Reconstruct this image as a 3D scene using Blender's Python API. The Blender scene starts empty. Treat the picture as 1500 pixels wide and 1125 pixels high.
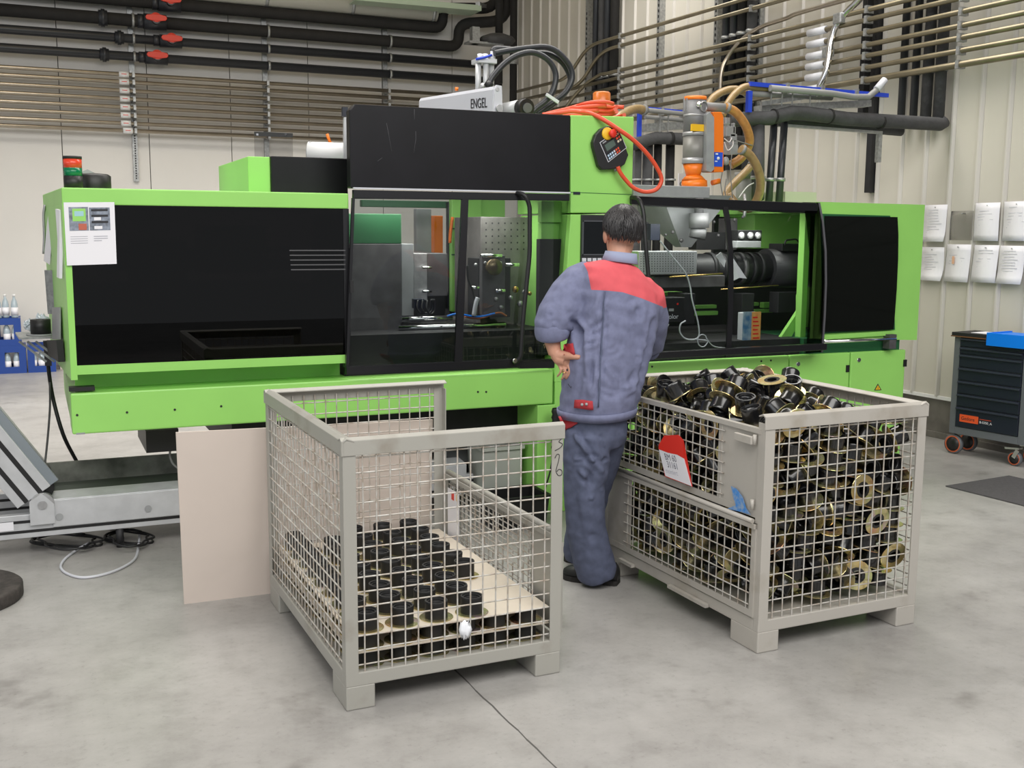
import bpy, bmesh, math, random
from mathutils import Vector, Matrix, Quaternion, Euler

# ---------------------------------------------------------------- camera
F_PX, CAM_H, PITCH, ROLL, YAW = 1570.5, 1.6553, .1401, .0066, .4194
def _rot(v):
    c, s = math.cos(YAW), math.sin(YAW)
    return Vector((c*v[0]+s*v[1], -s*v[0]+c*v[1], v[2]))
_cp, _sp, _cr, _sr = math.cos(PITCH), math.sin(PITCH), math.cos(ROLL), math.sin(ROLL)
_u0 = Vector((0, _sp, _cp)); _r0 = Vector((1, 0, 0))
CAM_R = _rot(_cr*_r0 + _sr*_u0); CAM_U = _rot(-_sr*_r0 + _cr*_u0); CAM_F = _rot((0, _cp, -_sp))
CAM_O = Vector((0, 0, CAM_H))
sc = bpy.context.scene
C = sc.collection
cam = bpy.data.cameras.new('camera'); cam.sensor_width = 36; cam.lens = F_PX/1500*36
cam.clip_start = .05; cam.clip_end = 100
co = bpy.data.objects.new('camera', cam); C.objects.link(co)
co.matrix_world = Matrix(((CAM_R.x, CAM_U.x, -CAM_F.x, CAM_O.x), (CAM_R.y, CAM_U.y, -CAM_F.y, CAM_O.y),
                          (CAM_R.z, CAM_U.z, -CAM_F.z, CAM_O.z), (0, 0, 0, 1)))
sc.camera = co

# ---------------------------------------------------------------- light
w = bpy.data.worlds.new('hall_daylight'); sc.world = w; w.use_nodes = True
bg = w.node_tree.nodes['Background']; bg.inputs[0].default_value = (.93, .96, 1, 1); bg.inputs[1].default_value = .43
def area(name, loc, size, sizey, power, target, col=(1, .98, .95), spread=180):
    l = bpy.data.lights.new(name, 'AREA'); l.shape = 'RECTANGLE'; l.size = size; l.size_y = sizey
    l.energy = power; l.color = col; l.spread = math.radians(spread)
    o = bpy.data.objects.new(name, l); C.objects.link(o); o.location = loc
    o.rotation_euler = (Vector(target)-Vector(loc)).to_track_quat('-Z', 'Y').to_euler()
    return o
area('skylight_front', (1.6, -.6, 5.4), 9, 4, 375, (2.1, 3.4, .3), spread=155)
area('skylight_middle', (3.0, 6.6, 5.4), 8, 1.8, 200, (3.0, 6.4, 0), spread=150)
area('skylight_rear', (1.5, 10.2, 5.4), 10, 1.2, 215, (1.5, 10.7, 0), spread=118)
area('side_window', (-7, 1.5, 4.2), 7, 4, 120, (2.5, 4.5, .8), (.95, .98, 1))
area('warm_high_lamp', (2.6, 8.6, 7.3), 6, 3, 75, (3.4, 10.5, 3.0), (1, .80, .50))
vs = sc.view_settings; vs.view_transform = 'Standard'; vs.look = 'None'; vs.gamma = 1; vs.use_curve_mapping = False
vs.exposure = 0.2

# ---------------------------------------------------------------- helpers
def pxray(x, y): return CAM_F + CAM_R*((x-750)/F_PX) - CAM_U*((y-562.5)/F_PX)
def at(x, y, Y):
    d = pxray(x, y); return CAM_O + d*(Y/d.y)
def atx(x, y, X):
    d = pxray(x, y); return CAM_O + d*(X/d.x)
def atz(x, y, z=0.):
    d = pxray(x, y); return CAM_O + d*((z-CAM_H)/d.z)
PW, DW, NW = Vector((6.735, 6.851, 0)), Vector((-.0445, .999, 0)).normalized(), Vector((-.999, -.0445, 0)).normalized()
def atw(x, y, off=0.):
    d = pxray(x, y); t = (PW+NW*off-CAM_O).dot(NW)/d.dot(NW); return CAM_O + d*t
def wpt(s, off, z): return PW + DW*s + NW*off + Vector((0, 0, z))
def lin(r, g, b):
    f = lambda c: (c/255/12.92 if c/255 <= .04045 else ((c/255+.055)/1.055)**2.4)
    return (f(r), f(g), f(b), 1)

class MB:
    def __init__(s): s.v = []; s.f = []; s.s = []
    def add(s, vs, fs, smooth=False):
        n = len(s.v); s.v += [Vector(p) for p in vs]
        s.f += [tuple(i+n for i in f) for f in fs]; s.s += [smooth]*len(fs); return s
    def box(s, a, b, M=None):
        (x0, y0, z0), (x1, y1, z1) = a, b
        vs = [Vector((x, y, z)) for z in (z0, z1) for y in (y0, y1) for x in (x0, x1)]
        if M: vs = [M @ p for p in vs]
        return s.add(vs, [(0, 2, 3, 1), (4, 5, 7, 6), (0, 1, 5, 4), (2, 6, 7, 3), (0, 4, 6, 2), (1, 3, 7, 5)])
    def bar(s, p, q, wd, ht, up=(0, 0, 1)):
        p, q = Vector(p), Vector(q); d = (q-p).normalized(); u = Vector(up)
        if abs(d.dot(u)) > .99: u = Vector((0, 1, 0))
        r = d.cross(u).normalized()*wd/2; u = r.cross(d).normalized()*ht/2
        vs = [p-r-u, p+r-u, p+r+u, p-r+u, q-r-u, q+r-u, q+r+u, q-r+u]
        return s.add(vs, [(0, 1, 2, 3), (7, 6, 5, 4), (0, 4, 5, 1), (1, 5, 6, 2), (2, 6, 7, 3), (3, 7, 4, 0)])
    def tube(s, pts, r, n=8, caps=True):
        pts = [Vector(p) for p in pts]; rs = r if isinstance(r, (list, tuple)) else [r]*len(pts)
        T = []
        for i in range(len(pts)):
            a, b = pts[max(i-1, 0)], pts[min(i+1, len(pts)-1)]
            T.append((b-a).normalized())
        u = T[0].orthogonal().normalized(); vs = []
        for i, p in enumerate(pts):
            u = (u - T[i]*u.dot(T[i])).normalized(); v = T[i].cross(u)
            vs += [p + (u*math.cos(2*math.pi*k/n)+v*math.sin(2*math.pi*k/n))*rs[i] for k in range(n)]
        fs = [(i*n+k, i*n+(k+1) % n, (i+1)*n+(k+1) % n, (i+1)*n+k) for i in range(len(pts)-1) for k in range(n)]
        s.add(vs, fs, True)
        if caps:
            m = len(vs); s.add(vs[:n], [tuple(range(n))[::-1]]); s.add(vs[m-n:], [tuple(range(n))])
        return s
    def cyl(s, p, q, r, r2=None, n=12): return s.tube([p, q], [r, r if r2 is None else r2], n)
    def lathe(s, prof, o=(0, 0, 0), ax=(0, 0, 1), n=16, smooth=True):
        o = Vector(o); ax = Vector(ax).normalized(); u = ax.orthogonal().normalized(); v = ax.cross(u); vs = []
        for r, z in prof:
            vs += [o + ax*z + (u*math.cos(2*math.pi*k/n)+v*math.sin(2*math.pi*k/n))*r for k in range(n)]
        fs = [(i*n+k, i*n+(k+1) % n, (i+1)*n+(k+1) % n, (i+1)*n+k) for i in range(len(prof)-1) for k in range(n)]
        return s.add(vs, fs, smooth)
    def prism(s, poly, ext):
        poly = [Vector(p) for p in poly]; e = Vector(ext); n = len(poly)
        nrm = Vector((0, 0, 0))
        for i in range(n): nrm += poly[i].cross(poly[(i+1) % n])
        if nrm.dot(e) > 0: poly = poly[::-1]
        vs = poly + [p+e for p in poly]
        return s.add(vs, [tuple(range(n)), tuple(range(n, 2*n))[::-1]] + [(i, n+i, n+(i+1) % n, (i+1) % n) for i in range(n)])
    def ball(s, c, rx, ry=None, rz=None, nu=12, nv=8):
        c = Vector(c); ry = ry or rx; rz = rz or rx; vs = []
        for j in range(nv+1):
            t = math.pi*j/nv
            vs += [c+Vector((rx*math.sin(t)*math.cos(2*math.pi*k/nu), ry*math.sin(t)*math.sin(2*math.pi*k/nu), rz*math.cos(t))) for k in range(nu)]
        fs = [(j*nu+k, (j+1)*nu+k, (j+1)*nu+(k+1) % nu, j*nu+(k+1) % nu) for j in range(nv) for k in range(nu)]
        return s.add(vs, fs, True)
    def build(s, name, mat, parent=None, bevel=0, label=None, local=False):
        me = bpy.data.meshes.new(name)
        M = WM.get(parent.as_pointer()) if parent else None
        vs = s.v
        if M is not None and not local:
            Mi = M.inverted(); vs = [Mi @ p for p in vs]
        me.from_pydata(vs, [], s.f); me.polygons.foreach_set('use_smooth', s.s); me.update()
        bm = bmesh.new(); bm.from_mesh(me); bmesh.ops.remove_doubles(bm, verts=bm.verts, dist=1e-6)
        bmesh.ops.dissolve_degenerate(bm, dist=1e-6, edges=bm.edges); bm.to_mesh(me); bm.free()
        o = bpy.data.objects.new(name, me); C.objects.link(o)
        for m in (mat if isinstance(mat, (list, tuple)) else [mat]): me.materials.append(m)
        if parent: o.parent = parent
        WM[o.as_pointer()] = M if M is not None else Matrix.Identity(4)
        if bevel:
            b = o.modifiers.new('edge', 'BEVEL'); b.width = bevel; b.segments = 2; b.limit_method = 'ANGLE'; b.harden_normals = False
        if label: o['label'] = label
        return o
WM = {}
def tag(o, label, cat, group=None, kind=None):
    if label: o['label'] = label
    if cat: o['category'] = cat
    if group: o['group'] = group
    if kind: o['kind'] = kind
    return o
def thing(name, label, cat, loc=(0, 0, 0), rz=0, group=None):
    o = bpy.data.objects.new(name, None); C.objects.link(o); o.empty_display_size = .1
    M = Matrix.Translation(Vector(loc)) @ Matrix.Rotation(rz, 4, 'Z')
    o.location = loc; o.rotation_euler = (0, 0, rz); WM[o.as_pointer()] = M
    return tag(o, label, cat, group)
def dup(root, loc, q=None, label=None, group=None):
    r = root.copy(); C.objects.link(r); r.location = loc
    if q is not None: r.rotation_mode = 'QUATERNION'; r.rotation_quaternion = q
    if label: r['label'] = label
    if group: r['group'] = group
    for ch in list(root.children):
        c = ch.copy(); C.objects.link(c); c.parent = r
        for g in list(ch.children):
            d = g.copy(); C.objects.link(d); d.parent = c
    return r
def spline(pts, n=6):
    P = [Vector(p) for p in pts]; P = [2*P[0]-P[1]] + P + [2*P[-1]-P[-2]]; out = []
    for i in range(1, len(P)-2):
        a, b, c, d = P[i-1:i+3]
        for k in range(n):
            t = k/n
            out.append(.5*((2*b)+(c-a)*t+(2*a-5*b+4*c-d)*t*t+(3*b-a-3*c+d)*t**3))
    return out + [P[-2]]
def rounded(pts, r, n=5):
    """polyline with its inner corners rounded to radius about r"""
    P = [Vector(p) for p in pts]; out = [P[0]]
    for i in range(1, len(P)-1):
        a, b, c = P[i-1], P[i], P[i+1]; d1 = (a-b); d2 = (c-b)
        k = min(r, d1.length*.49, d2.length*.49); p = b+d1.normalized()*k; q = b+d2.normalized()*k
        for j in range(n+1):
            t = j/n; out.append(p*(1-t)**2+b*2*t*(1-t)+q*t*t)
    return out + [P[-1]]
def text(name, s, origin, right, up, size, mat, parent, depth=.001, squash=1):
    cu = bpy.data.curves.new(name, 'FONT'); cu.body = s; cu.size = size; cu.extrude = depth
    t = bpy.data.objects.new(name, cu); C.objects.link(t)
    dg = bpy.context.evaluated_depsgraph_get()
    me = bpy.data.meshes.new_from_object(t.evaluated_get(dg)); bpy.data.objects.remove(t)
    R = Vector(right).normalized(); U = Vector(up).normalized(); N = R.cross(U).normalized(); O = Vector(origin)
    b = MB(); b.add([O+R*v.co.x*squash+U*v.co.y+N*v.co.z for v in me.vertices], [tuple(p.vertices) for p in me.polygons])
    bpy.data.meshes.remove(me)
    return b.build(name, mat, parent)

# ---------------------------------------------------------------- materials
def node(nt, t, **kw):
    n = nt.nodes.new(t)
    for k, v in kw.items(): setattr(n, k, v)
    return n
def mat(name, col, rough=.5, metal=0, spec=.5, noise=0, scale=20, col2=None, bump=0, bscale=60, coat=0, thr=(.35, .65), detail=6):
    m = bpy.data.materials.new(name); m.use_nodes = True; nt = m.node_tree; b = nt.nodes['Principled BSDF']
    b.inputs['Base Color'].default_value = col; b.inputs['Roughness'].default_value = rough
    b.inputs['Metallic'].default_value = metal; b.inputs['Specular IOR Level'].default_value = spec
    if coat: b.inputs['Coat Weight'].default_value = coat; b.inputs['Coat Roughness'].default_value = .05
    tc = node(nt, 'ShaderNodeTexCoord')
    if noise or col2:
        nz = node(nt, 'ShaderNodeTexNoise'); nz.inputs['Scale'].default_value = scale; nz.inputs['Detail'].default_value = detail
        nt.links.new(tc.outputs['Object'], nz.inputs['Vector'])
        cr = node(nt, 'ShaderNodeValToRGB'); cr.color_ramp.elements[0].position = thr[0]; cr.color_ramp.elements[1].position = thr[1]
        c2 = col2 or tuple(c*(1-noise) for c in col[:3])+(1,)
        cr.color_ramp.elements[0].color = c2; cr.color_ramp.elements[1].color = col
        nt.links.new(nz.outputs['Fac'], cr.inputs['Fac']); nt.links.new(cr.outputs['Color'], b.inputs['Base Color'])
    if bump:
        n2 = node(nt, 'ShaderNodeTexNoise'); n2.inputs['Scale'].default_value = bscale; n2.inputs['Detail'].default_value = 5
        nt.links.new(tc.outputs['Object'], n2.inputs['Vector'])
        bp = node(nt, 'ShaderNodeBump'); bp.inputs['Strength'].default_value = bump; bp.inputs['Distance'].default_value = .02
        nt.links.new(n2.outputs['Fac'], bp.inputs['Height']); nt.links.new(bp.outputs['Normal'], b.inputs['Normal'])
    return m
def pane_mat(name, tint, refl=1.0, rough=.0):
    m = bpy.data.materials.new(name); m.use_nodes = True; nt = m.node_tree
    nt.nodes.remove(nt.nodes['Principled BSDF']); out = nt.nodes['Material Output']
    tr = node(nt, 'ShaderNodeBsdfTransparent'); tr.inputs[0].default_value = tint
    gl = node(nt, 'ShaderNodeBsdfGlossy'); gl.inputs['Roughness'].default_value = rough; gl.inputs[0].default_value = (refl, refl, refl, 1)
    fr = node(nt, 'ShaderNodeFresnel'); fr.inputs[0].default_value = 1.48
    mx = node(nt, 'ShaderNodeMixShader')
    ge = node(nt, 'ShaderNodeNewGeometry'); inv = node(nt, 'ShaderNodeMath', operation='SUBTRACT'); inv.inputs[0].default_value = 1
    ml = node(nt, 'ShaderNodeMath', operation='MULTIPLY'); nt.links.new(ge.outputs['Backfacing'], inv.inputs[1])
    nt.links.new(fr.outputs[0], ml.inputs[0]); nt.links.new(inv.outputs[0], ml.inputs[1])
    nt.links.new(ml.outputs[0], mx.inputs[0]); nt.links.new(tr.outputs[0], mx.inputs[1]); nt.links.new(gl.outputs[0], mx.inputs[2])
    nt.links.new(mx.outputs[0], out.inputs[0])
    return m
M_GREEN = mat('apple_green_paint', (.325, .70, .155, 1), .38, noise=.06, scale=3)
M_DGREEN = mat('shaded_green_and_seam_paint', (.018, .11, .04, 1), .45)  # machine's apple green with tint and shade put into it; seams too
M_HOOD = mat('black_hood_paint', (.0085, .0082, .0105, 1), .36, spec=.28, noise=.25, scale=6)
M_BLACK = mat('black_plastic', (.012, .012, .013, 1), .45)
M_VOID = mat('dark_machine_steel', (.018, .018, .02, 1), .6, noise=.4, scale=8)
M_FRAME = mat('black_door_frame', (.010, .010, .012, 1), .3)
M_SMOKE = pane_mat('smoked_polycarbonate', (.035, .03, .032, 1), .7)
M_PANE = pane_mat('tinted_polycarbonate', (.70, .72, .72, 1), .8)
M_CLEAR = pane_mat('clear_polycarbonate', (.80, .82, .82, 1), .9)
M_STEEL = mat('brushed_steel', (.50, .50, .51, 1), .45, .7, noise=.2, scale=30)
M_CHROME = mat('polished_steel', (.85, .85, .86, 1), .1, 1)
M_ALU = mat('aluminium', (.60, .61, .63, 1), .42, .3, noise=.12, scale=12)
M_ZINC = mat('galvanised_strut', (.45, .46, .46, 1), .45, .7, noise=.3, scale=40)
M_PLATE = mat('grey_platen', (.13, .125, .13, 1), .5, .3, noise=.3, scale=14)
M_LGREY = mat('light_grey_plate', (.36, .37, .38, 1), .5, .2, noise=.15, scale=10)
def crate_paint(name, base, worn):
    m = mat(name, base, .5, .1, col2=worn, scale=5, thr=(.30, .44), bump=.02)
    r = [n for n in m.node_tree.nodes if n.type == 'VALTORGB'][0]; e = r.color_ramp.elements.new(.235); e.color = (.26, .125, .055, 1)
    return m
M_BOX = crate_paint('grey_crate_paint', (.375, .365, .33, 1), (.29, .265, .225, 1))
M_BOX2 = crate_paint('pale_crate_paint', (.455, .43, .39, 1), (.37, .335, .285, 1))
M_WIRE = mat('crate_wire', (.57, .555, .52, 1), .5, .15, col2=(.40, .34, .28, 1), scale=25, thr=(.35, .6))
M_RUST = mat('rust_edge', (.27, .11, .04, 1), .8, noise=.5, scale=30)
M_RUBBER = mat('black_moulded_rubber', (.0095, .0095, .0105, 1), .20, noise=.3, scale=40, spec=.8)
M_RUBMAT = mat('matt_rubber', (.0125, .0125, .0135, 1), .62, noise=.3, scale=30)
M_BORE = mat('bore_shadow_rubber', (.006, .006, .007, 1), .7)
def gold_mat():
    m = mat('yellow_zinc_flange', (.7, .5, .2, 1), .24, .88)
    nt = m.node_tree; b = nt.nodes['Principled BSDF']
    tc = node(nt, 'ShaderNodeTexCoord'); oi = node(nt, 'ShaderNodeObjectInfo'); ad = node(nt, 'ShaderNodeVectorMath', operation='ADD')
    nz = node(nt, 'ShaderNodeTexNoise'); nz.inputs['Scale'].default_value = 12; nz.inputs['Detail'].default_value = 2
    ml = node(nt, 'ShaderNodeMath', operation='MULTIPLY'); ml.inputs[1].default_value = 40
    nt.links.new(oi.outputs['Random'], ml.inputs[0])
    nt.links.new(tc.outputs['Object'], ad.inputs[0]); nt.links.new(ml.outputs[0], ad.inputs[1]); nt.links.new(ad.outputs[0], nz.inputs['Vector'])
    cr = node(nt, 'ShaderNodeValToRGB'); e = cr.color_ramp.elements
    e[0].position = .25; e[0].color = (.80, .42, .30, 1); e[1].position = .78; e[1].color = (.45, .70, .52, 1)
    for p, c in ((.40, (.80, .62, .26, 1)), (.52, (.85, .74, .42, 1)), (.60, (.62, .66, .30, 1)), (.69, (.85, .62, .66, 1))):
        k = e.new(p); k.color = c
    nt.links.new(nz.outputs['Fac'], cr.inputs['Fac']); nt.links.new(cr.outputs['Color'], b.inputs['Base Color'])
    return m
M_GOLD = gold_mat()
M_CARD = mat('beige_board', (.66, .575, .515, 1), .7, noise=.06, scale=2)
M_LINER = mat('pale_board', (.72, .645, .54, 1), .7, noise=.08, scale=4)
M_PAPER = mat('white_paper', (.80, .80, .84, 1), .6, noise=.05, scale=5)
M_SHEET = mat('white_sheet', (.83, .82, .86, 1), .5)
M_SLEEVE = pane_mat('clear_sleeve', (.84, .84, .84, 1), .25, .25)
M_INK = mat('black_ink', (.02, .02, .025, 1), .6)
M_GREYINK = mat('grey_ink', (.45, .45, .5, 1), .6)
M_RED = mat('red_plastic', (.75, .035, .02, 1), .4)
M_REDHANDLE = mat('red_valve_plastic', (.70, .06, .035, 1), .5)
M_ORANGE = mat('orange_paint', (.88, .20, .015, 1), .35)
M_AMBER = mat('amber_lens', (.62, .17, .03, 1), .25, noise=.2, scale=20)
M_CABLE = mat('orange_red_cable', (.72, .085, .035, 1), .4)
M_BLUE = mat('bright_blue_paint', (.0, .21, .85, 1), .4)
M_DBLUE = mat('strut_blue', (.02, .06, .55, 1), .4)
M_CRATE = mat('blue_crate_plastic', (.012, .055, .28, 1), .45)
M_GREYP = mat('grey_pipe_plastic', (.24, .24, .235, 1), .5)
M_PIPE = mat('black_coated_pipe', (.024, .026, .031, 1), .35)
M_LAG = mat('dark_lagged_pipe', (.065, .065, .068, 1), .75, noise=.3, scale=10, bump=.3, bscale=30)
M_DARKLAG = mat('black_lagging', (.014, .013, .0125, 1), .8, noise=.3, scale=10)
M_TUBE = mat('stainless_air_pipe', (.50, .44, .36, 1), .28, .95, noise=.15, scale=6)
M_TUBE2 = mat('brassy_air_pipe', (.27, .235, .16, 1), .36, .75, noise=.2, scale=6)
M_HOSE = mat('amber_suction_hose', (.33, .22, .095, 1), .35, noise=.25, scale=30, spec=.6)
M_HOSEO = mat('orange_suction_hose', (.50, .24, .065, 1), .35, noise=.25, scale=30, spec=.6)
M_WHITE = mat('white_plastic', (.8, .8, .8, 1), .4)
M_OFFW = mat('off_white_metal', (.62, .63, .68, 1), .4)
M_YELLOW = mat('yellow_plastic', (.85, .50, .02, 1), .4)
M_DKBLUE = mat('dark_blue_drawer', (.012, .016, .030, 1), .4)
M_TROL = mat('trolley_grey', (.135, .145, .16, 1), .45)
M_WALL = mat('wall_sheet_metal', (.60, .572, .505, 1), .5, noise=.08, scale=1.2)
M_WALLB = mat('back_wall_panel', (.72, .70, .665, 1), .55, noise=.06, scale=1)
M_PLINTH = mat('dark_plinth_concrete', (.20, .185, .165, 1), .8, noise=.4, scale=5)

# ================================================================ setting
def structure(o): o['kind'] = 'structure'; return o
def floor_mat():
    m = mat('worn_concrete', (.55, .52, .485, 1), .42); nt = m.node_tree; b = nt.nodes['Principled BSDF']; L = nt.links.new
    tc = node(nt, 'ShaderNodeTexCoord')
    def nz(sc_, det, rough=.5, mp=None):
        n = node(nt, 'ShaderNodeTexNoise'); n.inputs['Scale'].default_value = sc_; n.inputs['Detail'].default_value = det; n.inputs['Roughness'].default_value = rough
        if mp:
            k = node(nt, 'ShaderNodeMapping'); k.inputs['Scale'].default_value = mp[0]; k.inputs['Rotation'].default_value = (0, 0, mp[1])
            L(tc.outputs['Object'], k.inputs[0]); L(k.outputs[0], n.inputs['Vector'])
        else: L(tc.outputs['Object'], n.inputs['Vector'])
        return n
    def ramp(src, stops):
        r = node(nt, 'ShaderNodeValToRGB'); e = r.color_ramp.elements
        e[0].position, e[0].color = stops[0][0], (*stops[0][1], 1); e[1].position, e[1].color = stops[-1][0], (*stops[-1][1], 1)
        for p, c in stops[1:-1]: e.new(p).color = (*c, 1)
        L(src, r.inputs[0]); return r
    def mul(a, c, fac=1):
        x = node(nt, 'ShaderNodeMix', data_type='RGBA', blend_type='MULTIPLY'); x.inputs[0].default_value = fac
        L(a, x.inputs[6]); L(c, x.inputs[7]); return x.outputs[2]
    a = ramp(nz(.7, 8, .62).outputs[0], [(.30, (.285, .275, .265)), (.5, (.365, .353, .338)), (.72, (.43, .42, .405))])
    c = ramp(nz(4.2, 9, .72).outputs[0], [(.34, (.80, .795, .79)), (.50, (.97, .97, .97)), (.72, (1.10, 1.10, 1.10))])
    d = ramp(nz(34, 8, .75).outputs[0], [(.30, (.70, .69, .68)), (.44, (1, 1, 1)), (.7, (1.03, 1.03, 1.03))])
    s = ramp(nz(2.1, 4, .6).outputs[0], [(.26, (.70, .69, .68)), (.37, (1, 1, 1)), (.9, (1, 1, 1))])
    L(mul(mul(mul(a.outputs[0], c.outputs[0]), d.outputs[0], .8), s.outputs[0], .7), b.inputs['Base Color'])
    r2 = node(nt, 'ShaderNodeMapRange'); r2.inputs[3].default_value = .26; r2.inputs[4].default_value = .50
    L(nz(3, 5).outputs[0], r2.inputs[0]); L(r2.outputs[0], b.inputs['Roughness'])
    bp = node(nt, 'ShaderNodeBump'); bp.inputs['Strength'].default_value = .06; bp.inputs['Distance'].default_value = .01
    L(nz(40, 6).outputs[0], bp.inputs['Height']); L(bp.outputs[0], b.inputs['Normal'])
    return m
M_FLOOR = floor_mat()
BY = 14.2
floor = structure(MB().box((-14, -9, -.1), (8, BY+.3, 0)).build('floor', M_FLOOR))
j0, j1 = atz(660, 975), atz(830, 1140); jd = (j1-j0).normalized()
jb = MB(); prev = None; rnd = random.Random(3)
p = j0-jd*.1; pts = []
while (p-j0).dot(jd) < (j1-j0).length+2.5:
    pts.append(p + Vector((-jd.y, jd.x, 0))*rnd.uniform(-.0025, .0025)); p = p+jd*.07
for a, b in zip(pts, pts[1:]): jb.bar(a+Vector((0, 0, -.001)), b+Vector((0, 0, -.001)), rnd.uniform(.004, .007), .0035)
jb.build('expansion_joint', mat('joint_filler', (.10, .095, .09, 1), .8), floor)
structure(MB().box((-14, -9, 7.7), (8, BY+.3, 7.8)).build('ceiling', mat('ceiling_sheet', (.55, .50, .40, 1), .7)))

# back wall: flat sandwich panels with a hairline joint
wb = structure(MB().box((-9, BY+.03, 0), (6.9, BY+.2, 7.7)).build('wall_back', M_VOID))
x = -8.6; pm = None
while x < 6.5:
    o = MB().box((x+.004, BY, .0), (min(x+.996, 6.42), BY+.03, 7.65)).build('panel', M_WALLB, wb, .004); x += 1.0
# right wall: ribbed sheet metal on a dark concrete plinth
S0, S1 = -1.62, 7.8
wr = structure(MB().prism([wpt(S0, -.06, .0), wpt(S1, -.06, .0), wpt(S1, -.2, .0), wpt(S0, -.2, .0)], (0, 0, 7.7)).build('wall_right', M_VOID))
M_RIB = mat('wall_rib_metal', (.60, .575, .535, 1), .45)
s = -.068+.26*29; meP = meR = None
k = 0
while s > -1.45:
    pan = MB().prism([wpt(s-.232, .0, .345), wpt(s-.002, .0, .345), wpt(s-.002, -.03, .345), wpt(s-.232, -.03, .345)], (0, 0, 7.3))
    pan.build('panel', M_WALL, wr)
    rib = MB().prism([wpt(s-.238, -.01, .345), wpt(s-.230, .022, .345), wpt(s-.246, .022, .345), wpt(s-.262, -.01, .345)], (0, 0, 7.3))
    rib.build('rib', M_RIB, wr)
    s -= .26
MB().prism([wpt(S0, -.02, 0), wpt(S1, -.02, 0), wpt(S1, -.15, 0), wpt(S0, -.15, 0)], (0, 0, .335)).build('plinth', M_PLINTH, wr)
structure(MB().prism([wpt(S0, .012, .325), wpt(S1, .012, .325), wpt(S1, -.05, .325), wpt(S0, -.05, .325)], (0, 0, .028)).build('trim_1', M_WHITE))
structure(MB().prism([wpt(S0, .006, 0), wpt(S1, .006, 0), wpt(S1, -.06, 0), wpt(S0, -.06, 0)], (0, 0, .05)).build('baseboard_right', M_PLINTH))

# gate added beyond the ribbed wall, unseen, so the panes mirror something dark
M_GATE = mat('dark_gate_slats', (.05, .052, .058, 1), .6)
gt = structure(MB().prism([wpt(-1.62, -.06, 0), wpt(-10.5, -.06, 0), wpt(-10.5, -.2, 0), wpt(-1.62, -.2, 0)], (0, 0, 7.7)).build('added_gate', M_GATE))
for k in range(16): MB().prism([wpt(-1.7, -.04, .02+k*.3), wpt(-10.4, -.04, .02+k*.3), wpt(-10.4, -.06, .02+k*.3), wpt(-1.7, -.06, .02+k*.3)], (0, 0, .28)).build('slat', M_GATE, gt)

# ================================================================ back wall services
PY = 14.0
def bx(px, py, Y=PY): return at(px, py, Y)
ordn = ['first', 'second', 'third', 'fourth', 'fifth', 'sixth', 'seventh', 'eighth', 'ninth', 'tenth']
struts_x = []
for k, (px, ptop, pbot, lab) in enumerate(((197, 0, 265, 'galvanised slotted strut hanging below the pipes on the back wall'),
                           (393, 0, 258, 'galvanised strut carrying the back wall pipes behind the clear guard plate'),
                           (570, 0, 152, 'galvanised strut on the back wall nearest the black hood'))):
    z1 = bx(px, pbot).z; xx = bx(px, 150).x; struts_x.append(xx)
    t = thing('wall_strut', lab, 'strut', (xx, BY, z1), 0, 'back wall pipe struts')
    b = MB(); b.box((xx-.03, BY-.045, z1), (xx+.03, BY, 5.0)); b.build('channel', M_ZINC, t)
    if k == 0:
        b = MB()
        for i in range(26): b.box((xx-.008, BY-.047, z1+.03+i*.03), (xx+.008, BY-.044, z1+.048+i*.03))
        b.build('slots', M_VOID, t)['kind'] = 'stuff'
    for px_z in (46, 71.5, 96.5):
        z = at(393, px_z, PY).z; b = MB(); ro = .084 if px_z == 46 else .064
        b.lathe([(ro-.008, -.014), (ro, -.014), (ro, .014), (ro-.008, .014), (ro-.008, -.014)], (xx+.02, PY, z), (1, 0, 0), 16)
        b.cyl((xx+.02, PY+ro-.004, z), (xx+.02, BY-.045, z), .012); b.build('pipe_clamp', M_ZINC, t)
ZT = [3.506, 3.418, 3.317, 3.22, 3.123, 3.028, 2.932, 2.847]
for i, z in enumerate(ZT):
    e = [5.9, 5.9, 5.9, 5.9, 5.9, 5.9, 5.9, 4.3][i]
    t = thing('air_pipe', f'{ordn[i]} thin steel pipe from the top of the back wall row', 'pipe', (1.1, PY-.02, z), 0, 'thin steel pipes on the back wall')
    b = MB().cyl((-8.5, PY, z), (e, PY, z), .025, n=10); b.build('pipe', M_TUBE, t)
    lx = bx(183, 150).x+(.02 if i == 7 else 0)
    MB().lathe([(.0255, -.055), (.036, -.055), (.036, .055), (.0255, .055)], (lx, PY, z), (1, 0, 0), 10).build('label_sleeve', M_WHITE, t, label='white marker sleeve')
    b = MB().box((lx-.03, PY-.038, z-.004), (lx+.03, PY-.035, z+.004)); b.build('label_print', M_REDHANDLE, t)
    for xx in struts_x: MB().box((xx-.015, PY-.028, z-.03), (xx+.015, BY-.045, z+.03)).build('pipe_clip', M_ZINC, t)
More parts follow.
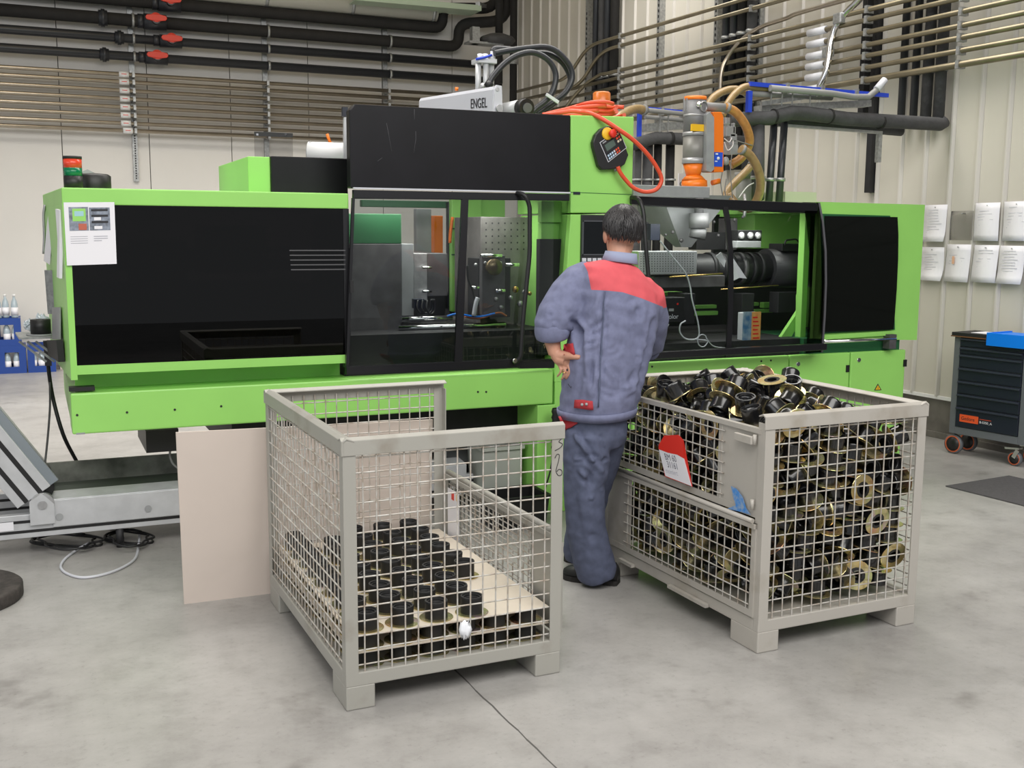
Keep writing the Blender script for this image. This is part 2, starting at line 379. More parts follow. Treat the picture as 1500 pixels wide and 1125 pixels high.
def valve_pipe(name, lab, z, r, y, pts_end, valve_px, coll_px, m):
    t = thing(name, lab, 'pipe', (1.5, y, z), 0, 'large black pipes on the back wall')
    MB().tube(rounded([(-8.5, y, z)]+pts_end, .22, 6), r, 14).build('pipe', m, t)
    if valve_px:
        vx = at(valve_px, 60, y).x
        v = MB().cyl((vx-.13, y, z), (vx+.13, y, z), r+.022, n=14); v.cyl((vx-.2, y, z), (vx-.13, y, z), r+.012, n=14)
        v.cyl((vx, y-.05, z), (vx, y-r-.09, z), .045); vb = v.build('valve', M_PIPE, t)
        h = MB(); h.lathe([(.0, 0), (.06, 0), (.065, .01), (.06, .035), (0, .04)], (vx, y-r-.05, z+r*.35), (0, -1, .25), 12)
        hp = [(-.125, .0), (-.11, .026), (-.05, .036), (.05, .036), (.11, .026), (.125, 0), (.11, -.026), (.05, -.036), (-.05, -.036), (-.11, -.026)]
        h.prism([(vx+a, y-r-.075, z+r*.35+c) for a, c in hp], (0, -.03, 0))
        h.build('valve_handle', M_REDHANDLE, vb, .006, label='red valve handle')
    if coll_px:
        cx = at(coll_px, 60, y).x
        MB().cyl((cx-.05, y, z), (cx+.05, y, z), r+.018, n=14).cyl((cx-.02, y, z), (cx+.02, y, z), r+.032, n=14).build('union_nut', M_PIPE, t)
pA, pB = bx(648, 24).x, bx(672, 50).x
zA, zB, zC, zD = 4.366, 4.14, 3.928, 3.72
valve_pipe('lagged_pipe', 'uppermost black lagged pipe with red valve on the back wall', zA, .072, PY, [(pA, PY, zA), (pA, PY, zA+.26), (pA+.75, PY-.1, zA+.30), (pA+.75, PY-.1, 6.5)], 250, None, M_DARKLAG)
valve_pipe('lagged_pipe', 'second black lagged pipe down with red valve on the back wall', zB, .072, PY, [(pB, PY, zB), (pB, PY, zB+.30), (pB+.62, PY-.2, zB+.36), (pB+.62, PY-.2, 6.5)], 228, 152, M_DARKLAG)
valve_pipe('coolant_pipe', 'third black pipe down with red valve on the back wall', zC, .053, PY, [(6.0, PY, zC)], 250, 175, M_PIPE)
valve_pipe('coolant_pipe', 'lowest of the black back wall pipes, just above the thin steel row', zD, .053, PY, [(6.0, PY, zD)], 228, 152, M_PIPE)
# white duct and cable tray above
t = thing('air_duct', 'pale round duct running above the black lagged pipes', 'duct', (3, BY-.25, 4.55))
xe = at(640, 20, BY-.25).x
MB().cyl((-8.5, BY-.2, 4.56), (xe, BY-.2, 4.56), .125, n=20).build('duct_shell', mat('pale_duct', (.55, .55, .50, 1), .5), t)
for q in range(5): MB().lathe([(.127, -.02), (.133, -.02), (.133, .02), (.127, .02)], (xe-.05-q*1.1, BY-.2, 4.56), (1, 0, 0), 20).build('duct_band', M_ZINC, t)
t = thing('cable_tray', 'greenish cable tray under the roof near the corner', 'cable tray', (4.5, BY-.6, 4.6))
a, e = at(520, -4, 13.6), at(705, 12, 13.6); dz = (e-a)
MB().bar(a, e, .012, .07).bar(a+Vector((0, .35, 0)), e+Vector((0, .35, 0)), .012, .07).bar(a+Vector((0, .17, -.03)), e+Vector((0, .17, -.03)), .35, .006).build('tray', mat('pale_green_tray', (.45, .55, .42, 1), .5), t)
MB().bar(e+Vector((-.05, .0, .05)), e+Vector((.18, .3, .09)), .06, .05).build('bracket', M_ZINC, t)
# dark dome fitting and corner riser
t = thing('pipe_fitting', 'dark flat pipe fitting with clamp in the corner above the hood', 'pipe fitting', tuple(at(725, 55, 13.2)))
c = at(728, 57, 13.2)
MB().lathe([(0, .07), (.10, .06), (.21, .02), (.24, -.02), (.2, -.07), (0, -.08)], c, (0, 0, 1), 18).build('cap', M_LAG, t)
MB().box((c.x-.42, c.y-.1, c.z-.09), (c.x+.05, c.y+.1, c.z-.065)).box((c.x-.36, c.y-.05, c.z-.09), (c.x-.26, c.y+.05, c.z+.12)).build('bracket', M_ZINC, t)
MB().cyl((c.x+.05, c.y+.05, 7.69), (c.x+.05, c.y+.05, c.z-.55), .05).build('stub_pipe', M_DARKLAG, t)
xr = at(752, 100, 13.6).x
for i, (dx, r, lb) in enumerate(((0, .05, 'dark riser pipe standing in the corner of the two walls'), (-.14, .04, 'dark riser pipe just beside the corner riser pipe'))):
    t = thing('riser_pipe', lb, 'pipe', (xr+dx, 13.6, 2.6), 0, 'riser pipes in the corner')
    MB().cyl((xr+dx, 13.6+i*.15, 3.0), (xr+dx, 13.6+i*.15, 7.6), r, n=12).build('pipe', M_DARKLAG, t)
    MB().cyl((xr+dx, 13.6+i*.15, 3.9), (xr+dx, 13.6+i*.15, 4.0), r+.015, n=12).build('pipe_collar', M_ZINC, t)

# ================================================================ right wall services
def wp(px, py, off=.15): return atw(px, py, off)
def sY(Y): return (Vector((0, Y, 0))-PW).dot(DW)
def wat(Y, off, z): return wpt((Y-PW.y)/DW.y, off, z)
ZR = [3.911, 3.803, 3.656, 3.527, 3.445, 3.342, 3.239, 3.15, 3.054, 2.951]
R0 = 2.0
kx = wp(862, 69).y; kl = wp(843, 117).y
for i, z in enumerate(ZR):
    off = .205
    lab = f'{ordn[i]} steel air pipe from the top along the ribbed right wall'
    if i == 2: lab = 'bent steel pipe curving down off the right wall to the blue frame'
    t = thing('steel_pipe', lab, 'pipe', tuple(wat(6, off, z)), 0, 'steel pipes along the ribbed right wall')
    if i < 2:
        zl = z-.33-.02*i
        pts = rounded([wat(R0, off, z), wat(kx-.05-.3*i, off, z), wat(kl+.1-.3*i, off, zl), wat(13.9, off, zl)], .5, 6)
    elif i == 2:
        p1 = wp(1098, 40, .16); p2 = wp(1062, 85, .22); p3 = at(1056, 128, 8.2)
        pts = spline([wat(R0, off, z), wat(7.5, off, z), wp(1150, 27.5, .16), wp(1112, 41, .16), wp(1085, 60, .2), wp(1066, 84, .25), wp(1057, 105, .3), wp(1055, 135, .3)], 5)
    elif i == 3:
        e = wp(892, 104, .16)
        pts = rounded([wat(R0, off, z), wat(e.y, off, z)], .3) + spline([wp(880, 109, .17), wp(860, 122, .2), wp(842, 140, .25), wp(828, 160, .3), wp(822, 180, .3)], 5)
    else:
        pts = [wat(R0, off, z), wat(13.2, off, z)]
    MB().tube(pts, .0215 if i < 9 else .027, 8).build('pipe', M_TUBE2 if i != 2 else M_TUBE, t)
    for Y in (11.2, 8.85, 6.35+.0, 7.33):
        if i == 2 and Y > 8: continue
        p = wat(Y, off, z); MB().bar(p-NW*.05, p+NW*.03, .03, .062).build('pipe_clip', M_ZINC, t)
    if 4 <= i:
        p = wp(1200, 100, .16); p = wat(p.y, off, z)
        MB().lathe([(.023, -.11), (.034, -.11), (.034, .11), (.023, .11)], p, DW, 10).build('label_sleeve', M_OFFW, t)
# second branch pipe, bright
t = thing('branch_pipe', 'bright steel branch pipe bending from the roof down to the blue frame', 'pipe', tuple(wp(1215, 80, .25)))
MB().tube(spline([wp(1275, -22, .2), wp(1258, 0, .2), wp(1240, 18, .22), wp(1224, 40, .24), wp(1217, 62, .26), wp(1214, 85, .28), wp(1209, 108, .3), wp(1200, 128, .32)], 5), .029, 10).build('pipe', M_CHROME, t)
for px, py in ((1229, 27), (1213, 76)):
    p = wp(px, py, .25); MB().box(p-Vector((.03, .05, .045)), p+Vector((.03, .05, .045))).build('coupling', M_ZINC, t, .01)
# vertical bundles of black pipes on the wall
def bundle(pxs, y, lab, zlow, r, off, m, group):
    for i, px in enumerate(pxs):
        p = wp(px, y, off); rr = r[i]
        t = thing('riser_pipe', lab % ordn[i], 'pipe', (p.x, p.y, zlow), 0, group)
        MB().cyl((p.x, p.y, zlow), (p.x, p.y, 7.6), rr, n=12).build('pipe', m[i], t)
        for zz in (zlow+.42, zlow+1.3): MB().cyl((p.x, p.y, zz), (p.x, p.y, zz+.035), rr+.008, n=12).build('pipe_clip', M_ZINC, t)
bundle((873, 882, 890, 900), 60, '%s riser pipe from the corner in the far bundle on the right wall', 2.2, (.045, .052, .052, .055), .105, (M_PIPE, M_LAG, M_PIPE, M_DARKLAG), 'far riser bundle on the right wall')
bundle((1063, 1075, 1087, 1101), 60, '%s riser pipe from the far end in the middle bundle on the right wall', 2.3, (.042, .045, .052, .055), .105, (M_PIPE, M_PIPE, M_DARKLAG, M_LAG), 'middle riser bundle on the right wall')
bundle((1321, 1339, 1357, 1376), 150, '%s riser pipe from the far end above the dark lagged branch', 2.52, (.031, .031, .043, .044), .105, (M_PIPE, M_PIPE, M_LAG, M_LAG), 'near riser bundle on the right wall')
for i, (px, lab) in enumerate(((863, 'slotted strut on the right wall beside the far riser bundle'), (968, 'slotted strut on the right wall left of the middle riser bundle'),
        (1052, 'slotted strut at the far side of the middle riser bundle'), (1114, 'slotted strut at the near side of the middle riser bundle'), (1270, 'dark strut on the right wall, farther of the pair above the blue frame'), (1286, 'dark strut on the right wall, nearer of the pair above the blue frame'))):
    p = wp(px, 60, .03); zb = 2.55 if i < 5 else 2.02
    t = thing('wall_strut', lab, 'strut', (p.x, p.y, zb), 0, 'struts on the right wall')
    b = MB(); b.prism([wat(p.y-.03, 0, zb), wat(p.y+.03, 0, zb), wat(p.y+.03, .07, zb), wat(p.y-.03, .07, zb)], (0, 0, 7.5-zb)); b.build('channel', M_VOID if i > 3 else M_ZINC, t)
    b = MB()
    for q in range(24):
        z = max(zb, 2.9)+.05+q*.06
        b.prism([wat(p.y-.01, .069, z), wat(p.y+.01, .069, z), wat(p.y+.01, .073, z), wat(p.y-.01, .073, z)], (0, 0, .03))
    b.build('slots', M_BLACK, t)['kind'] = 'stuff'
M_FAINT = mat('faint_print', (.60, .60, .66, 1), .6)
# papers on the right wall
prs = [(1355, 300, 1388, 354, 0), (1430, 297, 1466, 353, 0), (1472, 295, 1510, 353, 0), (1350, 362, 1383, 411, 0), (1387, 358, 1422, 413, 0), (1427, 359, 1463, 414, 0), (1465, 360, 1502, 416, 0), (1394, 309, 1427, 352, 1)]
plab = ['white sheet in the upper row on the right wall, next to the green machine cover', 'white sheet in the upper row, beside the empty clear sleeve', 'white sheet at the right end of the upper row on the wall',
        'curled white sheet in the lower row, next to the green machine cover', 'white sheet with an orange smudge under the empty clear sleeve', 'third white sheet along the lower row from the machine', 'fourth white sheet along the lower row, above the tool trolley', 'empty clear sleeve hanging in the upper row on the right wall']
for k, (x0, y0, x1, y1, kind) in enumerate(prs):
    p = wp((x0+x1)/2, y0, .03); q = wp((x0+x1)/2, y1, .03)
    Y0, Y1 = wp(x0, y0, .03).y, wp(x1, y0, .03).y; zt, zb = p.z, q.z
    t = thing('wall_sleeve' if kind else 'paper_sheet', plab[k], 'sheet', (p.x, p.y, zb), 0, 'sheets hung on the right wall')
    b = MB(); n = 7; vs = []
    for j in range(n):
        u = j/(n-1); off = .028+.006*math.sin(u*3+k)+(.035*max(0, u-.6)**1.5*3 if k in (3, 6, 0) else .01*u)
        for i in range(3):
            v = i/2; vs.append(wat(Y0+(Y1-Y0)*v, off+.006*math.sin(v*3.1), zt+(zb-zt)*u))
    b.add(vs, [(j*3+i, j*3+i+1, j*3+i+4, j*3+i+3) for j in range(n-1) for i in range(2)], True)
    o = b.build('sheet', M_SLEEVE if kind else M_SHEET, t); sm = o.modifiers.new('thick', 'SOLIDIFY'); sm.thickness = .0012
    if kind == 0:
        b = MB(); rr = random.Random(k)
        for j in range(9):
            if rr.random() < .25: continue
            u = .14+j*.075; a0 = .12+rr.random()*.1; a1 = .5+rr.random()*.35
            off = .0315+.006*math.sin(u*3+k)+.006*math.sin(1.55)
            pa, pb = wat(Y0+(Y1-Y0)*a0, off, zt+(zb-zt)*u), wat(Y0+(Y1-Y0)*a1, off, zt+(zb-zt)*u)
            b.bar(pa, pb, .0008, .004)
        b.build('print_lines', M_FAINT, t)['kind'] = 'stuff'
        if k == 4:
            MB().box(wat(Y0+(Y1-Y0)*.35, .042, zt+(zb-zt)*.42)-Vector((.001, .012, .03)), wat(Y0+(Y1-Y0)*.35, .042, zt+(zb-zt)*.42)+Vector((.001, .012, .03))).build('smudge', mat('orange_smudge', (.75, .45, .3, 1), .6), t)
    MB().cyl(wat((Y0+Y1)/2, .0, zt-.02), wat((Y0+Y1)/2, .044, zt-.02), .004, n=8).build('pin', M_ZINC, t)

# service drop from the right wall over the machine: blue strut frame, hoses, lagged branch
def drop(nm, Y, blue, lag, lag_r, tag_s):
    t = thing('strut_frame', f'blue strut frame with clips reaching from the wall {tag_s}', 'strut frame', tuple(blue[1]))
    b = MB(); b.bar(blue[0], blue[1], .03, .03).bar(blue[0]+Vector((0, 0, -.05)), blue[0]+Vector((0, 0, -blue[2])), .034, .034, (0, 1, 0)); b.build('strut', M_DBLUE, t)
    d = blue[1]-blue[0]
    for f in (.25, .5, .75): p = blue[0]+d*f; MB().box(p-Vector((.012, .035, .05)), p+Vector((.012, .035, .026))).build('pipe_clip', M_ZINC, t)
    return t
HY = 6.58
bl0, bl1 = at(1098, 123, HY), at(1300, 140, HY)
drop('n', HY, (bl0, bl1, .20), None, 0, 'above the right end of the machine')
lagp = [at(1376, 172, HY), at(1250, 172, HY), at(1160, 164, HY), at(1125, 172, HY), at(1080, 176, HY+.1)]
t = thing('lagged_branch_pipe', 'thick dark lagged pipe running level from the wall to the hopper', 'pipe', tuple(lagp[0]))
MB().tube([at(1383, 178, HY), at(1378, 182, HY), at(1240, 174, HY), at(1180, 166, HY), at(1160, 165, HY), at(1128, 173, HY), at(1095, 174, HY+.05), at(1070, 176, HY+.1)], .052, 14).build('pipe', M_LAG, t)
MB().tube([at(1320, 192, HY+.12), at(1250, 186, HY+.12), at(1140, 178, HY+.12)], .04, 12).build('return_pipe', M_LAG, t)
for px, py in ((1290, 178.5), (1215, 170.5), (1133, 171)): p = at(px, py, HY); MB().cyl(p-Vector((.008, 0, 0)), p+Vector((.008, 0, 0)), .057, n=14).build('band', M_DARKLAG, t)
t = thing('steel_bracket', 'plain steel bracket arm under the lagged branch pipe', 'bracket', tuple(at(1285, 195, HY+.1)))
MB().bar(at(1137, 183, HY+.1), at(1285, 194, HY+.1), .04, .02).build('arm', M_STEEL, t)
p = at(1288, 196, HY+.1); MB().bar(p+Vector((0, 0, .02)), p+Vector((0, 0, -.22)), .035, .035).build('stub', M_ZINC, t)
for i, (px, lab, m, yb) in enumerate(((1114, 'thickest dark drop pipe beside the suction hoses', M_LAG, 292), (1130, 'black drop pipe between the lagged drop pipe and its twin', M_PIPE, 296), (1145, 'black drop pipe with a clamp above the door frame, outermost', M_PIPE, 296))):
    a, e = at(px+(4 if i else -3), 180, HY+.05), at(px-4, yb, HY-.1)
    t = thing('drop_pipe', lab, 'pipe', tuple(e), 0, 'drop pipes behind the hopper')
    MB().cyl(a, e, .046 if i == 0 else .027, n=12).build('pipe', m, t)
    c = a.lerp(e, .72); MB().cyl(c-Vector((0, 0, .012)), c+Vector((0, 0, .012)), (.046 if i == 0 else .027)+.009, n=12).build('pipe_clamp', M_ZINC, t)
t = thing('conduit_pair', 'pair of grey conduits clipped under the blue strut frame', 'conduit', tuple(at(1200, 135, HY)))
MB().tube([at(1128, 129, HY-.03), at(1218, 137, HY-.03), at(1250, 142, HY-.03), at(1272, 142, HY-.03), at(1284, 132, HY-.03), at(1296, 118, HY)], .024, 10).build('conduit', M_GREYP, t)
MB().tube([at(1098, 137, HY+.05), at(1218, 143, HY+.05)], .022, 10).build('conduit', M_GREYP, t)
MB().bar(at(1115, 152, HY+.05), at(1215, 137, HY+.05), .03, .03).build('brace', M_ZINC, t)
MB().tube([at(1284, 131, HY-.035), at(1296, 117, HY-.03)], .027, 10).build('sleeve', M_OFFW, t)
for px in (1130, 1146, 1161, 1187):
    p = at(px, 131+(px-1130)*.1, HY); MB().bar(p, p+Vector((0, 0, -.11)), .008, .008, (0, 1, 0)).build('hanger', M_ZINC, t)
MB().bar(at(1110, 160, HY+.15), at(1270, 152, HY+.15), .10, .05).build('tray', M_ZINC, t)
# the farther drop, behind the pillar
HZ = 8.9
b0, b1 = at(937, 158, HZ), at(1060, 170, HZ)
t = drop('n', HZ, (b0, b1, .32), None, 0, 'just behind the green pillar')
t = thing('lagged_branch_pipe', 'dark lagged pipe running level just behind the green pillar', 'pipe', tuple(at(960, 200, HZ)))
MB().tube([at(1100, 208, HZ), at(960, 202, HZ), at(940, 208, HZ), at(915, 214, HZ)], .058, 12).build('pipe', M_LAG, t)
MB().cyl(at(980, 203, HZ), at(984, 203, HZ), .064, n=12).build('band', M_DARKLAG, t)
for i, (px, lab, m, r) in enumerate(((933, 'grey drop pipe closest to the green pillar', M_LAG, .05), (949, 'dark drop pipe second from the green pillar', M_LAG, .052), (964, 'slim black drop pipe third from the green pillar', M_DARKLAG, .04), (982, 'slim black drop pipe fourth from the green pillar', M_DARKLAG, .045))):
    t = thing('drop_pipe', lab, 'pipe', tuple(at(px, 285, HZ)), 0, 'drop pipes behind the pillar')
    q_ = at(px, 300, HZ+.1); MB().cyl(at(px, 210, HZ+.1), (q_.x, q_.y, 0), r, n=12).build('pipe', m, t)
    MB().cyl(at(px, 262, HZ+.1), at(px, 265, HZ+.1), r+.01, n=12).build('pipe_clamp', M_ZINC, t)
t = thing('conduit_pair', 'grey conduit pair with hangers just behind the green pillar', 'conduit', tuple(at(960, 165, HZ)))
MB().tube([at(905, 172, HZ-.1), at(925, 160, HZ-.1), at(945, 161, HZ-.1), at(1060, 173, HZ-.1)], .022, 8).build('conduit', M_GREYP, t)
MB().tube([at(945, 171, HZ), at(1060, 181, HZ)], .02, 8).build('conduit', M_GREYP, t)
MB().bar(at(940, 188, HZ+.1), at(1060, 180, HZ+.1), .2, .07).build('tray', M_ZINC, t)
for px in (967, 979):
    p = at(px, 168, HZ-.05); MB().bar(p, p+Vector((0, 0, -.16)), .01, .01, (0, 1, 0)).build('hanger', M_ZINC, t)

# ================================================================ injection moulding machine
def pbox(b, x0, y0, x1, y1, Y, d):
    """box whose front face at depth Y spans two measured corners"""
    a, c = at(x0, (y0+y1)/2, Y), at(x1, (y0+y1)/2, Y); xm = (x0+x1)/2
    zt, zb = at(xm, y0, Y).z, at(xm, y1, Y).z
    return b.box((a.x, Y, zb), (c.x, Y+d, zt))
def pb(x0, y0, x1, y1, Y, d): return pbox(MB(), x0, y0, x1, y1, Y, d)
YF = 5.6
mc = thing('moulding_machine', 'long apple green injection moulding machine with smoked panels and clear doors', 'machine', (2.8, 6.3, 0))
# lower beam and bed
beam = MB().box((.138, YF, .66), (2.762, YF+.26, .863)).build('drip_rail', M_GREEN, mc, .008)
for px, py in ((113, 608), (186, 604), (256, 600), (324, 595), (412, 589), (700, 574), (712, 574)):
    p = at(px, py, YF); MB().cyl(p+Vector((0, .004, 0)), p-Vector((0, .003, 0)), .006, n=8).build('screw', M_VOID, beam)
p = at(118, 634, YF); MB().box((p.x-.02, YF-.002, .659), (p.x+.02, YF+.001, .668)).build('paint_chip', M_LGREY, beam)
MB().prism([(.138, YF+.26, .70), (.138, 6.9, .70), (.138, 6.9, .863), (.138, YF+.26, .863)], (2.5, 0, 0)).build('bed_side', M_GREEN, mc)
MB().box((.95, 5.88, .43), (2.70, 6.95, .70)).build('bed', M_VOID, mc)
MB().box((1.1, 6.45, 0), (1.3, 6.9, .43)).build('foot', M_VOID, mc); MB().box((2.4, 6.45, 0), (2.68, 6.9, .43)).build('foot', M_VOID, mc)
pb(214, 630, 262, 662, 5.86, .5).build('junction_box', M_BLACK, mc)
pb(101, 567, 139, 573, 5.62, .06).build('stop_block', M_BLACK, mc)
# left cover
lc = MB().prism([(.145, YF, 1.775), (1.545, YF, 1.775), (1.545, 6.8, 1.775), (.075, 6.8, 1.775)], (0, 0, .08)).build('cover_top', M_GREEN, mc, .006)
MB().prism([(.145, YF, .93), (.165, YF, .93), (.095, 6.8, .93), (.075, 6.8, .93)], (0, 0, .85)).build('cover_side', M_GREEN, mc)
MB().prism([(.167, YF, 1.0), (.167, YF, .955), (.167, YF+.20, .93), (.167, YF+.20, .84), (.167, YF+.26, .84), (.167, YF+.26, 1.0)], (1.368, 0, 0)).build('cover_sill', M_GREEN, mc)
MB().box((.172, YF+.004, 1.0), (1.513, YF+.014, 1.776)).build('smoked_panel', M_SMOKE, mc, label='large smoked dark panel')
MB().box((.1455, YF-.001, .93), (.1745, YF+.02, 1.775)).build('cover_edge', M_GREEN, mc)
MB().box((1.513, YF, .93), (1.545, YF+.05, 1.775)).build('cover_post', M_FRAME, mc)
b = MB(); b.box((.25, 6.0, 1.0), (1.5, 6.9, 1.35)); b.box((.5, 5.9, 1.2), (.75, 6.5, 1.6)); b.build('clamp_unit', M_VOID, mc)
MB().cyl((.4, 6.1, 1.5), (1.5, 6.1, 1.5), .06).cyl((.4, 6.6, 1.5), (1.5, 6.6, 1.5), .06).build('toggle_rod', M_STEEL, mc)
pb(300, 330, 390, 400, 6.2, .4).build('clamp_plate', M_GREEN, mc)
lv = MB()
for k in range(5): pbox(lv, 424+k*.6, 366+k*7, 506, 367.6+k*7, YF-.001, .006)
lv.build('louvre', mat('louvre_grey', (.09, .09, .095, 1), .4), mc)['kind'] = 'stuff'
# raised rear boxes
g0, g1 = at(363, 229, 5.9), at(390, 229, 5.9)
Yb = atx(320, 240, g0.x).y
MB().box((g0.x, 5.9, 1.84), (g1.x+.02, Yb, 2.05)).build('rear_box', M_GREEN, mc, .004)
MB().box((g1.x+.02, 5.88, 1.84), (1.62, 6.9, 2.055)).build('rear_panel', M_HOOD, mc, .006)
# hood over the mould area
hp = [(1.556+.06, 1.884), (2.852, 1.884), (2.852, 2.322), (1.556+.03, 2.318), (1.556, 2.285), (1.556, 1.884)]
hd = MB().prism([(x, YF, z) for x, z in hp], (0, .07, 0)).build('hood', M_HOOD, mc, .006)
b = MB()
for pts in (((566, 180), (569, 195), (574, 222)), ((607, 160), (607, 175)), ((609, 192), (609, 205), (606, 224)), ((553, 236), (560, 231))):
    b.tube([at(x, y, YF-.0005) for x, y in pts], .0012, 4)
b.build('scratches', mat('scratch_grey', (.10, .10, .11, 1), .6), hd)['kind'] = 'stuff'
p0, p1 = at(517.5, 275.5, YF-.012), at(834.5, 282.5, YF-.012)
MB().bar(p0, p1, .02, .008).build('hood_trim', M_OFFW, mc, label='thin pale trim under the hood')
# sliding mould door
dY = YF-.03
dr = MB()
dr.prism([at(518, 278, dY), at(834, 284.5, dY), at(834, 294, dY), at(518, 291, dY)], (0, .03, 0)).build('door_top_rail', M_FRAME, mc)
d0 = MB().prism([at(519, 290, dY), at(833, 293, dY), at(814, 529, dY), at(511, 538, dY)], (0, .008, 0)).build('mould_door', M_PANE, mc, label='clear sliding mould door')
MB().prism([at(508, 537.5, dY-.01), at(761, 526, dY-.01), at(761, 537, dY-.01), at(508, 549, dY-.01)], (0, .035, 0)).build('door_bottom_rail', M_FRAME, d0)
MB().prism([at(761, 528, dY), at(813, 526, dY), at(812, 539, dY), at(761, 540, dY)], (0, .03, 0)).build('door_bottom_rail', M_FRAME, d0)
MB().prism([at(516, 290, dY-.004), at(520, 290, dY-.004), at(511, 540, dY-.004), at(507, 540, dY-.004)], (0, .02, 0)).build('door_edge', M_FRAME, d0)
MB().prism([at(677, 292, dY-.003), at(686.5, 292, dY-.003), at(677, 534, dY-.003), at(666, 534, dY-.003)], (0, .02, 0)).build('mullion', M_FRAME, d0)
hY = dY-.05
MB().tube(rounded([at(757, 283, dY), at(768, 284, hY), at(776, 300, hY), at(776, 372, hY), at(771, 420, hY), at(766, 470, hY), at(763, 525, hY), at(752, 532, dY-.01)], .05, 4), .0125, 10).build('handle', M_BLACK, d0)
p = at(752, 528, dY-.025); MB().cyl(p, p-Vector((0, .03, 0)), .013, n=10).build('latch', M_CHROME, d0)
pb(513, 411, 518, 429, dY-.012, .02).build('hinge', M_BLACK, d0)
# inside the mould area
area('cell_fill_light', (2.2, 6.0, 1.84), 1.0, .25, 10, (2.2, 6.3, .9), (1, .98, .92))  # fill light added to brighten the mould area, no lamp of the machine
area('carriage_fill_light', (3.95, 5.85, 1.80), 1.0, .2, 9, (3.95, 6.1, .9), (1, .98, .92))  # second added fill, brightens the parts behind the injection guard
def inner(n, x0, y0, x1, y1, Y, d, m, bev=.004, par=mc): return pb(x0, y0, x1, y1, Y, d).build(n, m, par, bev)
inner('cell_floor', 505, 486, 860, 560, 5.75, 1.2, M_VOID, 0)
inner('moving_platen', 500, 357, 588, 486, 6.05, .7, M_PLATE)
inner('platen_guard', 500, 313, 588, 357, 6.05, .7, M_DGREEN)
inner('backing_plate', 588, 357, 606, 463, 6.08, .6, M_LGREY)
inner('mould_half', 606, 371, 626, 440, 6.12, .5, M_STEEL); inner('mould_half', 626, 371, 655, 434, 6.12, .5, M_PLATE)
b = MB()
for px, py in ((618, 392), (618, 427)): a = at(px, py, 6.09); b.cyl(a, a+Vector((.06, 0, 0)), .009)
b.build('ejector_pin', M_CHROME, mc)
for y0, x0, x1, yy in ((468, 588, 662, 6.02), (481, 583, 740, 5.95)):
    a, e = at(x0, y0, yy), at(x1, y0, yy); MB().cyl(a, Vector((e.x, yy, a.z)), .017, n=12).build('tie_bar', M_CHROME, mc)
a = at(500, 474, 6.5); MB().cyl(a, Vector((2.9, 6.5, a.z)), .03).build('tie_bar', M_CHROME, mc)
inner('rear_window_bar', 530, 294, 668, 304, 6.9, .05, M_DGREEN); inner('rear_post', 657, 296, 662, 460, 6.85, .05, M_FRAME)
inner('rear_guard', 662, 292, 705, 456, 6.8, .06, M_GREEN)
b = MB()
for y in (334, 372): pbox(b, 662, y, 703, y+2, 6.795, .01)
b.build('guard_seam', M_DGREEN, mc)
inner('rear_guard', 700, 288, 740, 330, 6.85, .06, M_GREEN)
inner('rear_wall', 588, 430, 720, 490, 6.95, .05, M_VOID)
pl = inner('fixed_platen', 704, 318, 792, 486, 6.15, .45, mat('platen_steel', (.20, .185, .18, 1), .5, .3, noise=.25, scale=12))
b = MB()
for i in range(9):
    for j in range(5):
        px, py = 712+i*9.2, 327+j*9.5; c = at(px, py, 6.15)
        b.cyl(c-Vector((0, .0006, 0)), c+Vector((0, .01, 0)), .0055, n=8)
b.build('bolt_holes', M_VOID, pl)['kind'] = 'stuff'
inner('mould_half', 701, 378, 748, 465, 5.98, .18, M_VOID); inner('mould_plate', 706, 374, 740, 462, 5.94, .05, M_PLATE)
b = MB(); c = at(722, 391, 5.9)
b.lathe([(0, -.03), (.028, -.03), (.045, -.01), (.05, .03), (0, .03)], c, (0, -1, 0), 16); b.build('locating_ring', mat('mould_bronze', (.22, .17, .10, 1), .3, .8), mc)
for px, py, L in ((704, 374.5, .135), (690, 421.5, .05), (726, 426, .06), (740, 388, .09)):
    a = at(px, py, 5.92); MB().cyl(a, a+Vector((L, 0, 0)), .011).build('guide_pin', M_CHROME, mc)
for px, py, r in ((711, 385, .014), (733, 385, .014), (697, 388, .016), (755, 424, .03), (768, 428, .022), (727, 438, .018), (748, 436, .02), (776, 430, .02), (762, 445, .028), (734, 450, .02)):
    a = at(px, py, 5.93); MB().ball(a, r*.7, nu=10, nv=6).build('fitting', M_STEEL if (px+py) % 3 else mat('brass_fitting', (.5, .33, .1, 1), .3, .9), mc)
MB().tube(spline([at(684, 388, 5.9), at(686, 410, 5.9), at(692, 425, 5.9), at(697, 452, 5.9), at(692, 464, 5.9)]), .007, 6).build('water_hose', M_BLACK, mc)
MB().tube(spline([at(700, 436, 5.88), at(697, 445, 5.88), at(694, 463, 5.88)]), .014, 8).build('sprue_picker', M_OFFW, mc)
MB().tube(spline([at(655, 463, 5.9), at(670, 460, 5.9), at(700, 464, 5.9), at(725, 459, 5.9)]), .006, 6).build('water_hose', M_BLUE, mc)
MB().tube(spline([at(680, 464, 5.92), at(705, 466, 5.92), at(730, 458, 5.92), at(742, 463, 5.92)]), .006, 6).build('water_hose', mat('orange_hose', (.5, .16, .05, 1), .4), mc)
for i in range(3): MB().tube(spline([at(612+i*7, 440, 6.0), at(611+i*7, 452, 5.98), at(618+i*6, 460, 5.98), at(628+i*4, 455, 6.0), at(632+i*2, 438, 6.0)]), .006, 6).build('water_hose', M_BLACK, mc)
inner('valve_block', 607, 438, 622, 452, 6.0, .05, M_DKBLUE)
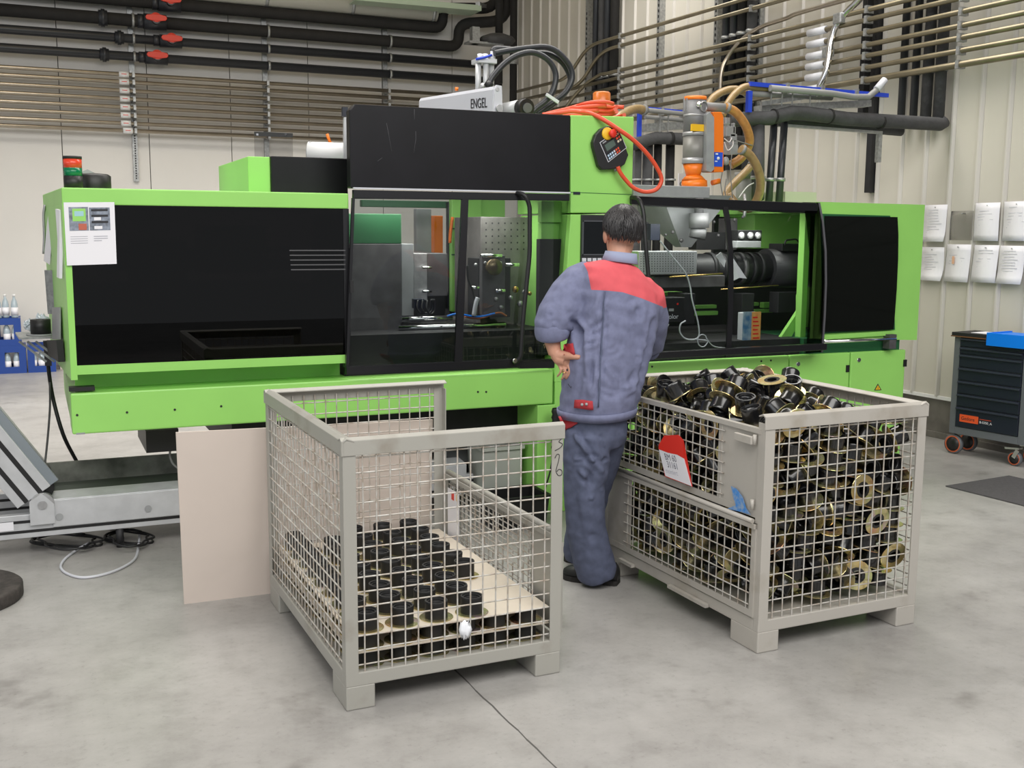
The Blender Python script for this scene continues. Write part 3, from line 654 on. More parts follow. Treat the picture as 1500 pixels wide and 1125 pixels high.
inner('fixed_guard', 793, 294, 834, 326, 5.72, .05, M_GREEN); inner('fixed_guard', 793, 326, 831, 352, 5.74, .05, M_GREEN); inner('added_dark_plate', 790, 350, 828, 520, 5.70, .05, M_VOID)  # last one: dark plate added over the pillar's too bright green side
# parts seen past the rear opening
inner('rear_column', 636, 316, 649, 372, 7.2, .1, M_ORANGE); inner('robot_gripper', 610, 306, 632, 372, 7.1, .06, M_LGREY)
MB().tube(spline([at(663, 318, 6.7), at(660, 340, 6.7), at(659, 356, 6.7)]), .011, 6).build('orange_hose', M_ORANGE, mc)
# under the bed, seen through the near crate
b = MB(); b.prism([at(650, 642, 6.15), at(757, 640, 6.15), at(738, 664, 6.15), at(700, 676, 6.15), at(650, 680, 6.15)], (0, .5, 0)); b.build('chute', M_LGREY, mc, .01)
inner('chute_cover', 650, 604, 668, 622, 6.0, .3, mat('brown_cover', (.2, .1, .06, 1), .6)); inner('chute_back', 668, 600, 745, 622, 6.2, .2, M_PLATE)
# pillar with control panel
pil = MB().prism([at(836.3, 168.5, YF), at(929, 171, YF), at(925.5, 312, YF), at(836, 312, YF)], (0, .75, 0)).build('pillar', M_GREEN, mc, .006)
MB().prism([at(836, 314, YF), at(925.5, 314, YF), at(925, 560, YF), at(812.6, 560, YF), at(813, 538, YF), at(829, 420, YF)], (0, .7, 0)).build('pillar_lower', M_GREEN, mc, .005)
MB().box((2.775, YF+.002, .0), (3.30, YF+.7, .79)).build('pillar_base', M_GREEN, mc, .004)
MB().box((2.66, YF-.005, .0), (2.775, YF+.3, .655)).build('pillar_foot', M_GREEN, mc, .004)
MB().bar(at(836, 281.5, YF-.001), at(927, 285, YF-.001), .004, .0025).build('pillar_seam', M_DGREEN, pil)
pb(840, 281, 850, 285, YF-.004, .01).build('key_switch', M_DKBLUE, pil)
con = pb(851, 315, 924, 470, YF-.014, .02).build('control_panel', mat('panel_charcoal', (.02, .021, .024, 1), .4), mc, .003)
fr = MB()
for q in ((853, 323, 922, 325), (853, 372, 922, 374), (853, 323, 855, 374), (920, 323, 922, 374)): pbox(fr, *q, YF-.02, .008)
fr.build('screen_bezel', mat('bezel_grey', (.07, .075, .085, 1), .4), con)
pb(855, 325, 920, 372, YF-.017, .004).build('screen', mat('dark_screen', (.012, .014, .016, 1), .12), con)
for i in range(9): pb(853.5+i*7.4-(0 if i else .5), 378, 859+i*7.4, 383, YF-.02, .008).build('key', M_OFFW, con, .001)
for i in range(9): pb(853.5+i*7.4, 390, 859+i*7.4, 395, YF-.02, .008).build('key', M_LGREY, con, .001)
# pleated hose at the foot
c0, c1 = at(815, 598, 5.52), at(811, 660, 5.52); b = MB(); n = 14
b.lathe([(.030 if i % 2 else .024, -(c0.z-c1.z)*i/n) for i in range(n+1)], c0, (0, 0, 1), 12); b.build('pleated_hose', M_BLACK, mc)
MB().tube(spline([at(811, 660, 5.5), at(806, 690, 5.48), at(799, 715, 5.48), at(795, 740, 5.5)]), .005, 6).build('sensor_cable', M_BLACK, mc)

# injection side
prof = [(5.60, 1.862), (5.555, 1.74), (5.515, 1.55), (5.498, 1.35), (5.495, 1.15), (5.50, .95), (5.505, .90)]
def sweep(b, x0, x1, th=.008, pr=prof):
    n = len(pr); vs = []
    for x in (x0, x1):
        vs += [(x, y, z) for y, z in pr] + [(x, y+th, z) for y, z in pr[::-1]]
    m = 2*n
    b.add(vs, [tuple(range(m)), tuple(range(m, 2*m))[::-1]]+[(i, m+i, m+(i+1) % m, (i+1) % m) for i in range(m)])
    return b
ig = sweep(MB(), 3.30, 4.53).build('injection_guard', M_CLEAR, mc, label='clear curved injection guard')
sweep(MB(), 4.53, 4.655).build('guard_side_strip', pane_mat('grey_strip', (.30, .29, .30, 1), .8), ig)
sweep(MB(), 4.648, 4.662, .014, [(y-.004, z) for y, z in prof]).build('guard_edge', mat('guard_edge_grey', (.10, .10, .11, 1), .2), ig)
MB().prism([at(925, 287, YF-.02), at(1196, 297.5, YF-.02), at(1199, 301, YF-.02), at(1197, 313, YF-.02), at(940, 300.5, YF-.02), at(925, 299, YF-.02)], (0, .12, 0)).build('guard_top_rail', M_FRAME, ig, .004)
a, e = at(946, 521, 5.47), at(1208, 507.5, 5.47)
MB().bar(a, e, .05, .042).build('guard_bottom_rail', M_FRAME, ig, .004)
xm = at(1060, 305, YF).x; sweep(MB(), xm-.018, xm+.018, .012, [(y-.006, z) for y, z in prof]).build('mullion', M_FRAME, ig)
MB().tube(rounded([at(925, 289, YF-.03), at(936, 290, 5.50), at(942.5, 308, 5.47), at(946, 360, 5.44), at(952, 430, 5.43), at(955, 520, 5.44)], .06, 4), .0125, 10).build('handle', M_BLACK, ig)
# inside the injection side
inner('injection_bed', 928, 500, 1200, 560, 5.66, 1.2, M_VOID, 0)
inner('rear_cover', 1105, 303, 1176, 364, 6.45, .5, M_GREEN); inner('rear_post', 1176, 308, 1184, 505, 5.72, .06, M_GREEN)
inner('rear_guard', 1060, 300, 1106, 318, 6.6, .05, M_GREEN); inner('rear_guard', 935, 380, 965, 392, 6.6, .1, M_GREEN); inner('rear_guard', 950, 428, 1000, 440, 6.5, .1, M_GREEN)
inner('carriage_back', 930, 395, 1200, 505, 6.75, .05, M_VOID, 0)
for q in ((1020, 447, 1050, 452, 6.3), (1016, 456, 1052, 462, 6.3), (1104, 443, 1112, 448, 6.3), (1119, 443, 1141, 451, 6.3), (1104, 453, 1141, 458, 6.3)): inner('green_rail', *q, .05, M_GREEN)
b = MB(); b.prism([at(1170, 432, 5.78), at(1181, 430, 5.78), at(1181, 458, 5.78), at(1152, 505, 5.78), at(1137, 505, 5.78), at(1170, 455, 5.78)], (0, .03, 0)); b.build('brace', M_GREEN, mc)
fn = MB(); c = at(990, 287, 6.3); c2 = at(1000, 362, 6.3)
a0, a1 = at(940, 290, 6.3).x-c.x, at(1040, 290, 6.3).x-c.x
fn.add([(c.x+a0, 6.05, c.z), (c.x+a1, 6.05, c.z), (c.x+a1, 6.6, c.z), (c.x+a0, 6.6, c.z), (c2.x-.03, 6.27, c2.z), (c2.x+.05, 6.27, c2.z), (c2.x+.05, 6.35, c2.z), (c2.x-.03, 6.35, c2.z)],
       [(0, 1, 2, 3), (7, 6, 5, 4), (0, 4, 5, 1), (1, 5, 6, 2), (2, 6, 7, 3), (3, 7, 4, 0)])
fn.build('feed_funnel', M_LGREY, mc)
MB().cyl(at(1024, 312, 6.05), at(1024, 334, 6.05), .066, n=22).cyl(at(1024, 334, 6.05), at(1021, 349, 6.05), .054, n=22).cyl(at(1024, 290, 6.05), at(1024, 312, 6.05), .03, n=14).build('feed_throat', mat('throat_grey', (.14, .14, .145, 1), .5, .2), mc)
inner('solenoid_box', 953, 328, 967, 352, 6.1, .1, M_DKBLUE); inner('perforated_cover', 935, 368, 1021, 402, 5.85, .2, M_LGREY)
b = MB()
for i in range(20):
    for j in range(8):
        c = at(939+i*4, 372+j*3.6, 5.85); b.box((c.x-.0035, c.y-.0006, c.z-.0035), (c.x+.0035, c.y+.001, c.z+.0035))
b.build('perforation', M_PLATE, mc)['kind'] = 'stuff'
bl, br = at(1022, 394, 6.1), at(1180, 396, 6.1)
MB().cyl(bl+Vector((-.2, 0, 0)), Vector((br.x, 6.1, bl.z)), .10, n=24).build('barrel', M_BLACK, mc)
MB().cyl(Vector((at(1120, 395, 6.1).x, 6.1, bl.z)), Vector((br.x+.25, 6.1, bl.z)), .135, n=28).build('barrel_cover', mat('barrel_guard', (.03, .03, .033, 1), .35), mc)
for px in (1035, 1050, 1062, 1078, 1092, 1104):
    x = at(px, 392, 6.1).x; MB().cyl((x, 6.1, bl.z), (x+.03, 6.1, bl.z), .112, n=20).build('heater_band', M_PLATE if px % 3 else M_VOID, mc)
inner('carriage', 958, 404, 1062, 421, 5.9, .3, M_PLATE); inner('carriage_rail', 965, 372, 1060, 400, 6.2, .1, M_VOID)
a, e = at(980, 406, 5.85), at(1058, 401, 5.85); MB().cyl(a, e, .006).build('guide_rod', mat('brass_rod', (.6, .42, .15, 1), .25, .9), mc)
a, e = at(1056, 424, 5.85), at(1140, 418, 5.85); MB().cyl(a, e, .004).build('guide_rod', mat('brass_rod_2', (.6, .42, .15, 1), .25, .9), mc)
a = at(1010, 379, 5.95); MB().cyl(a, a+Vector((.0, -.03, 0)), .022).build('dial', M_LGREY, mc)
gb = inner('gauge_block', 1081, 337, 1116, 354, 5.95, .08, M_BLACK)
for px in (1087, 1100, 1111):
    c = at(px, 345, 5.94); MB().lathe([(0, 0), (.019, 0), (.021, .004), (.021, .012), (.0, .012)], c, (0, 1, 0), 16).build('gauge_face', M_WHITE, gb)
    MB().lathe([(.019, -.002), (.023, -.002), (.023, .014), (.019, .014)], c, (0, 1, 0), 16).build('gauge_rim', M_STEEL, gb)
inner('gauge_box', 1080, 353, 1115, 363, 5.94, .09, M_LGREY)
MB().tube(rounded([at(1150, 362, 5.95), at(1150, 352, 5.95), at(1168, 350, 5.95), at(1172, 360, 5.95)], .03), .006, 6).build('grip', M_BLACK, mc)
inner('motor_block', 1146, 357, 1180, 368, 6.0, .15, M_VOID); inner('motor_block', 1020, 340, 1062, 366, 6.3, .1, M_VOID); inner('motor_block', 1064, 320, 1080, 366, 6.3, .1, M_PLATE)
for px, py, r in ((975, 344, .02), (985, 340, .025), (998, 352, .03), (1046, 325, .02), (1076, 322, .025), (1088, 318, .02), (1052, 345, .025)):
    MB().ball(at(px, py, 6.15), r*.5, nu=8, nv=6).build('fitting', M_PLATE, mc)
MB().tube(spline([at(1090, 318, 6.2), at(1092, 300, 6.2), at(1090, 285, 6.3)]), .012, 8).build('feed_pipe', M_STEEL, mc)
pp = MB(); pp.add([at(1048, 375, 5.75), at(1056, 369, 5.75), at(1063, 382, 5.78), at(1061, 392, 5.78)], [(0, 1, 2, 3)]); pp.add([at(1066, 372, 5.75), at(1071, 374, 5.75), at(1094, 408, 5.72), at(1083, 407, 5.72), at(1072, 412, 5.75)], [(0, 1, 2, 3, 4)])
o = pp.build('instruction_sheet', M_SHEET, mc); s_ = o.modifiers.new('t', 'SOLIDIFY'); s_.thickness = .001
tmp = inner('thermo_unit', 960, 436, 1003, 472, 5.72, .25, M_BLACK); text('unit_lettering', 'digicolor', at(964, 467.5, 5.718), (1, 0, 0), (0, 0, 1), .042, M_OFFW, tmp)
pb(992, 444, 994, 446.5, 5.715, .01).build('led', mat('led_red', (.9, .03, .02, 1), .4), tmp); pb(980, 452, 987, 456, 5.715, .01).build('rocker', M_LGREY, tmp)
inner('rail_block', 1002, 430, 1018, 475, 5.8, .2, M_VOID); inner('rail_block', 1086, 430, 1104, 500, 5.95, .1, M_VOID); inner('rail_block', 1140, 428, 1172, 458, 5.95, .1, M_VOID)
cc = [at(967, 353, 5.62), at(985, 376, 5.6), at(1004, 400, 5.6), at(1011, 420, 5.6), at(1014, 440, 5.58), at(1022, 470, 5.57), at(1024, 490, 5.57), at(1018, 497, 5.57), at(1004, 496, 5.57), at(996, 486, 5.57), at(997, 475, 5.57), at(1004, 470, 5.58)]
MB().tube(spline(cc), .0048, 6).build('grey_cable', M_OFFW, mc)
lp = [at(1029+7*math.cos(t), 499+9*math.sin(t), 5.57) for t in [i*.6 for i in range(11)]]
MB().tube(spline([at(1018, 497, 5.57)]+lp+[at(1045, 507, 5.6), at(1062, 510, 5.62)], 4), .0035, 6).build('grey_cable', M_OFFW, mc)
MB().tube(spline([at(980, 475, 5.6), at(968, 495, 5.6), at(957, 512, 5.6)]), .003, 5).build('grey_cable', M_LGREY, mc)
# small carton standing on the bed inside the guard
t = thing('lubricant_tin', 'slim blue and yellow tin standing inside the clear injection guard', 'tin', tuple(at(1102, 508, 5.72)))
tb = pb(1089.5, 458, 1113.5, 508, 5.68, .07); tb.build('body', mat('tin_white', (.6, .62, .66, 1), .35), t, .004)
pb(1089, 457, 1100.5, 507, 5.676, .01).build('label_blue', mat('tin_blue', (.06, .17, .33, 1), .35, noise=.6, scale=20, col2=(.35, .45, .5, 1)), t)
pb(1100.5, 457, 1114, 508, 5.676, .01).build('label_yellow', mat('tin_yellow', (.72, .45, .12, 1), .35, noise=.5, scale=25, col2=(.75, .25, .08, 1)), t)
b = MB()
for j in range(7): pbox(b, 1103, 464+j*6, 1110+(j % 3), 466+j*6, 5.674, .003)
b.build('print_lines', M_RED, t)['kind'] = 'stuff'
# right cover
rc = MB(); rc.prism([(4.655, YF, .98), (5.556, YF, .94), (5.556, YF, 1.862), (4.655, YF, 1.866)], (0, .03, 0)).box((4.655, YF+.03, 1.80), (5.556, YF+1.2, 1.863)).box((5.53, YF+.03, .94), (5.556, YF+1.2, 1.80)); rc.build('right_cover', M_GREEN, mc)
MB().box((4.66, 6.77, .95), (5.52, 6.8, 1.80)).build('cover_back', M_VOID, mc)
MB().prism([at(1202, 313, YF-.004), at(1304, 316, YF-.004), at(1309, 390, YF-.004), at(1311, 483, YF-.004), at(1206, 489, YF-.004)], (0, .02, 0)).build('right_pane_recess', M_DGREEN, mc)
ppr = [(5.592, at(1250, 317, YF).z), (5.575, 1.66), (5.565, 1.5), (5.562, 1.3), (5.566, 1.12), (5.57, at(1250, 484, YF).z)]
xr0, xr1 = at(1203, 400, YF).x, at(1309, 400, YF).x
MB2 = sweep(MB(), xr0, xr1, .006, ppr); MB2.build('dark_side_pane', mat('dark_glossy_pane', (.006, .007, .006, 1), .06, spec=.22), mc, label='dark glossy curved pane')
MB().bar(at(1206, 494, YF-.01), at(1314, 487, YF-.01), .02, .03).build('cover_sill', M_GREEN, mc)
MB().cyl(at(1206, 500.5, YF-.05), at(1312, 496, YF-.05), .012).build('slide_rail', M_CHROME, mc)
pb(1303, 490, 1313, 511, YF-.06, .06).build('rail_end', M_PLATE, mc)
MB().box((4.6, YF+.02, .86), (5.42, YF+.6, .98)).build('rail_shadow_gap', M_DGREEN, mc)  # shade of the gap put in as a dark green box
# base cabinets with doors
MB().box((3.30, YF+.03, .03), (5.455, YF+1.2, .872)).build('base_cabinet', M_GREEN, mc)
xs = [3.30, at(1154.5, 560, YF).x, at(1243.5, 560, YF).x, 5.462]
for i in range(3):
    d = MB().box((xs[i]+.004, YF-.005, .10), (xs[i+1]-.004, YF+.03, .878)).build('base_door', M_GREEN, mc, .008)
    if i:
        p = at((1168, 1257)[i-1], (533, 527)[i-1], YF); MB().cyl(p-Vector((0, .012, 0)), p+Vector((0, .01, 0)), .014, n=12).build('lock', M_CHROME, d)
    hx, hy = ((1154, 545), (1242, 541), (1326, 533))[i]
    pb(hx-2, hy-6, hx+2.5, hy+4, YF-.012, .02).build('hinge', M_BLACK, d)
    if i == 0:
        for px, py in ((1129, 528), (1115, 529), (955, 537)): p = at(px, py, YF-.005); MB().cyl(p, p-Vector((0, .004, 0)), .006, n=8).build('screw', M_VOID, d)
    if i == 2:
        a0, a1, a2 = at(1280.5, 572, YF-.0065), at(1291.5, 571.5, YF-.0065), at(1286, 562, YF-.0065)
        MB().prism([a0, a1, a2], (0, .002, 0)).build('warning_triangle', M_INK, d, label='yellow warning triangle')
        c = (a0+a1+a2)/3; MB().prism([c+(q-c)*.66-Vector((0, .001, 0)) for q in (a0, a1, a2)], (0, .002, 0)).build('triangle_fill', M_YELLOW, d)
        z0 = c-Vector((0, .0018, 0)); MB().prism([z0+Vector((.002, 0, .009)), z0+Vector((-.004, 0, -.001)), z0+Vector((0, 0, -.001)), z0+Vector((-.002, 0, -.009)), z0+Vector((.004, 0, .001)), z0+Vector((0, 0, .001))], (0, .001, 0)).build('bolt_sign', M_INK, d)
# flat plate and pale box on the machine roof
pb(928, 272, 1040, 289, 6.05, .55).build('hopper_plate', M_LGREY, mc, .004)
pb(1150, 281, 1196, 300, 6.5, .3).build('roof_box', mat('roof_cream', (.5, .49, .40, 1), .5), mc)
# white sheet hung on smoked panel
t = thing('photo_sheet', 'white instruction sheet with two photos taped on the smoked panel', 'sheet', tuple(at(134, 388, YF)))
sh = MB(); q = [at(93, 296.5, YF-.006), at(167.5, 296, YF-.006), at(171, 386.5, YF-.014), at(98, 389, YF-.014)]
sh.prism(q, (0, .0012, 0)); sh.build('sheet', M_SHEET, t)
def onsheet(u, v, off=.0018):
    a = q[0].lerp(q[1], u); c = q[3].lerp(q[2], u); return a.lerp(c, v)-Vector((0, off, 0))
def srect(n, u0, v0, u1, v1, m, off=.0012): MB().prism([onsheet(u0, v0, off), onsheet(u1, v0, off), onsheet(u1, v1, off), onsheet(u0, v1, off)], (0, .0006, 0)).build(n, m, t)
MPH = mat('photo_blue_grey', (.30, .34, .42, 1), .5, noise=.6, scale=40); srect('photo', .09, .075, .47, .45, MPH); srect('photo', .49, .085, .90, .45, MPH)
srect('photo_detail', .16, .10, .42, .30, M_GREEN, .0022); srect('photo_detail', .20, .14, .38, .22, mat('photo_cyan', (.35, .6, .65, 1), .5), .003); srect('photo_detail', .27, .34, .43, .44, mat('photo_red', (.5, .12, .07, 1), .5), .0022)
for v in (.11, .20, .30): srect('photo_detail', .53, v, .86, v+.035, M_INK, .0022)
srect('photo_detail', .58, .24, .72, .29, M_SHEET, .0026); srect('photo_detail', .58, .38, .74, .43, M_SHEET, .0026)
for v in (.54, .575, .61, .645): srect('text_line', .10, v, .44, v+.008, M_GREYINK)
for v in (.54, .575, .61): srect('text_line', .56, v, .84-(v > .6)*.12, v+.012, M_GREYINK)

# ================================================================ mesh crates
CW, CL, CH = .835, 1.24, .97
def lwires(us, vs, plane, P0, U, V, r=.0030):
    """grid of round wires in a plane: us = positions of the wires along V, vs = positions of the wires along U"""
    b = MB(); P0, U, V = Vector(P0), Vector(U), Vector(V); N = U.normalized().cross(V.normalized())
    ul, vl = U.length, V.length; rj = random.Random(len(us)+7)
    for u in us:
        q = P0+U.normalized()*u+N*r*.9; k = rj.uniform(-.002, .002)
        b.tube([q, q+V*.5+U.normalized()*k, q+V], r, 5, False)
    for v in vs:
        q = P0+V.normalized()*v-N*r*.9; k = rj.uniform(-.003, .003)
        b.tube([q, q+U*.5+V.normalized()*k, q+U], r, 5, False)
    return b
def rng(a, b, n): return [a+(b-a)*(i+.5)/n for i in range(n)]
def crate(loc, rz, label, flap_u, upper_up, M_BOX):
    t = thing('mesh_crate', label, 'crate', loc, rz, None)
    def B(b, n, m, par=t, bev=0, lab=None): return b.build(n, m, par, bev, lab, True)
    for u0 in (0, CW-.105):
        for v0 in (0, CL-.18): 
            b = MB(); b.box((u0, v0, 0), (u0+.105, v0+.18, .088)); B(b, 'foot', M_BOX, bev=.005)
    for a, c in (((0, 0, .085), (CW, .035, .135)), ((0, CL-.035, .085), (CW, CL, .135)), ((0, .035, .085), (.035, CL-.035, .135)), ((CW-.035, .035, .085), (CW, CL-.035, .135))):
        B(MB().box(a, c), 'base_rail', M_BOX, bev=.004)
    B(MB().box((.03, .03, .105), (CW-.03, CL-.03, .126)), 'floor_plate', M_BOX)
    for u0, du in ((0, 1), (CW, -1)):
        for v0, dv in ((0, 1), (CL, -1)):
            w_, k = .046, .005
            poly = [(u0, v0), (u0+du*w_, v0), (u0+du*w_, v0+dv*k), (u0+du*k, v0+dv*k), (u0+du*k, v0+dv*w_), (u0, v0+dv*w_)]
            if du*dv < 0: poly = poly[::-1]
            B(MB().prism([(x, y, .13) for x, y in poly], (0, 0, .80)), 'post', M_BOX, bev=.001)
    ou = CW-flap_u                                      # the long side that keeps its rail
    def rail(a, c, side):
        """pressed angle rail: upright flange outside and a sloping lip on top"""
        a, c, s_ = Vector(a), Vector(c), Vector(side)
        pr = [(-.004, -.052), (-.004, 0), (.014, .010), (.040, .0), (.040, -.006), (.014, .003), (.002, -.006), (.002, -.052)]
        poly = [a+s_*x+Vector((0, 0, z)) for x, z in pr]
        return MB().prism(poly, c-a)
    zt = CH-.012
    B(rail((-.006, 0, zt), (CW+.006, 0, zt), (0, 1, 0)), 'top_rail', M_BOX, bev=.002)
    B(rail((-.006, CL, zt), (CW+.006, CL, zt), (0, -1, 0)), 'top_rail', M_BOX, bev=.002)
    B(rail((ou, -.006, zt), (ou, CL+.006, zt), (1 if ou < .1 else -1, 0, 0)), 'top_rail', M_BOX, bev=.002)
    nz_ = 15; zz = rng(0, .79, nz_)
    for v0, sg in ((.008, 1), (CL-.008, 1)):
        o = B(lwires(rng(0, CW-.09, 15), zz, 0, (.045, v0, .132), (CW-.09, 0, 0), (0, 0, .80)), 'wire_mesh', M_WIRE); o['kind'] = 'stuff'
    du = .008 if ou < .1 else CW-.008
    o = B(lwires(rng(0, CL-.09, 23), zz, 0, (du, .045, .132), (0, CL-.09, 0), (0, 0, .80)), 'wire_mesh', M_WIRE); o['kind'] = 'stuff'
    # drop side: two flaps
    s = 1 if flap_u < .1 else -1
    def flap(n, z0, z1, x0, plate, lab):
        """steel-framed flap standing on the flap side, from z0 to z1, with mesh and one plain plate end"""
        f = B(MB().box((x0-.004, .03, z0), (x0+.004, .055, z1)).box((x0-.004, CL-.055, z0), (x0+.004, CL-.03, z1)).box((x0-.004, .055, z0), (x0+.004, CL-.055, z0+.028)).box((x0-.012, .03, z1-.02), (x0+.012, CL-.03, z1)), n, M_BOX, lab=lab)
        va, vb = plate
        B(MB().box((x0-.003, va, z0+.02), (x0+.003, vb, z1-.018)), 'flap_plate', M_BOX, f)
        m0, m1 = (vb-.05, CL-.05) if va < .5 else (.05, va+.05)
        nn = int((m1-m0)/.05)
        o = B(lwires(rng(0, m1-m0, nn), rng(0, z1-z0-.05, 7 if z1-z0 > .3 else 6), 0, (x0-.006*s, m0, z0+.026), (0, m1-m0, 0), (0, 0, z1-z0-.05)), 'wire_mesh', M_WIRE, f); o['kind'] = 'stuff'
        return f
    x0 = flap_u+.012*s if flap_u < .1 else flap_u-.012
    lo = flap('lower_flap', .142, .525, flap_u-.004*s, (CL-.27, CL-.05) if flap_u < .1 else (.05, .24), None)
    up = None
    if upper_up:
        up = flap('upper_flap', .545, .905, flap_u+.008*s, (.05, .31), None)
        for (v, z) in ((.035, .86),): B(MB().box((flap_u-.02*s-.008, v+.02, z-.02), (flap_u-.02*s+.010, v+.13, z+.012)), 'latch', M_BOX, up, .003)
        B(MB().cyl((flap_u-.012*s, .045, .535), (flap_u-.012*s, CL-.045, .535), .010, n=10), 'hinge_tube', M_BOX, up)
        for z in (.86, .60): B(MB().cyl((flap_u-.012*s, .052, z-.02), (flap_u-.012*s, .052, z+.02), .008, n=8), 'hinge_pin', M_BOX, up)
    else:
        x1 = flap_u-.018*s
        up = B(MB().box((x1-.004, .03, .15), (x1+.004, .055, .50)).box((x1-.004, CL-.055, .15), (x1+.004, CL-.03, .50)).box((x1-.004, .055, .15), (x1+.004, CL-.055, .175)).box((x1-.004, .055, .475), (x1+.004, CL-.055, .50)), 'folded_flap', M_BOX)
        B(MB().box((x1-.002, .055, .175), (x1+.002, .30, .475)), 'flap_plate', M_BOX, up)
        o = B(lwires(rng(0, CL-.36, 17), rng(0, .30, 6), 0, (x1, .30, .175), (0, CL-.36, 0), (0, 0, .30)), 'wire_mesh', M_WIRE, up); o['kind'] = 'stuff'
        ls = B(MB().box((flap_u-.014, 1.00, .24), (flap_u-.0125, 1.14, .47)), 'label_sheet', M_SHEET, lo, 0, 'white label sheet with red and yellow corner marks')
        B(MB().box((flap_u-.0155, 1.06, .425), (flap_u-.0138, 1.09, .46)), 'red_mark', M_RED, lo); B(MB().box((flap_u-.0155, 1.015, .43), (flap_u-.0138, 1.03, .46)), 'yellow_mark', M_YELLOW, lo)
        B(MB().cyl((flap_u-.010*s, .045, .532), (flap_u-.010*s, CL-.045, .532), .013, n=10), 'hinge_tube', M_BOX)
    return t, B, up
LX, LY, LA = .9207, 3.4607, math.radians(.65)
RX, RY, RA = 2.559, 3.3252, math.radians(.98)
ct, cB, cu_ = crate((LX, LY, 0), LA, 'half-empty grey mesh crate with sleeves set out in rows on a board', CW, False, M_BOX)
rt, rB, ru = crate((RX, RY, 0), RA, 'grey mesh crate heaped full of black sleeves with a red tag on its flap', 0, True, M_BOX2)
# hand-drawn figures on the right post of the half-empty crate
def stroke(pts, n): 
    y = -.0006; P = []
    for px, py in pts:
        q = at(620+px/5.114, 560+py/5.114, LY+.0098); L = WM[ct.as_pointer()].inverted() @ q; P.append(Vector((L.x, y, L.z)))
    return cB(MB().tube(spline(P, 4), .0014, 5), n, M_INK)
stroke([(985, 425), (1010, 405), (1035, 420), (1015, 445), (1042, 462), (1025, 490), (985, 512)], 'pen_mark')
stroke([(985, 568), (1000, 540), (1018, 545), (1012, 590), (998, 640), (994, 670), (1012, 698), (1036, 690), (1036, 660), (1015, 652), (1000, 668)], 'pen_mark')
# crumpled tissue caught in the front mesh
c = at(681, 922, LY-.012); t = thing('paper_tissue', 'crumpled white tissue caught in the front mesh of the crate', 'tissue', tuple(c))
b = MB(); b.ball((c.x, c.y, c.z), .024, .016, .040, 14, 10); rr = random.Random(5)
b.v = [Vector((c.x, c.y, c.z))+(p-c)*(.8+.35*math.sin(p.x*310+p.z*190)*math.cos(p.z*260+p.y*400)) for p in b.v]
b.build('crumpled_paper', mat('tissue_white', (.85, .87, .92, 1), .7), t)
# boards
tb = thing('layer_board', 'pale board carrying the top layer of sleeves in the crate', 'board', (LX, LY, .25), LA, 'boards between the sleeve layers')
MB().box((.034, .034, .2515), (.800, CL-.036, .2555)).build('sheet', M_LINER, tb, 0, None, False) if 0 else None
def boardz(n, z, lab):
    t = thing('layer_board', lab, 'board', (LX, LY, z), LA, 'boards between the sleeve layers')
    return MB().box((.034, .034, 0), (.801, CL-.036, .0045)).build('sheet', M_LINER, t, 0, None, True)
bpy.data.objects.remove(tb)
boardz(0, .2520, 'pale board carrying the top layer of sleeves in the half-empty crate')
boardz(1, .1895, 'pale board between the two lower sleeve layers in the half-empty crate')
# flanged sleeves
def sleeve_proto(name, label, group, R, RF, H, n, rub):
    t = thing(name, label, 'pipe fitting', (0, 0, 0), 0, group)
    k = R/.042
    f = MB(); f.lathe([(.030*k, 0), (RF-.001, 0), (RF, .0008), (RF, .0022), (RF-.001, .003), (.030*k, .003), (.030*k, 0)], n=n+6, smooth=False)
    f.build('flange', M_GOLD, t)
    s = MB(); s.lathe([(.021*k, .0002), (.034*k, -.0004), (.034*k, .0032), (R, .0032), (R, H*.80), (R*1.02, H*.84), (R*1.02, H*.96), (R*.99, H), (R*.86, H), (R*.82, H-.006), (R*.72, H-.006), (R*.70, H-.012), (R*.60, H-.012), (.021*k, H-.018), (.021*k, .0002)], n=n, smooth=True)
    o = s.build('sleeve', rub, t)
    e = o.modifiers.new('sharp', 'EDGE_SPLIT'); e.split_angle = math.radians(38)
    return t
cols = [.105, .238, .372, .506, .640]
rows = [.095+.1335*k for k in range(9)]
sp = sleeve_proto('flanged_sleeve', 'x', 'flanged sleeves on the top board', .042, .0625, .066, 20, M_RUBMAT)
first = True; MLc = Matrix.Translation((LX, LY, 0)) @ Matrix.Rotation(LA, 4, 'Z'); rj = random.Random(11)
for i, v in enumerate(rows):
    for j, u in enumerate(cols):
        if j == 4 and i < 3: continue
        if (i, j) in ((8, 1),): continue
        p = MLc @ Vector((u+rj.uniform(-.004, .004), v+rj.uniform(-.005, .005), .2567))
        k = len(cols)-j if i >= 3 else 4-j
        lab = f'black sleeve, {ordn[i]} row back from the front mesh, {ordn[k-1]} in from the bare strip'
        if first: o = sp; o.location = p; o['label'] = lab; first = False
        else: o = dup(sp, p, None, lab)
        o.rotation_mode = 'XYZ'; o.rotation_euler = (0, 0, rj.uniform(0, 6))
cols2 = [.105+.125*k for k in range(6)]
for z, grp, lab in ((.1943, 'sleeves under the top board', 'black sleeve just under the top board'), (.1272, 'sleeves in the bottom layer', 'black sleeve in the bottom layer')):
    for i, v in enumerate(rows):
        for j, u in enumerate(cols2):
            if not (i < 2 or j < 1): continue
            o = dup(sp, MLc @ Vector((u+rj.uniform(-.002, .002), v, z)), None, lab+(f', {ordn[j]} from the left post in the {ordn[i]} row' if i < 2 else f', {ordn[i]} back along the left mesh'), grp); o.rotation_mode = 'XYZ'
            o.scale = (.97, .97, .845 if z > .15 else .91); o.rotation_euler = (0, 0, rj.uniform(0, 6))
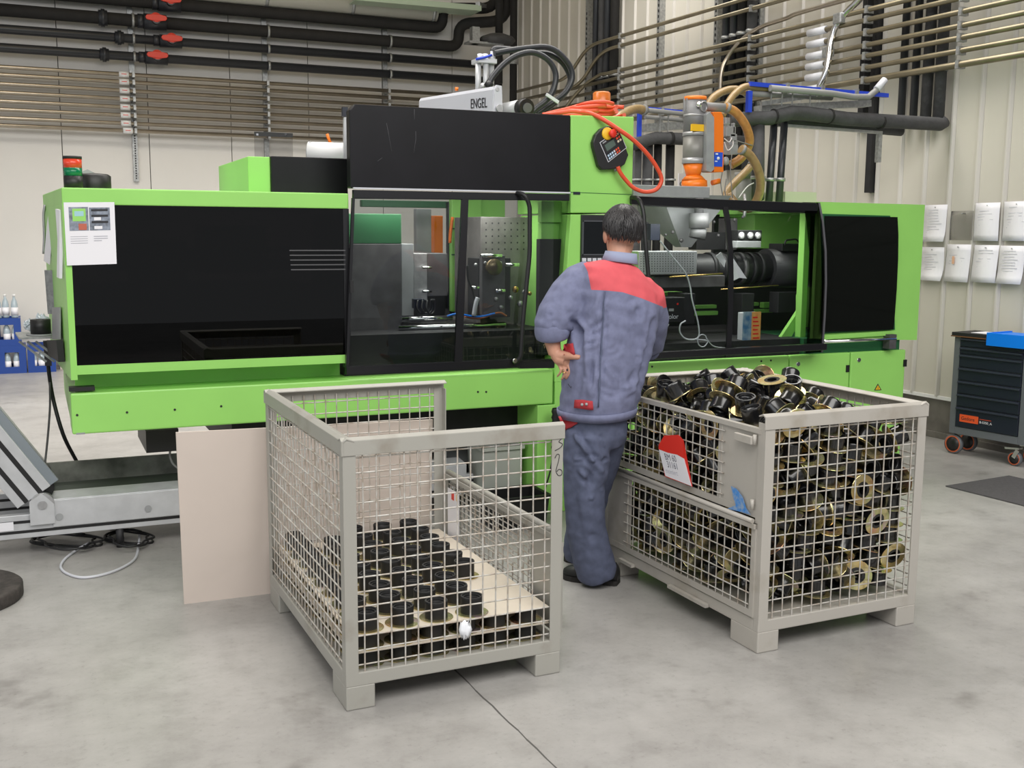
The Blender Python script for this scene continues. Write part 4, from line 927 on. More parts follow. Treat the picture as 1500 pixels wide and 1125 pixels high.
# the heap in the full crate: settled positions and turns
# x, y, z in millimetres inside the crate, then the turn as a quaternion in hundredths
PILE = [
91,98,867,77,9,-27,58, 90,106,471,37,91,-17,-10, 177,41,914,6,-5,62,78, 539,34,611,58,-61,-40,-37, 90,259,519,88,25,-6,-40, 92,90,750,38,6,14,-91, 
29,415,855,36,-61,36,-61, 91,92,298,14,-16,3,98, 636,42,465,20,-17,61,75, 743,49,298,27,-25,-54,-75, 108,92,218,49,-41,-9,76, 90,233,672,7,18,29,-94, 
251,91,704,15,79,-36,-47, 380,91,860,13,2,11,-98, 300,91,574,90,19,-18,-34, 375,92,301,58,30,-72,-24, 672,112,774,16,19,56,-79, 
198,92,528,60,-3,-12,79, 445,92,273,95,15,-24,-13, 91,92,513,92,-6,5,-38, 45,870,605,27,55,39,68, 92,92,671,38,6,-6,92, 91,192,900,92,-7,-13,36, 
195,92,246,40,5,-90,15, 90,262,303,62,67,-38,14, 287,94,447,2,89,-45,-1, 364,94,169,88,0,0,47, 316,91,508,13,-68,-41,59, 197,92,761,61,5,-4,79, 
127,92,420,14,-85,36,-35, 92,493,327,76,24,-24,56, 91,389,505,7,16,-2,-99, 499,93,231,28,-53,-59,54, 126,453,956,2,-84,-42,35, 
91,233,812,15,-14,-15,97, 387,93,644,33,3,-11,94, 725,92,801,8,-50,24,-83, 417,91,788,60,7,-9,79, 95,311,744,22,-13,-34,90, 91,661,711,70,32,7,-64, 
416,92,454,20,-86,47,4, 559,64,232,66,-68,29,-10, 615,125,685,23,29,63,-68, 123,292,929,60,-2,-14,79, 382,309,982,17,-71,-56,39, 
248,92,378,1,99,-13,-1, 96,664,597,7,100,-2,-4, 90,732,929,40,-26,8,87, 29,736,270,10,-70,10,-70, 378,448,1028,13,-40,90,-1, 93,508,433,16,-7,-67,-72, 
92,390,415,15,56,73,-35, 557,91,797,59,-26,14,-75, 615,92,337,98,4,13,13, 743,133,698,43,42,57,-56, 605,92,859,90,11,20,37, 290,88,759,15,-15,97,15, 
90,587,850,11,16,-94,-29, 806,92,612,65,28,-65,-28, 261,91,813,53,-24,31,-75, 92,433,169,61,0,0,79, 478,88,332,89,-26,21,-31, 408,91,716,79,9,7,-60, 
480,90,872,17,30,-11,93, 675,91,594,15,-10,17,-97, 110,151,620,58,65,14,-48, 91,745,776,28,29,33,-85, 481,217,905,36,-39,7,-84, 
190,134,930,35,-30,38,80, 90,935,889,59,70,-38,12, 91,1149,353,91,15,-11,-36, 404,92,522,61,-20,64,-43, 742,96,864,17,-1,12,98, 91,811,515,63,5,20,-75, 
449,107,645,2,-66,-74,-10, 90,1025,232,59,-70,-39,-11, 55,1146,290,48,-47,69,-26, 90,1148,776,91,2,-15,-37, 528,92,481,3,61,-79,2, 
92,577,210,57,21,-27,75, 94,330,290,50,16,19,-83, 743,92,359,38,-1,1,92, 644,97,257,57,12,6,81, 92,852,913,79,7,-13,60, 90,476,700,30,73,61,-8, 
91,538,660,8,-17,31,93, 180,694,931,8,-17,-35,-92, 89,202,342,50,31,-16,79, 93,544,273,76,28,-20,55, 694,92,238,1,-79,-61,1, 179,489,995,6,-78,-52,34, 
260,118,239,57,0,0,-82, 743,92,501,79,1,1,-61, 96,877,449,9,-78,53,33, 402,91,521,65,-6,-74,-15, 102,702,674,19,62,-73,-21, 96,662,278,73,21,-15,63, 
91,819,326,88,44,-19,6, 92,647,466,25,-30,61,70, 203,487,978,72,-31,16,-60, 93,576,461,10,-17,65,73, 84,515,867,42,18,25,85, 293,90,902,6,27,-28,-92, 
96,811,736,27,-86,-41,12, 93,669,360,85,-51,-10,-7, 110,1140,898,64,-29,-71,-9, 535,91,561,12,-42,-90,-8, 106,196,444,91,39,9,-3, 
92,985,468,38,3,10,-92, 81,274,658,30,18,82,45, 92,821,443,10,-7,20,-97, 92,1082,696,6,-14,-97,20, 94,942,169,72,0,0,-69, 90,432,735,8,-18,25,95, 
743,92,431,79,1,-1,61, 92,923,762,97,22,5,-13, 136,793,848,84,33,0,43, 512,92,730,38,-11,2,-92, 91,1148,580,10,-13,-99,4, 67,327,879,70,22,65,-20, 
105,322,214,46,-33,-19,-80, 94,961,246,2,-8,-10,-99, 512,477,961,60,0,-21,77, 113,852,804,33,56,65,-40, 94,649,163,89,-1,0,46, 
96,1012,866,81,12,11,-56, 92,1041,377,13,60,-79,4, 91,938,647,81,-56,-17,-3, 638,101,522,91,11,6,39, 101,281,454,52,-27,26,77, 
128,499,537,75,47,-18,43, 501,107,660,41,-11,2,-91, 95,977,778,13,-67,-72,-11, 94,1022,558,71,14,10,-68, 92,993,396,79,9,-3,61, 70,453,452,62,60,15,49, 
260,1179,903,85,49,15,-13, 211,136,647,38,-59,72,6, 129,506,544,21,-25,-83,-45, 675,885,965,57,62,-32,-44, 90,1148,587,14,11,7,98, 
726,598,883,57,18,43,68, 309,504,938,89,40,2,-22, 275,390,905,82,18,8,54, 87,334,750,17,-84,-39,-34, 661,320,853,78,-31,24,-49, 132,215,637,28,73,62,6, 
164,134,827,4,-54,11,83, 160,266,402,53,52,-19,-64, 298,761,943,87,-22,19,40, 118,1174,715,61,62,8,-50, 105,380,589,57,-25,25,-74, 
435,786,971,79,-38,-1,48, 229,114,472,77,-25,-55,-20, 112,763,634,66,-72,17,-13, 747,782,948,92,-16,30,18, 113,583,398,10,-64,-74,-19, 
109,848,228,34,57,10,-74, 183,650,882,37,-64,0,67, 155,208,230,58,-46,-67,11, 116,1022,795,59,8,15,-79, 197,556,974,49,-80,-33,-8, 
251,160,169,91,0,0,-42, 541,1150,908,40,-32,3,86, 126,538,739,93,5,-1,37, 139,263,768,76,10,50,-40, 385,196,551,23,-2,-44,87, 743,185,169,99,0,0,-13, 
598,177,745,3,-89,41,-21, 413,158,869,46,-63,4,-63, 558,326,904,72,46,47,-22, 478,203,393,20,95,14,-21, 293,154,366,2,73,47,49, 131,857,346,23,7,56,80, 
239,672,611,13,57,-75,-31, 163,192,254,32,45,4,83, 409,664,968,18,61,-53,56, 129,365,793,36,-17,4,-91, 131,1079,495,56,4,0,83, 
523,748,946,93,-25,-23,-13, 698,164,374,66,-42,-33,53, 344,168,417,1,47,18,87, 347,181,795,21,12,94,-24, 246,212,522,75,27,14,59, 
157,161,746,8,-4,-100,2, 670,169,446,52,-4,-12,84, 280,191,838,83,-18,39,-35, 417,285,871,11,16,35,-92, 587,363,893,49,-29,-57,-59, 
573,205,799,45,67,-2,59, 743,211,718,49,63,-47,37, 397,358,943,38,-81,-34,-29, 171,463,601,34,4,33,88, 226,823,909,62,26,-49,-56, 
583,154,390,6,-25,15,96, 611,204,624,67,27,56,-41, 135,693,217,86,-42,3,-30, 315,223,253,63,37,-30,-61, 555,132,257,3,20,-39,-90, 
147,510,246,40,40,79,-23, 369,236,701,87,1,46,-20, 194,461,792,49,-33,-31,74, 162,371,230,27,54,60,53, 354,199,174,4,1,3,100, 
157,1083,420,80,-12,-44,39, 145,716,503,85,-9,9,-51, 533,635,931,56,-12,3,82, 476,192,768,1,85,52,11, 468,166,232,57,-67,-25,41, 
655,196,818,52,-25,52,-63, 175,484,405,28,52,-73,34, 260,253,578,67,-30,18,66, 152,977,305,74,-3,13,66, 249,178,817,12,-79,34,49, 
151,1148,293,58,-23,18,-76, 152,775,419,7,99,4,8, 608,322,793,6,-14,30,-94, 146,291,545,10,33,12,93, 193,301,330,31,-10,-84,44, 742,173,239,100,0,0,-8, 
113,1127,856,49,-22,61,-58, 633,197,294,75,-31,-20,55, 745,281,249,4,-75,-63,19, 268,212,728,7,-49,82,-30, 172,861,876,31,-60,-73,-10, 
181,416,365,27,72,59,-25, 248,220,445,25,25,-19,-91, 174,535,668,82,-40,20,-35, 124,874,663,3,47,35,81, 472,197,770,40,11,1,-91, 
545,223,173,96,2,2,-28, 466,198,463,54,15,26,-79, 303,672,928,95,24,9,-15, 456,398,898,13,-61,22,-75, 207,1057,264,87,-15,32,35, 
276,298,917,38,92,-3,7, 176,712,702,41,48,-66,41, 370,277,817,18,-61,-57,52, 742,190,598,13,1,11,-98, 232,243,771,9,-69,-44,-57, 
742,215,524,84,45,-23,20, 177,512,345,21,-62,-71,-27, 205,365,923,17,-92,-32,16, 386,482,925,27,-21,91,-24, 516,242,846,24,46,67,53, 
182,366,469,58,-25,-73,-26, 166,246,856,69,1,50,-52, 178,883,246,25,-12,-37,-89, 334,173,611,36,12,-29,-88, 485,971,905,46,-46,7,-76, 
169,650,791,39,90,15,-16, 531,868,933,34,6,-37,-86, 665,734,920,79,-22,53,-22, 693,243,726,10,-43,20,88, 371,877,933,21,71,14,-66, 
202,475,873,69,1,30,-66, 742,274,795,70,3,16,70, 346,1127,853,28,-11,28,-91, 508,367,805,64,35,17,-67, 456,1149,845,94,-9,-28,-17, 
735,485,826,81,-17,-9,-56, 185,648,883,17,-54,54,-62, 386,743,917,38,45,21,78, 273,714,884,60,-11,38,69, 414,937,917,69,-3,-10,-72, 
230,820,872,6,-75,14,-64, 743,252,659,79,-47,-11,-39, 425,326,742,76,37,-4,54, 119,936,533,83,33,45,-2, 148,374,718,42,-63,65,3, 
164,1092,776,13,93,34,-8, 244,953,760,52,44,-62,38, 233,1150,827,46,-58,-64,19, 688,248,554,72,-32,-61,11, 739,270,407,87,-7,-5,-49, 
167,905,423,28,-28,30,-87, 191,572,877,2,27,82,-51, 743,280,252,11,-18,-7,-97, 231,711,808,58,-62,-13,51, 139,1150,200,96,-17,17,-10, 
237,986,870,45,-70,-49,24, 657,952,876,35,-31,-7,-88, 596,715,898,91,-5,14,40, 654,1066,857,96,24,-15,-8, 307,551,891,48,-4,19,85, 
690,418,237,52,-79,-31,6, 684,597,232,56,-43,-56,43, 745,711,248,14,-91,38,-11, 679,846,162,97,0,0,24, 741,988,230,59,-77,-23,1, 
743,1194,231,48,63,-48,37, 575,1136,238,46,-18,-84,-24, 471,1099,176,63,0,0,77, 192,1059,163,99,0,0,12, 258,1148,169,92,0,0,-38, 
673,377,548,9,16,20,-96, 745,568,499,91,-12,21,35, 744,673,464,13,-6,-5,99, 671,982,501,61,-17,-13,76, 743,1086,501,89,24,27,-29, 
613,1084,526,71,-10,32,-62, 406,1150,511,59,-4,-16,-79, 649,276,619,89,-44,4,11, 745,473,547,96,-19,17,8, 686,650,522,25,32,-8,-91, 
676,911,513,78,47,-3,40, 676,997,624,58,-13,-80,11, 744,1034,626,60,-70,-20,-34, 675,1131,568,75,-36,23,50, 220,1148,522,36,4,20,91, 
243,1105,522,34,91,24,-5, 743,265,480,79,-7,6,60, 739,400,508,37,-54,11,75, 731,512,452,95,32,-2,-1, 742,677,462,3,65,76,7, 743,814,453,36,13,36,-85, 
742,971,448,18,13,32,92, 743,1100,509,31,-93,3,19, 657,723,373,91,-13,-19,-34, 552,1055,405,92,-17,-5,-33, 568,1120,492,96,-5,-26,-5, 
519,1149,543,95,-6,-28,-15, 444,1065,562,87,4,44,22, 196,1112,636,28,10,-95,4, 398,1106,442,12,-23,-28,92, 295,1140,492,1,-75,-54,-38, 
744,382,429,78,19,5,60, 694,622,449,13,5,-86,48, 741,826,461,37,-91,19,10, 688,927,420,75,-29,-33,50, 730,1138,395,75,-6,-41,-52, 
304,1159,619,20,8,93,-31, 186,771,723,69,-12,-54,47, 751,401,619,62,4,-44,65, 710,559,578,89,-10,-39,-20, 744,715,538,72,-30,-5,-63, 
744,834,600,9,-39,91,-12, 805,926,532,47,53,-47,-53, 744,1183,683,50,19,-55,64, 330,381,759,27,37,-77,44, 233,1147,691,7,96,2,-28, 
168,1015,671,53,-17,34,-76, 749,684,603,61,-3,-32,72, 737,873,658,60,66,-44,-1, 740,966,590,45,10,24,86, 673,1204,761,40,39,55,-62, 
561,1150,593,39,33,0,86, 612,1150,442,17,-35,-10,-92, 473,1148,440,93,-8,-4,-35, 293,1056,388,75,-12,21,-62, 229,1150,467,18,52,-77,-32, 
743,607,661,35,17,-16,91, 656,767,624,70,-28,54,37, 733,872,676,8,29,53,79, 694,1066,669,73,-26,6,63, 735,1140,785,70,28,41,-52, 
585,1146,718,47,-5,88,7, 422,1153,629,91,23,6,35, 620,371,741,58,29,-27,-72, 744,467,674,42,-68,-38,-46, 749,719,718,26,-93,-17,17, 
730,794,806,27,22,87,35, 737,1050,718,46,33,-12,82, 803,1040,839,29,64,-28,-66, 478,443,731,53,31,-77,18, 428,841,722,1,-95,-27,-16, 
592,1051,727,64,63,30,31, 509,1132,720,58,16,-71,35, 422,325,740,34,-92,-9,15, 356,480,744,7,34,-89,30, 450,965,729,24,54,-21,-78, 
389,1089,662,67,45,-26,-52, 252,460,737,2,85,50,-15, 328,1135,679,61,-48,2,62, 743,322,395,7,79,61,-5, 671,420,400,5,-33,-23,91, 
717,533,364,62,-9,-32,71, 743,657,390,1,-92,-38,-8, 743,779,344,87,-38,1,30, 765,940,414,34,83,-12,-42, 685,1016,437,48,-83,-5,26, 
647,256,356,89,-45,-10,-2, 594,1143,355,59,-24,10,76, 500,1157,375,69,11,-53,49, 360,1146,431,36,-42,83,5, 543,452,762,34,52,76,20, 
489,535,724,45,30,13,-83, 600,1149,745,15,48,1,-87, 377,592,775,35,-94,6,-1, 389,817,774,47,62,-61,14, 496,1060,812,18,59,65,-45, 
422,1148,731,77,-33,-17,53, 516,328,743,37,33,86,12, 250,357,831,15,27,87,-39, 276,686,759,55,71,-42,13, 258,811,754,82,6,5,56, 
258,1026,755,52,40,-64,40, 273,1089,762,4,97,-12,-23, 186,1060,407,6,88,40,25, 745,244,346,76,61,19,0, 743,423,353,6,12,-15,-98, 
734,549,378,9,-88,-33,-33, 669,681,302,97,5,-11,22, 740,842,330,31,-36,75,46, 745,984,292,91,-4,13,-38, 745,1062,398,16,-12,98,5, 
399,1107,320,45,-10,-31,83, 460,463,801,80,11,-26,-52, 318,530,805,3,-83,-55,11, 503,758,768,90,31,-9,-30, 440,868,795,47,64,-60,13, 
471,1150,851,25,-7,95,-16, 243,451,743,78,0,15,60, 253,542,792,58,-13,-76,-28, 321,718,817,9,51,-84,-14, 361,1026,772,8,-1,70,71, 
686,428,715,67,-16,71,-17, 738,550,782,70,-62,36,7, 749,652,761,76,-40,-44,-25, 676,816,689,79,18,-8,58, 743,909,739,61,-4,5,-79, 
800,1147,877,9,-68,-6,72, 288,1143,386,13,-85,-51,5, 745,394,286,38,-18,8,91, 744,518,263,13,17,25,-94, 744,673,243,86,0,-18,47, 
741,779,341,19,69,-62,32, 719,935,230,26,-16,79,-53, 745,1090,328,1,-92,-37,-17, 648,938,327,24,40,88,-11, 602,1090,293,1,-3,31,95, 
327,984,770,33,41,-33,78, 327,1146,785,91,-23,-6,34, 357,432,782,83,0,-5,55, 468,584,831,16,-97,-5,-18, 429,704,789,36,28,18,-87, 
431,955,836,27,41,-78,38, 216,1093,831,83,4,46,-33, 292,650,811,59,17,32,-73, 297,890,855,13,17,-66,-72, 745,353,778,5,-61,-77,15, 
802,479,777,64,-34,-60,33, 742,696,825,90,-1,-5,43, 674,791,779,16,-14,-33,92, 714,1005,790,48,66,15,-56, 548,442,771,83,-20,-33,41, 
617,550,770,38,54,-68,-30, 604,693,757,83,3,-4,-56, 528,937,740,91,25,-29,16, 595,1000,773,6,4,-19,98, 641,1073,853,18,-93,-22,-22, 
397,648,838,14,-12,-24,95, 472,864,887,47,-59,-43,49, 541,486,824,74,-15,35,56, 587,755,871,15,29,-90,-29, 643,857,848,99,2,-8,10, 
742,908,818,69,-7,12,-71, 739,990,911,80,3,23,55, 273,367,825,25,-8,-41,-87, 397,336,822,93,-28,3,-23, 371,543,795,97,-1,11,24, 
532,1049,831,35,-5,43,83, 620,1148,871,81,0,-32,-49, 750,810,850,18,-20,-32,91, 432,1001,884,20,-96,-9,18, 722,378,785,68,1,17,71, 
621,530,771,32,46,19,81, 663,620,843,10,-22,-97,1, 639,891,766,72,-7,11,-68, 318,1051,327,21,80,-55,-4, 439,1154,279,53,-7,-32,78, 
286,1148,315,4,60,-79,-13, 744,348,231,73,-56,34,18, 746,559,190,79,3,-16,-59, 799,807,232,42,-59,-44,53, 680,1045,233,93,3,-34,-16, 
695,1140,322,28,-88,-1,38, 376,791,848,22,28,45,-82, 525,487,892,26,17,12,-94, 539,817,870,20,-32,38,85, 371,872,824,77,5,-60,22, 
650,589,847,53,9,4,84, 562,585,943,11,51,85,-4, 743,881,902,80,1,13,58, 571,954,832,68,16,-12,70, 328,1014,849,83,17,-21,-48, 
471,534,884,60,-53,-52,-30, 311,502,885,5,-66,-75,7, 466,732,894,35,85,-11,38, 521,857,772,33,64,-19,66, 634,438,826,77,19,12,60, 
559,654,846,36,6,13,92, 561,1104,225,85,35,38,4, 455,1211,232,43,43,-56,56, 358,1109,173,61,2,1,79, ]
n = len(PILE)//7
MR = Matrix.Translation((RX, RY, 0)) @ Matrix.Rotation(RA, 4, 'Z')
pp = sleeve_proto('heaped_sleeve', 'black rubber sleeve with gold flange tumbled in the full mesh crate', 'flanged sleeves heaped in the full crate', .0425, .0635, .067, 16, M_RUBBER)
rest = MB(); stuff_f = MB(); first = True; NV = 235
for i in range(n):
    q = [x/1000 for x in PILE[i*7:i*7+3]]+[x/100 for x in PILE[i*7+3:i*7+7]]
    M = MR @ (Matrix.Translation(q[:3]) @ Quaternion(q[3:]).normalized().to_matrix().to_4x4())
    if i < NV:
        if first: o = pp; first = False; o['label'] = 'gold-flanged black sleeve tumbled on the far side of the heap'; o.location = M.translation; o.rotation_mode = 'QUATERNION'; o.rotation_quaternion = M.to_quaternion()
        else: o = dup(pp, M.translation, M.to_quaternion())
        x_, y_, z_ = q[:3]; ax = M.to_3x3() @ Vector((0, 0, 1)); tv = (CAM_O-M.translation).normalized(); fc = ax.dot(tv)
        ori = 'standing bore up' if ax.z > .72 else 'upside down with flange on top' if ax.z < -.72 else 'with bore facing outwards' if fc > .45 else 'with flange face outwards' if fc < -.45 else 'tipped on its side'
        along = 'near corner' if y_ < .42 else 'middle' if y_ < .80 else 'worker end'
        if z_ > .86: zone = f'on the heap, {along}, ' + ('flap side' if x_ < .3 else 'centre' if x_ < .53 else 'far rail side')
        elif y_ < .16: zone = 'behind short side mesh, ' + ('upper' if z_ > .6 else 'middle' if z_ > .36 else 'lowest') + ' third, ' + ('flap side' if x_ < .3 else 'centre' if x_ < .53 else 'outer side')
        elif x_ < .2: zone = ('behind upper flap mesh, ' if z_ > .52 else 'behind lower flap mesh, ') + along
        else: zone = f'half buried in the heap, {along}'
        o['label'] = f'gold-flanged sleeve {ori}, {zone}'; o['group'] = f'heaped sleeves {ori}, {zone}'
    else:
        for b, par in ((stuff_f, 0), (rest, 1)):
            c = MB()
            if par: c.lathe([(.021, 0), (.0425, .003), (.0425, .067), (.034, .067), (.028, .055), (0, .05)], n=10)
            else: c.lathe([(.03, 0), (.0635, 0), (.0635, .003), (.03, .003)], n=14, smooth=False)
            b.add([M @ p for p in c.v], c.f, False); b.s[-len(c.f):] = c.s
hs = thing('buried_sleeves', 'mass of sleeves buried deeper in the heap of the full crate', 'pipe fittings', (RX+.4, RY+.6, .13), 0); hs['kind'] = 'stuff'
rest.build('buried_sleeve_bodies', M_RUBBER, hs)['kind'] = 'stuff'; stuff_f.build('buried_flanges', M_GOLD, hs)['kind'] = 'stuff'
# red and white tag on the upper flap
MRi = MR.inverted()
def onflap(px, py, off=.014):
    """point on the flap side of the full crate (its left long side), off metres outside it"""
    d = pxray(px, py); o_ = MRi @ CAM_O; dd = (MRi.to_3x3() @ d); k = (-off-o_.x)/dd.x
    return o_+dd*k
t = thing('route_tag', 'red and white tag with printed numbers hung on the full crate', 'tag', (RX, RY, 0), RA)
A = [onflap(965, 656), onflap(1000, 664), onflap(1013, 712), onflap(975, 697)]
nrm = Vector((-.0015, 0, 0))
MB().prism(A, nrm).build('white_sheet', M_SHEET, t, 0, None, True)
R1 = [onflap(965, 652, .0135), onflap(973, 638, .0135), onflap(994, 637, .0135), onflap(1001, 645, .0135), onflap(1014, 713, .0135), onflap(974, 698, .0135)]
MB().prism(R1, (.0015, 0, 0)).build('red_back', M_RED, t, 0, 'red back of the tag', True)
R2 = [onflap(965, 652, .0156), onflap(973, 638, .0156), onflap(994, 637, .0156), onflap(1001, 645, .0156), onflap(1002.5, 672, .0156), onflap(992, 666, .0156), onflap(978, 663, .0156), onflap(965, 658, .0156)]
MB().prism(R2, (-.0008, 0, 0)).build('red_flap', M_RED, t, 0, 'red upper flap', True)
rgt = (A[1]-A[0]).normalized(); upv = (A[0]-A[3]).normalized()
m3 = MR.to_3x3()
for s_, u, v, z in (('BM 60', .18, .37, .043), ('31161', .20, .63, .043), ('montiert', .08, .86, .032)):
    o_ = A[0].lerp(A[1], u).lerp(A[3].lerp(A[2], u), v)+Vector((-.0017, 0, 0))
    text('tag_text', s_, MR @ o_, m3 @ rgt, m3 @ upv, z, M_GREYINK if s_ == 'montiert' else mat('tag_ink', (.12, .12, .16, 1), .6), t, .0003, .82)
# blue spray mark on the flap plate
bl = [onflap(1071, 712, .0042), onflap(1079, 716, .0042), onflap(1088, 728, .0042), onflap(1093, 744, .0042), onflap(1100, 754, .0042), onflap(1086, 750, .0042), onflap(1066, 745, .0042), onflap(1078, 740, .0042), onflap(1074, 728, .0042)]
MB().prism(bl, (-.0008, 0, 0)).build('spray_mark', mat('blue_spray', (.03, .22, .62, 1), .6, noise=.5, scale=60, col2=(.25, .35, .5, 1)), ru, 0, 'blue spray mark on the plate', True)
# pallet strap under the flap side
rB(MB().box((-.022, .33, .085), (-.002, .62, .10)), 'fork_guide', M_BOX2); rB(MB().box((-.022, .93, .085), (-.002, 1.05, .10)), 'fork_guide', M_BOX2)

# ================================================================ things around the machine
# big beige board standing behind the half-empty crate
b0, b1 = at(270, 885, 4.80), at(258, 634, 4.728)
t = thing('beige_board', 'large beige board leaning upright behind the half-empty mesh crate', 'board', (b0.x, 4.8, 0))
xr = 1.70
MB().prism([(b0.x, 4.806, 0), (xr, 4.785, 0), (xr, 4.732, .775), (b1.x, 4.734, b1.z)], (0, .012, 0)).build('sheet', M_CARD, t)
# conveyor under the machine, with its rising left end
t = thing('conveyor', 'aluminium belt conveyor running under the machine with a rising end', 'conveyor', (-.1, 6.0, 0))
cy = 5.85; zt, zb = .225, .103
def slotrail(n, p, q, up, h, wd, m=M_ALU):
    """aluminium profile between p and q with two dark slots on the near face"""
    r = MB().bar(p, q, wd, h, up).build(n, m, t, .003)
    p, q = Vector(p), Vector(q); d = (q-p).normalized(); u = Vector(up); sd = d.cross(u).normalized(); u = sd.cross(d).normalized()
    if sd.y > 0: sd = -sd
    for k in (.20, -.22): MB().bar(p+sd*wd/2+u*h*k, q+sd*wd/2+u*h*k, .003, h*.12, u).build('slot', M_BLACK, r)
    return r
slotrail('side_rail', (-1.2, cy, .164), (2.35, cy, .164), (0, 0, 1), .122, .045)
p = at(77, 745, cy-.03); q = at(262, 742, cy-.03)
MB().box((at(77, 750, cy-.035).x, cy-.035, .150), (2.30, cy-.024, .290)).prism([(p.x, cy-.03, .29), (2.30, cy-.03, .29), (2.30, cy+.10, .305), (p.x, cy+.10, .305)], (0, 0, .004)).build('side_cover', M_ALU, t, .002)
for px, py in ((87, 757), (217, 745)):
    c = at(px, py, cy-.036); MB().cyl(c+Vector((0, .002, 0)), c-Vector((0, .004, 0)), .018, n=14).build('plug', M_LGREY, t)
MB().box((p.x-.1, cy+.03, .26), (2.30, cy+.50, .272)).build('belt', mat('green_grey_belt', (.10, .115, .10, 1), .6), t)
MB().box((p.x-.02, cy+.46, .27), (2.30, cy+.475, .385)).build('side_guard', mat('worn_guard', (.30, .31, .28, 1), .55, noise=.55, scale=9), t)
slotrail('side_rail', (-1.2, cy+.52, .164), (2.35, cy+.52, .164), (0, 0, 1), .122, .045)
pv = at(62, 738, cy-.02)
MB().cyl(pv+Vector((0, .03, 0)), pv-Vector((0, .026, 0)), .058, n=28).cyl(pv-Vector((0, .026, 0)), pv-Vector((0, .034, 0)), .022, n=18).build('pivot_disc', M_STEEL, t)
MB().prism([pv+Vector((-.06, -.028, -.10)), pv+Vector((.055, -.028, -.10)), pv+Vector((.055, -.028, .0)), pv+Vector((.0, -.028, .06)), pv+Vector((-.06, -.028, .02))], (0, .012, 0)).build('pivot_plate', M_ALU, t)
MB().cyl(pv+Vector((0, .04, .07)), pv+Vector((0, .45, .07)), .055, n=18).cyl(pv+Vector((0, .06, .07)), pv+Vector((0, .07, .07)), .062, n=18).build('belt_roller', M_BLACK, t)
i0, i1 = at(50, 727, cy), at(-95, 555, cy); di = (i1-i0).normalized()
upi = Vector((-di.z, 0, di.x)); upi = upi if upi.z > 0 else -upi
slotrail('rising_rail', i0, i0+di*2.0, upi, .19, .045)
slotrail('rising_rail', i0+Vector((0, .5, 0)), i0+Vector((0, .5, 0))+di*2.0, upi, .19, .045)
MB().bar(i0+upi*.07+Vector((0, .25, 0)), i0+di*2+upi*.07+Vector((0, .25, 0)), .44, .012, upi).build('rising_belt', M_VOID, t)
MB().bar(i0+upi*.115+Vector((0, .01, 0)), i0+di*2+upi*.115+Vector((0, .01, 0)), .03, .05, upi).build('rising_guard', mat('blue_grey_guard', (.22, .25, .28, 1), .5), t)
for x in (-.7, .35, 2.0):
    for y in (cy, cy+.52): MB().cyl((x, y, 0), (x, y, .104), .02, n=10).build('foot', M_VOID, t)
c = at(7, 772, cy-.024); MB().box(c-Vector((.05, .001, .022)), c+Vector((.04, .002, .022))).build('sticker', M_SHEET, t)
# bins standing at the conveyor head
t = thing('plastic_bin', 'pale grey plastic bin under the machine chute', 'bin', tuple(at(715, 760, 6.3)))
b = MB(); a, e = at(690, 676, 6.1), at(756, 676, 6.1)
def tub(n, lab_m, x0, x1, y0, y1, z0, z1, ins, m, par):
    q = MB(); w_ = .012
    o_ = [(x0+ins, y0+ins, z0), (x1-ins, y0+ins, z0), (x1-ins, y1-ins, z0), (x0+ins, y1-ins, z0), (x0, y0, z1), (x1, y0, z1), (x1, y1, z1), (x0, y1, z1)]
    i_ = [(x0+w_, y0+w_, z1), (x1-w_, y0+w_, z1), (x1-w_, y1-w_, z1), (x0+w_, y1-w_, z1), (x0+ins+w_, y0+ins+w_, z0+w_), (x1-ins-w_, y0+ins+w_, z0+w_), (x1-ins-w_, y1-ins-w_, z0+w_), (x0+ins+w_, y1-ins-w_, z0+w_)]
    q.add(o_+i_, [(3, 2, 1, 0), (0, 1, 5, 4), (1, 2, 6, 5), (2, 3, 7, 6), (3, 0, 4, 7), (4, 5, 9, 8), (5, 6, 10, 9), (6, 7, 11, 10), (7, 4, 8, 11), (8, 9, 13, 12), (9, 10, 14, 13), (10, 11, 15, 14), (11, 8, 12, 15), (12, 13, 14, 15)])
    r = MB(); r.box((x0-.012, y0-.012, z1-.02), (x1+.012, y0+.006, z1)).box((x0-.012, y1-.006, z1-.02), (x1+.012, y1+.012, z1)).box((x0-.012, y0, z1-.02), (x0+.006, y1, z1)).box((x1-.006, y0, z1-.02), (x1+.012, y1, z1))
    k = q.build('tub', m, par); r.build('rim', m, par); return k
tub('', '', at(660, 700, 6.1).x, at(757, 700, 6.1).x, 5.70, 5.98, 0.0, .30, .02, mat('bin_grey', (.50, .52, .48, 1), .5), t) if 0 else tub('', '', 2.37, 2.62, 5.72, 5.98, 0, .40, .015, mat('bin_grey', (.42, .44, .40, 1), .5), t)
t = thing('plastic_tub', 'low black tub on the floor beside the green pillar foot', 'tub', (2.45, 5.5, 0))
tub('', '', 2.28, 2.63, 5.36, 5.62, 0, .18, .015, M_BLACK, t)
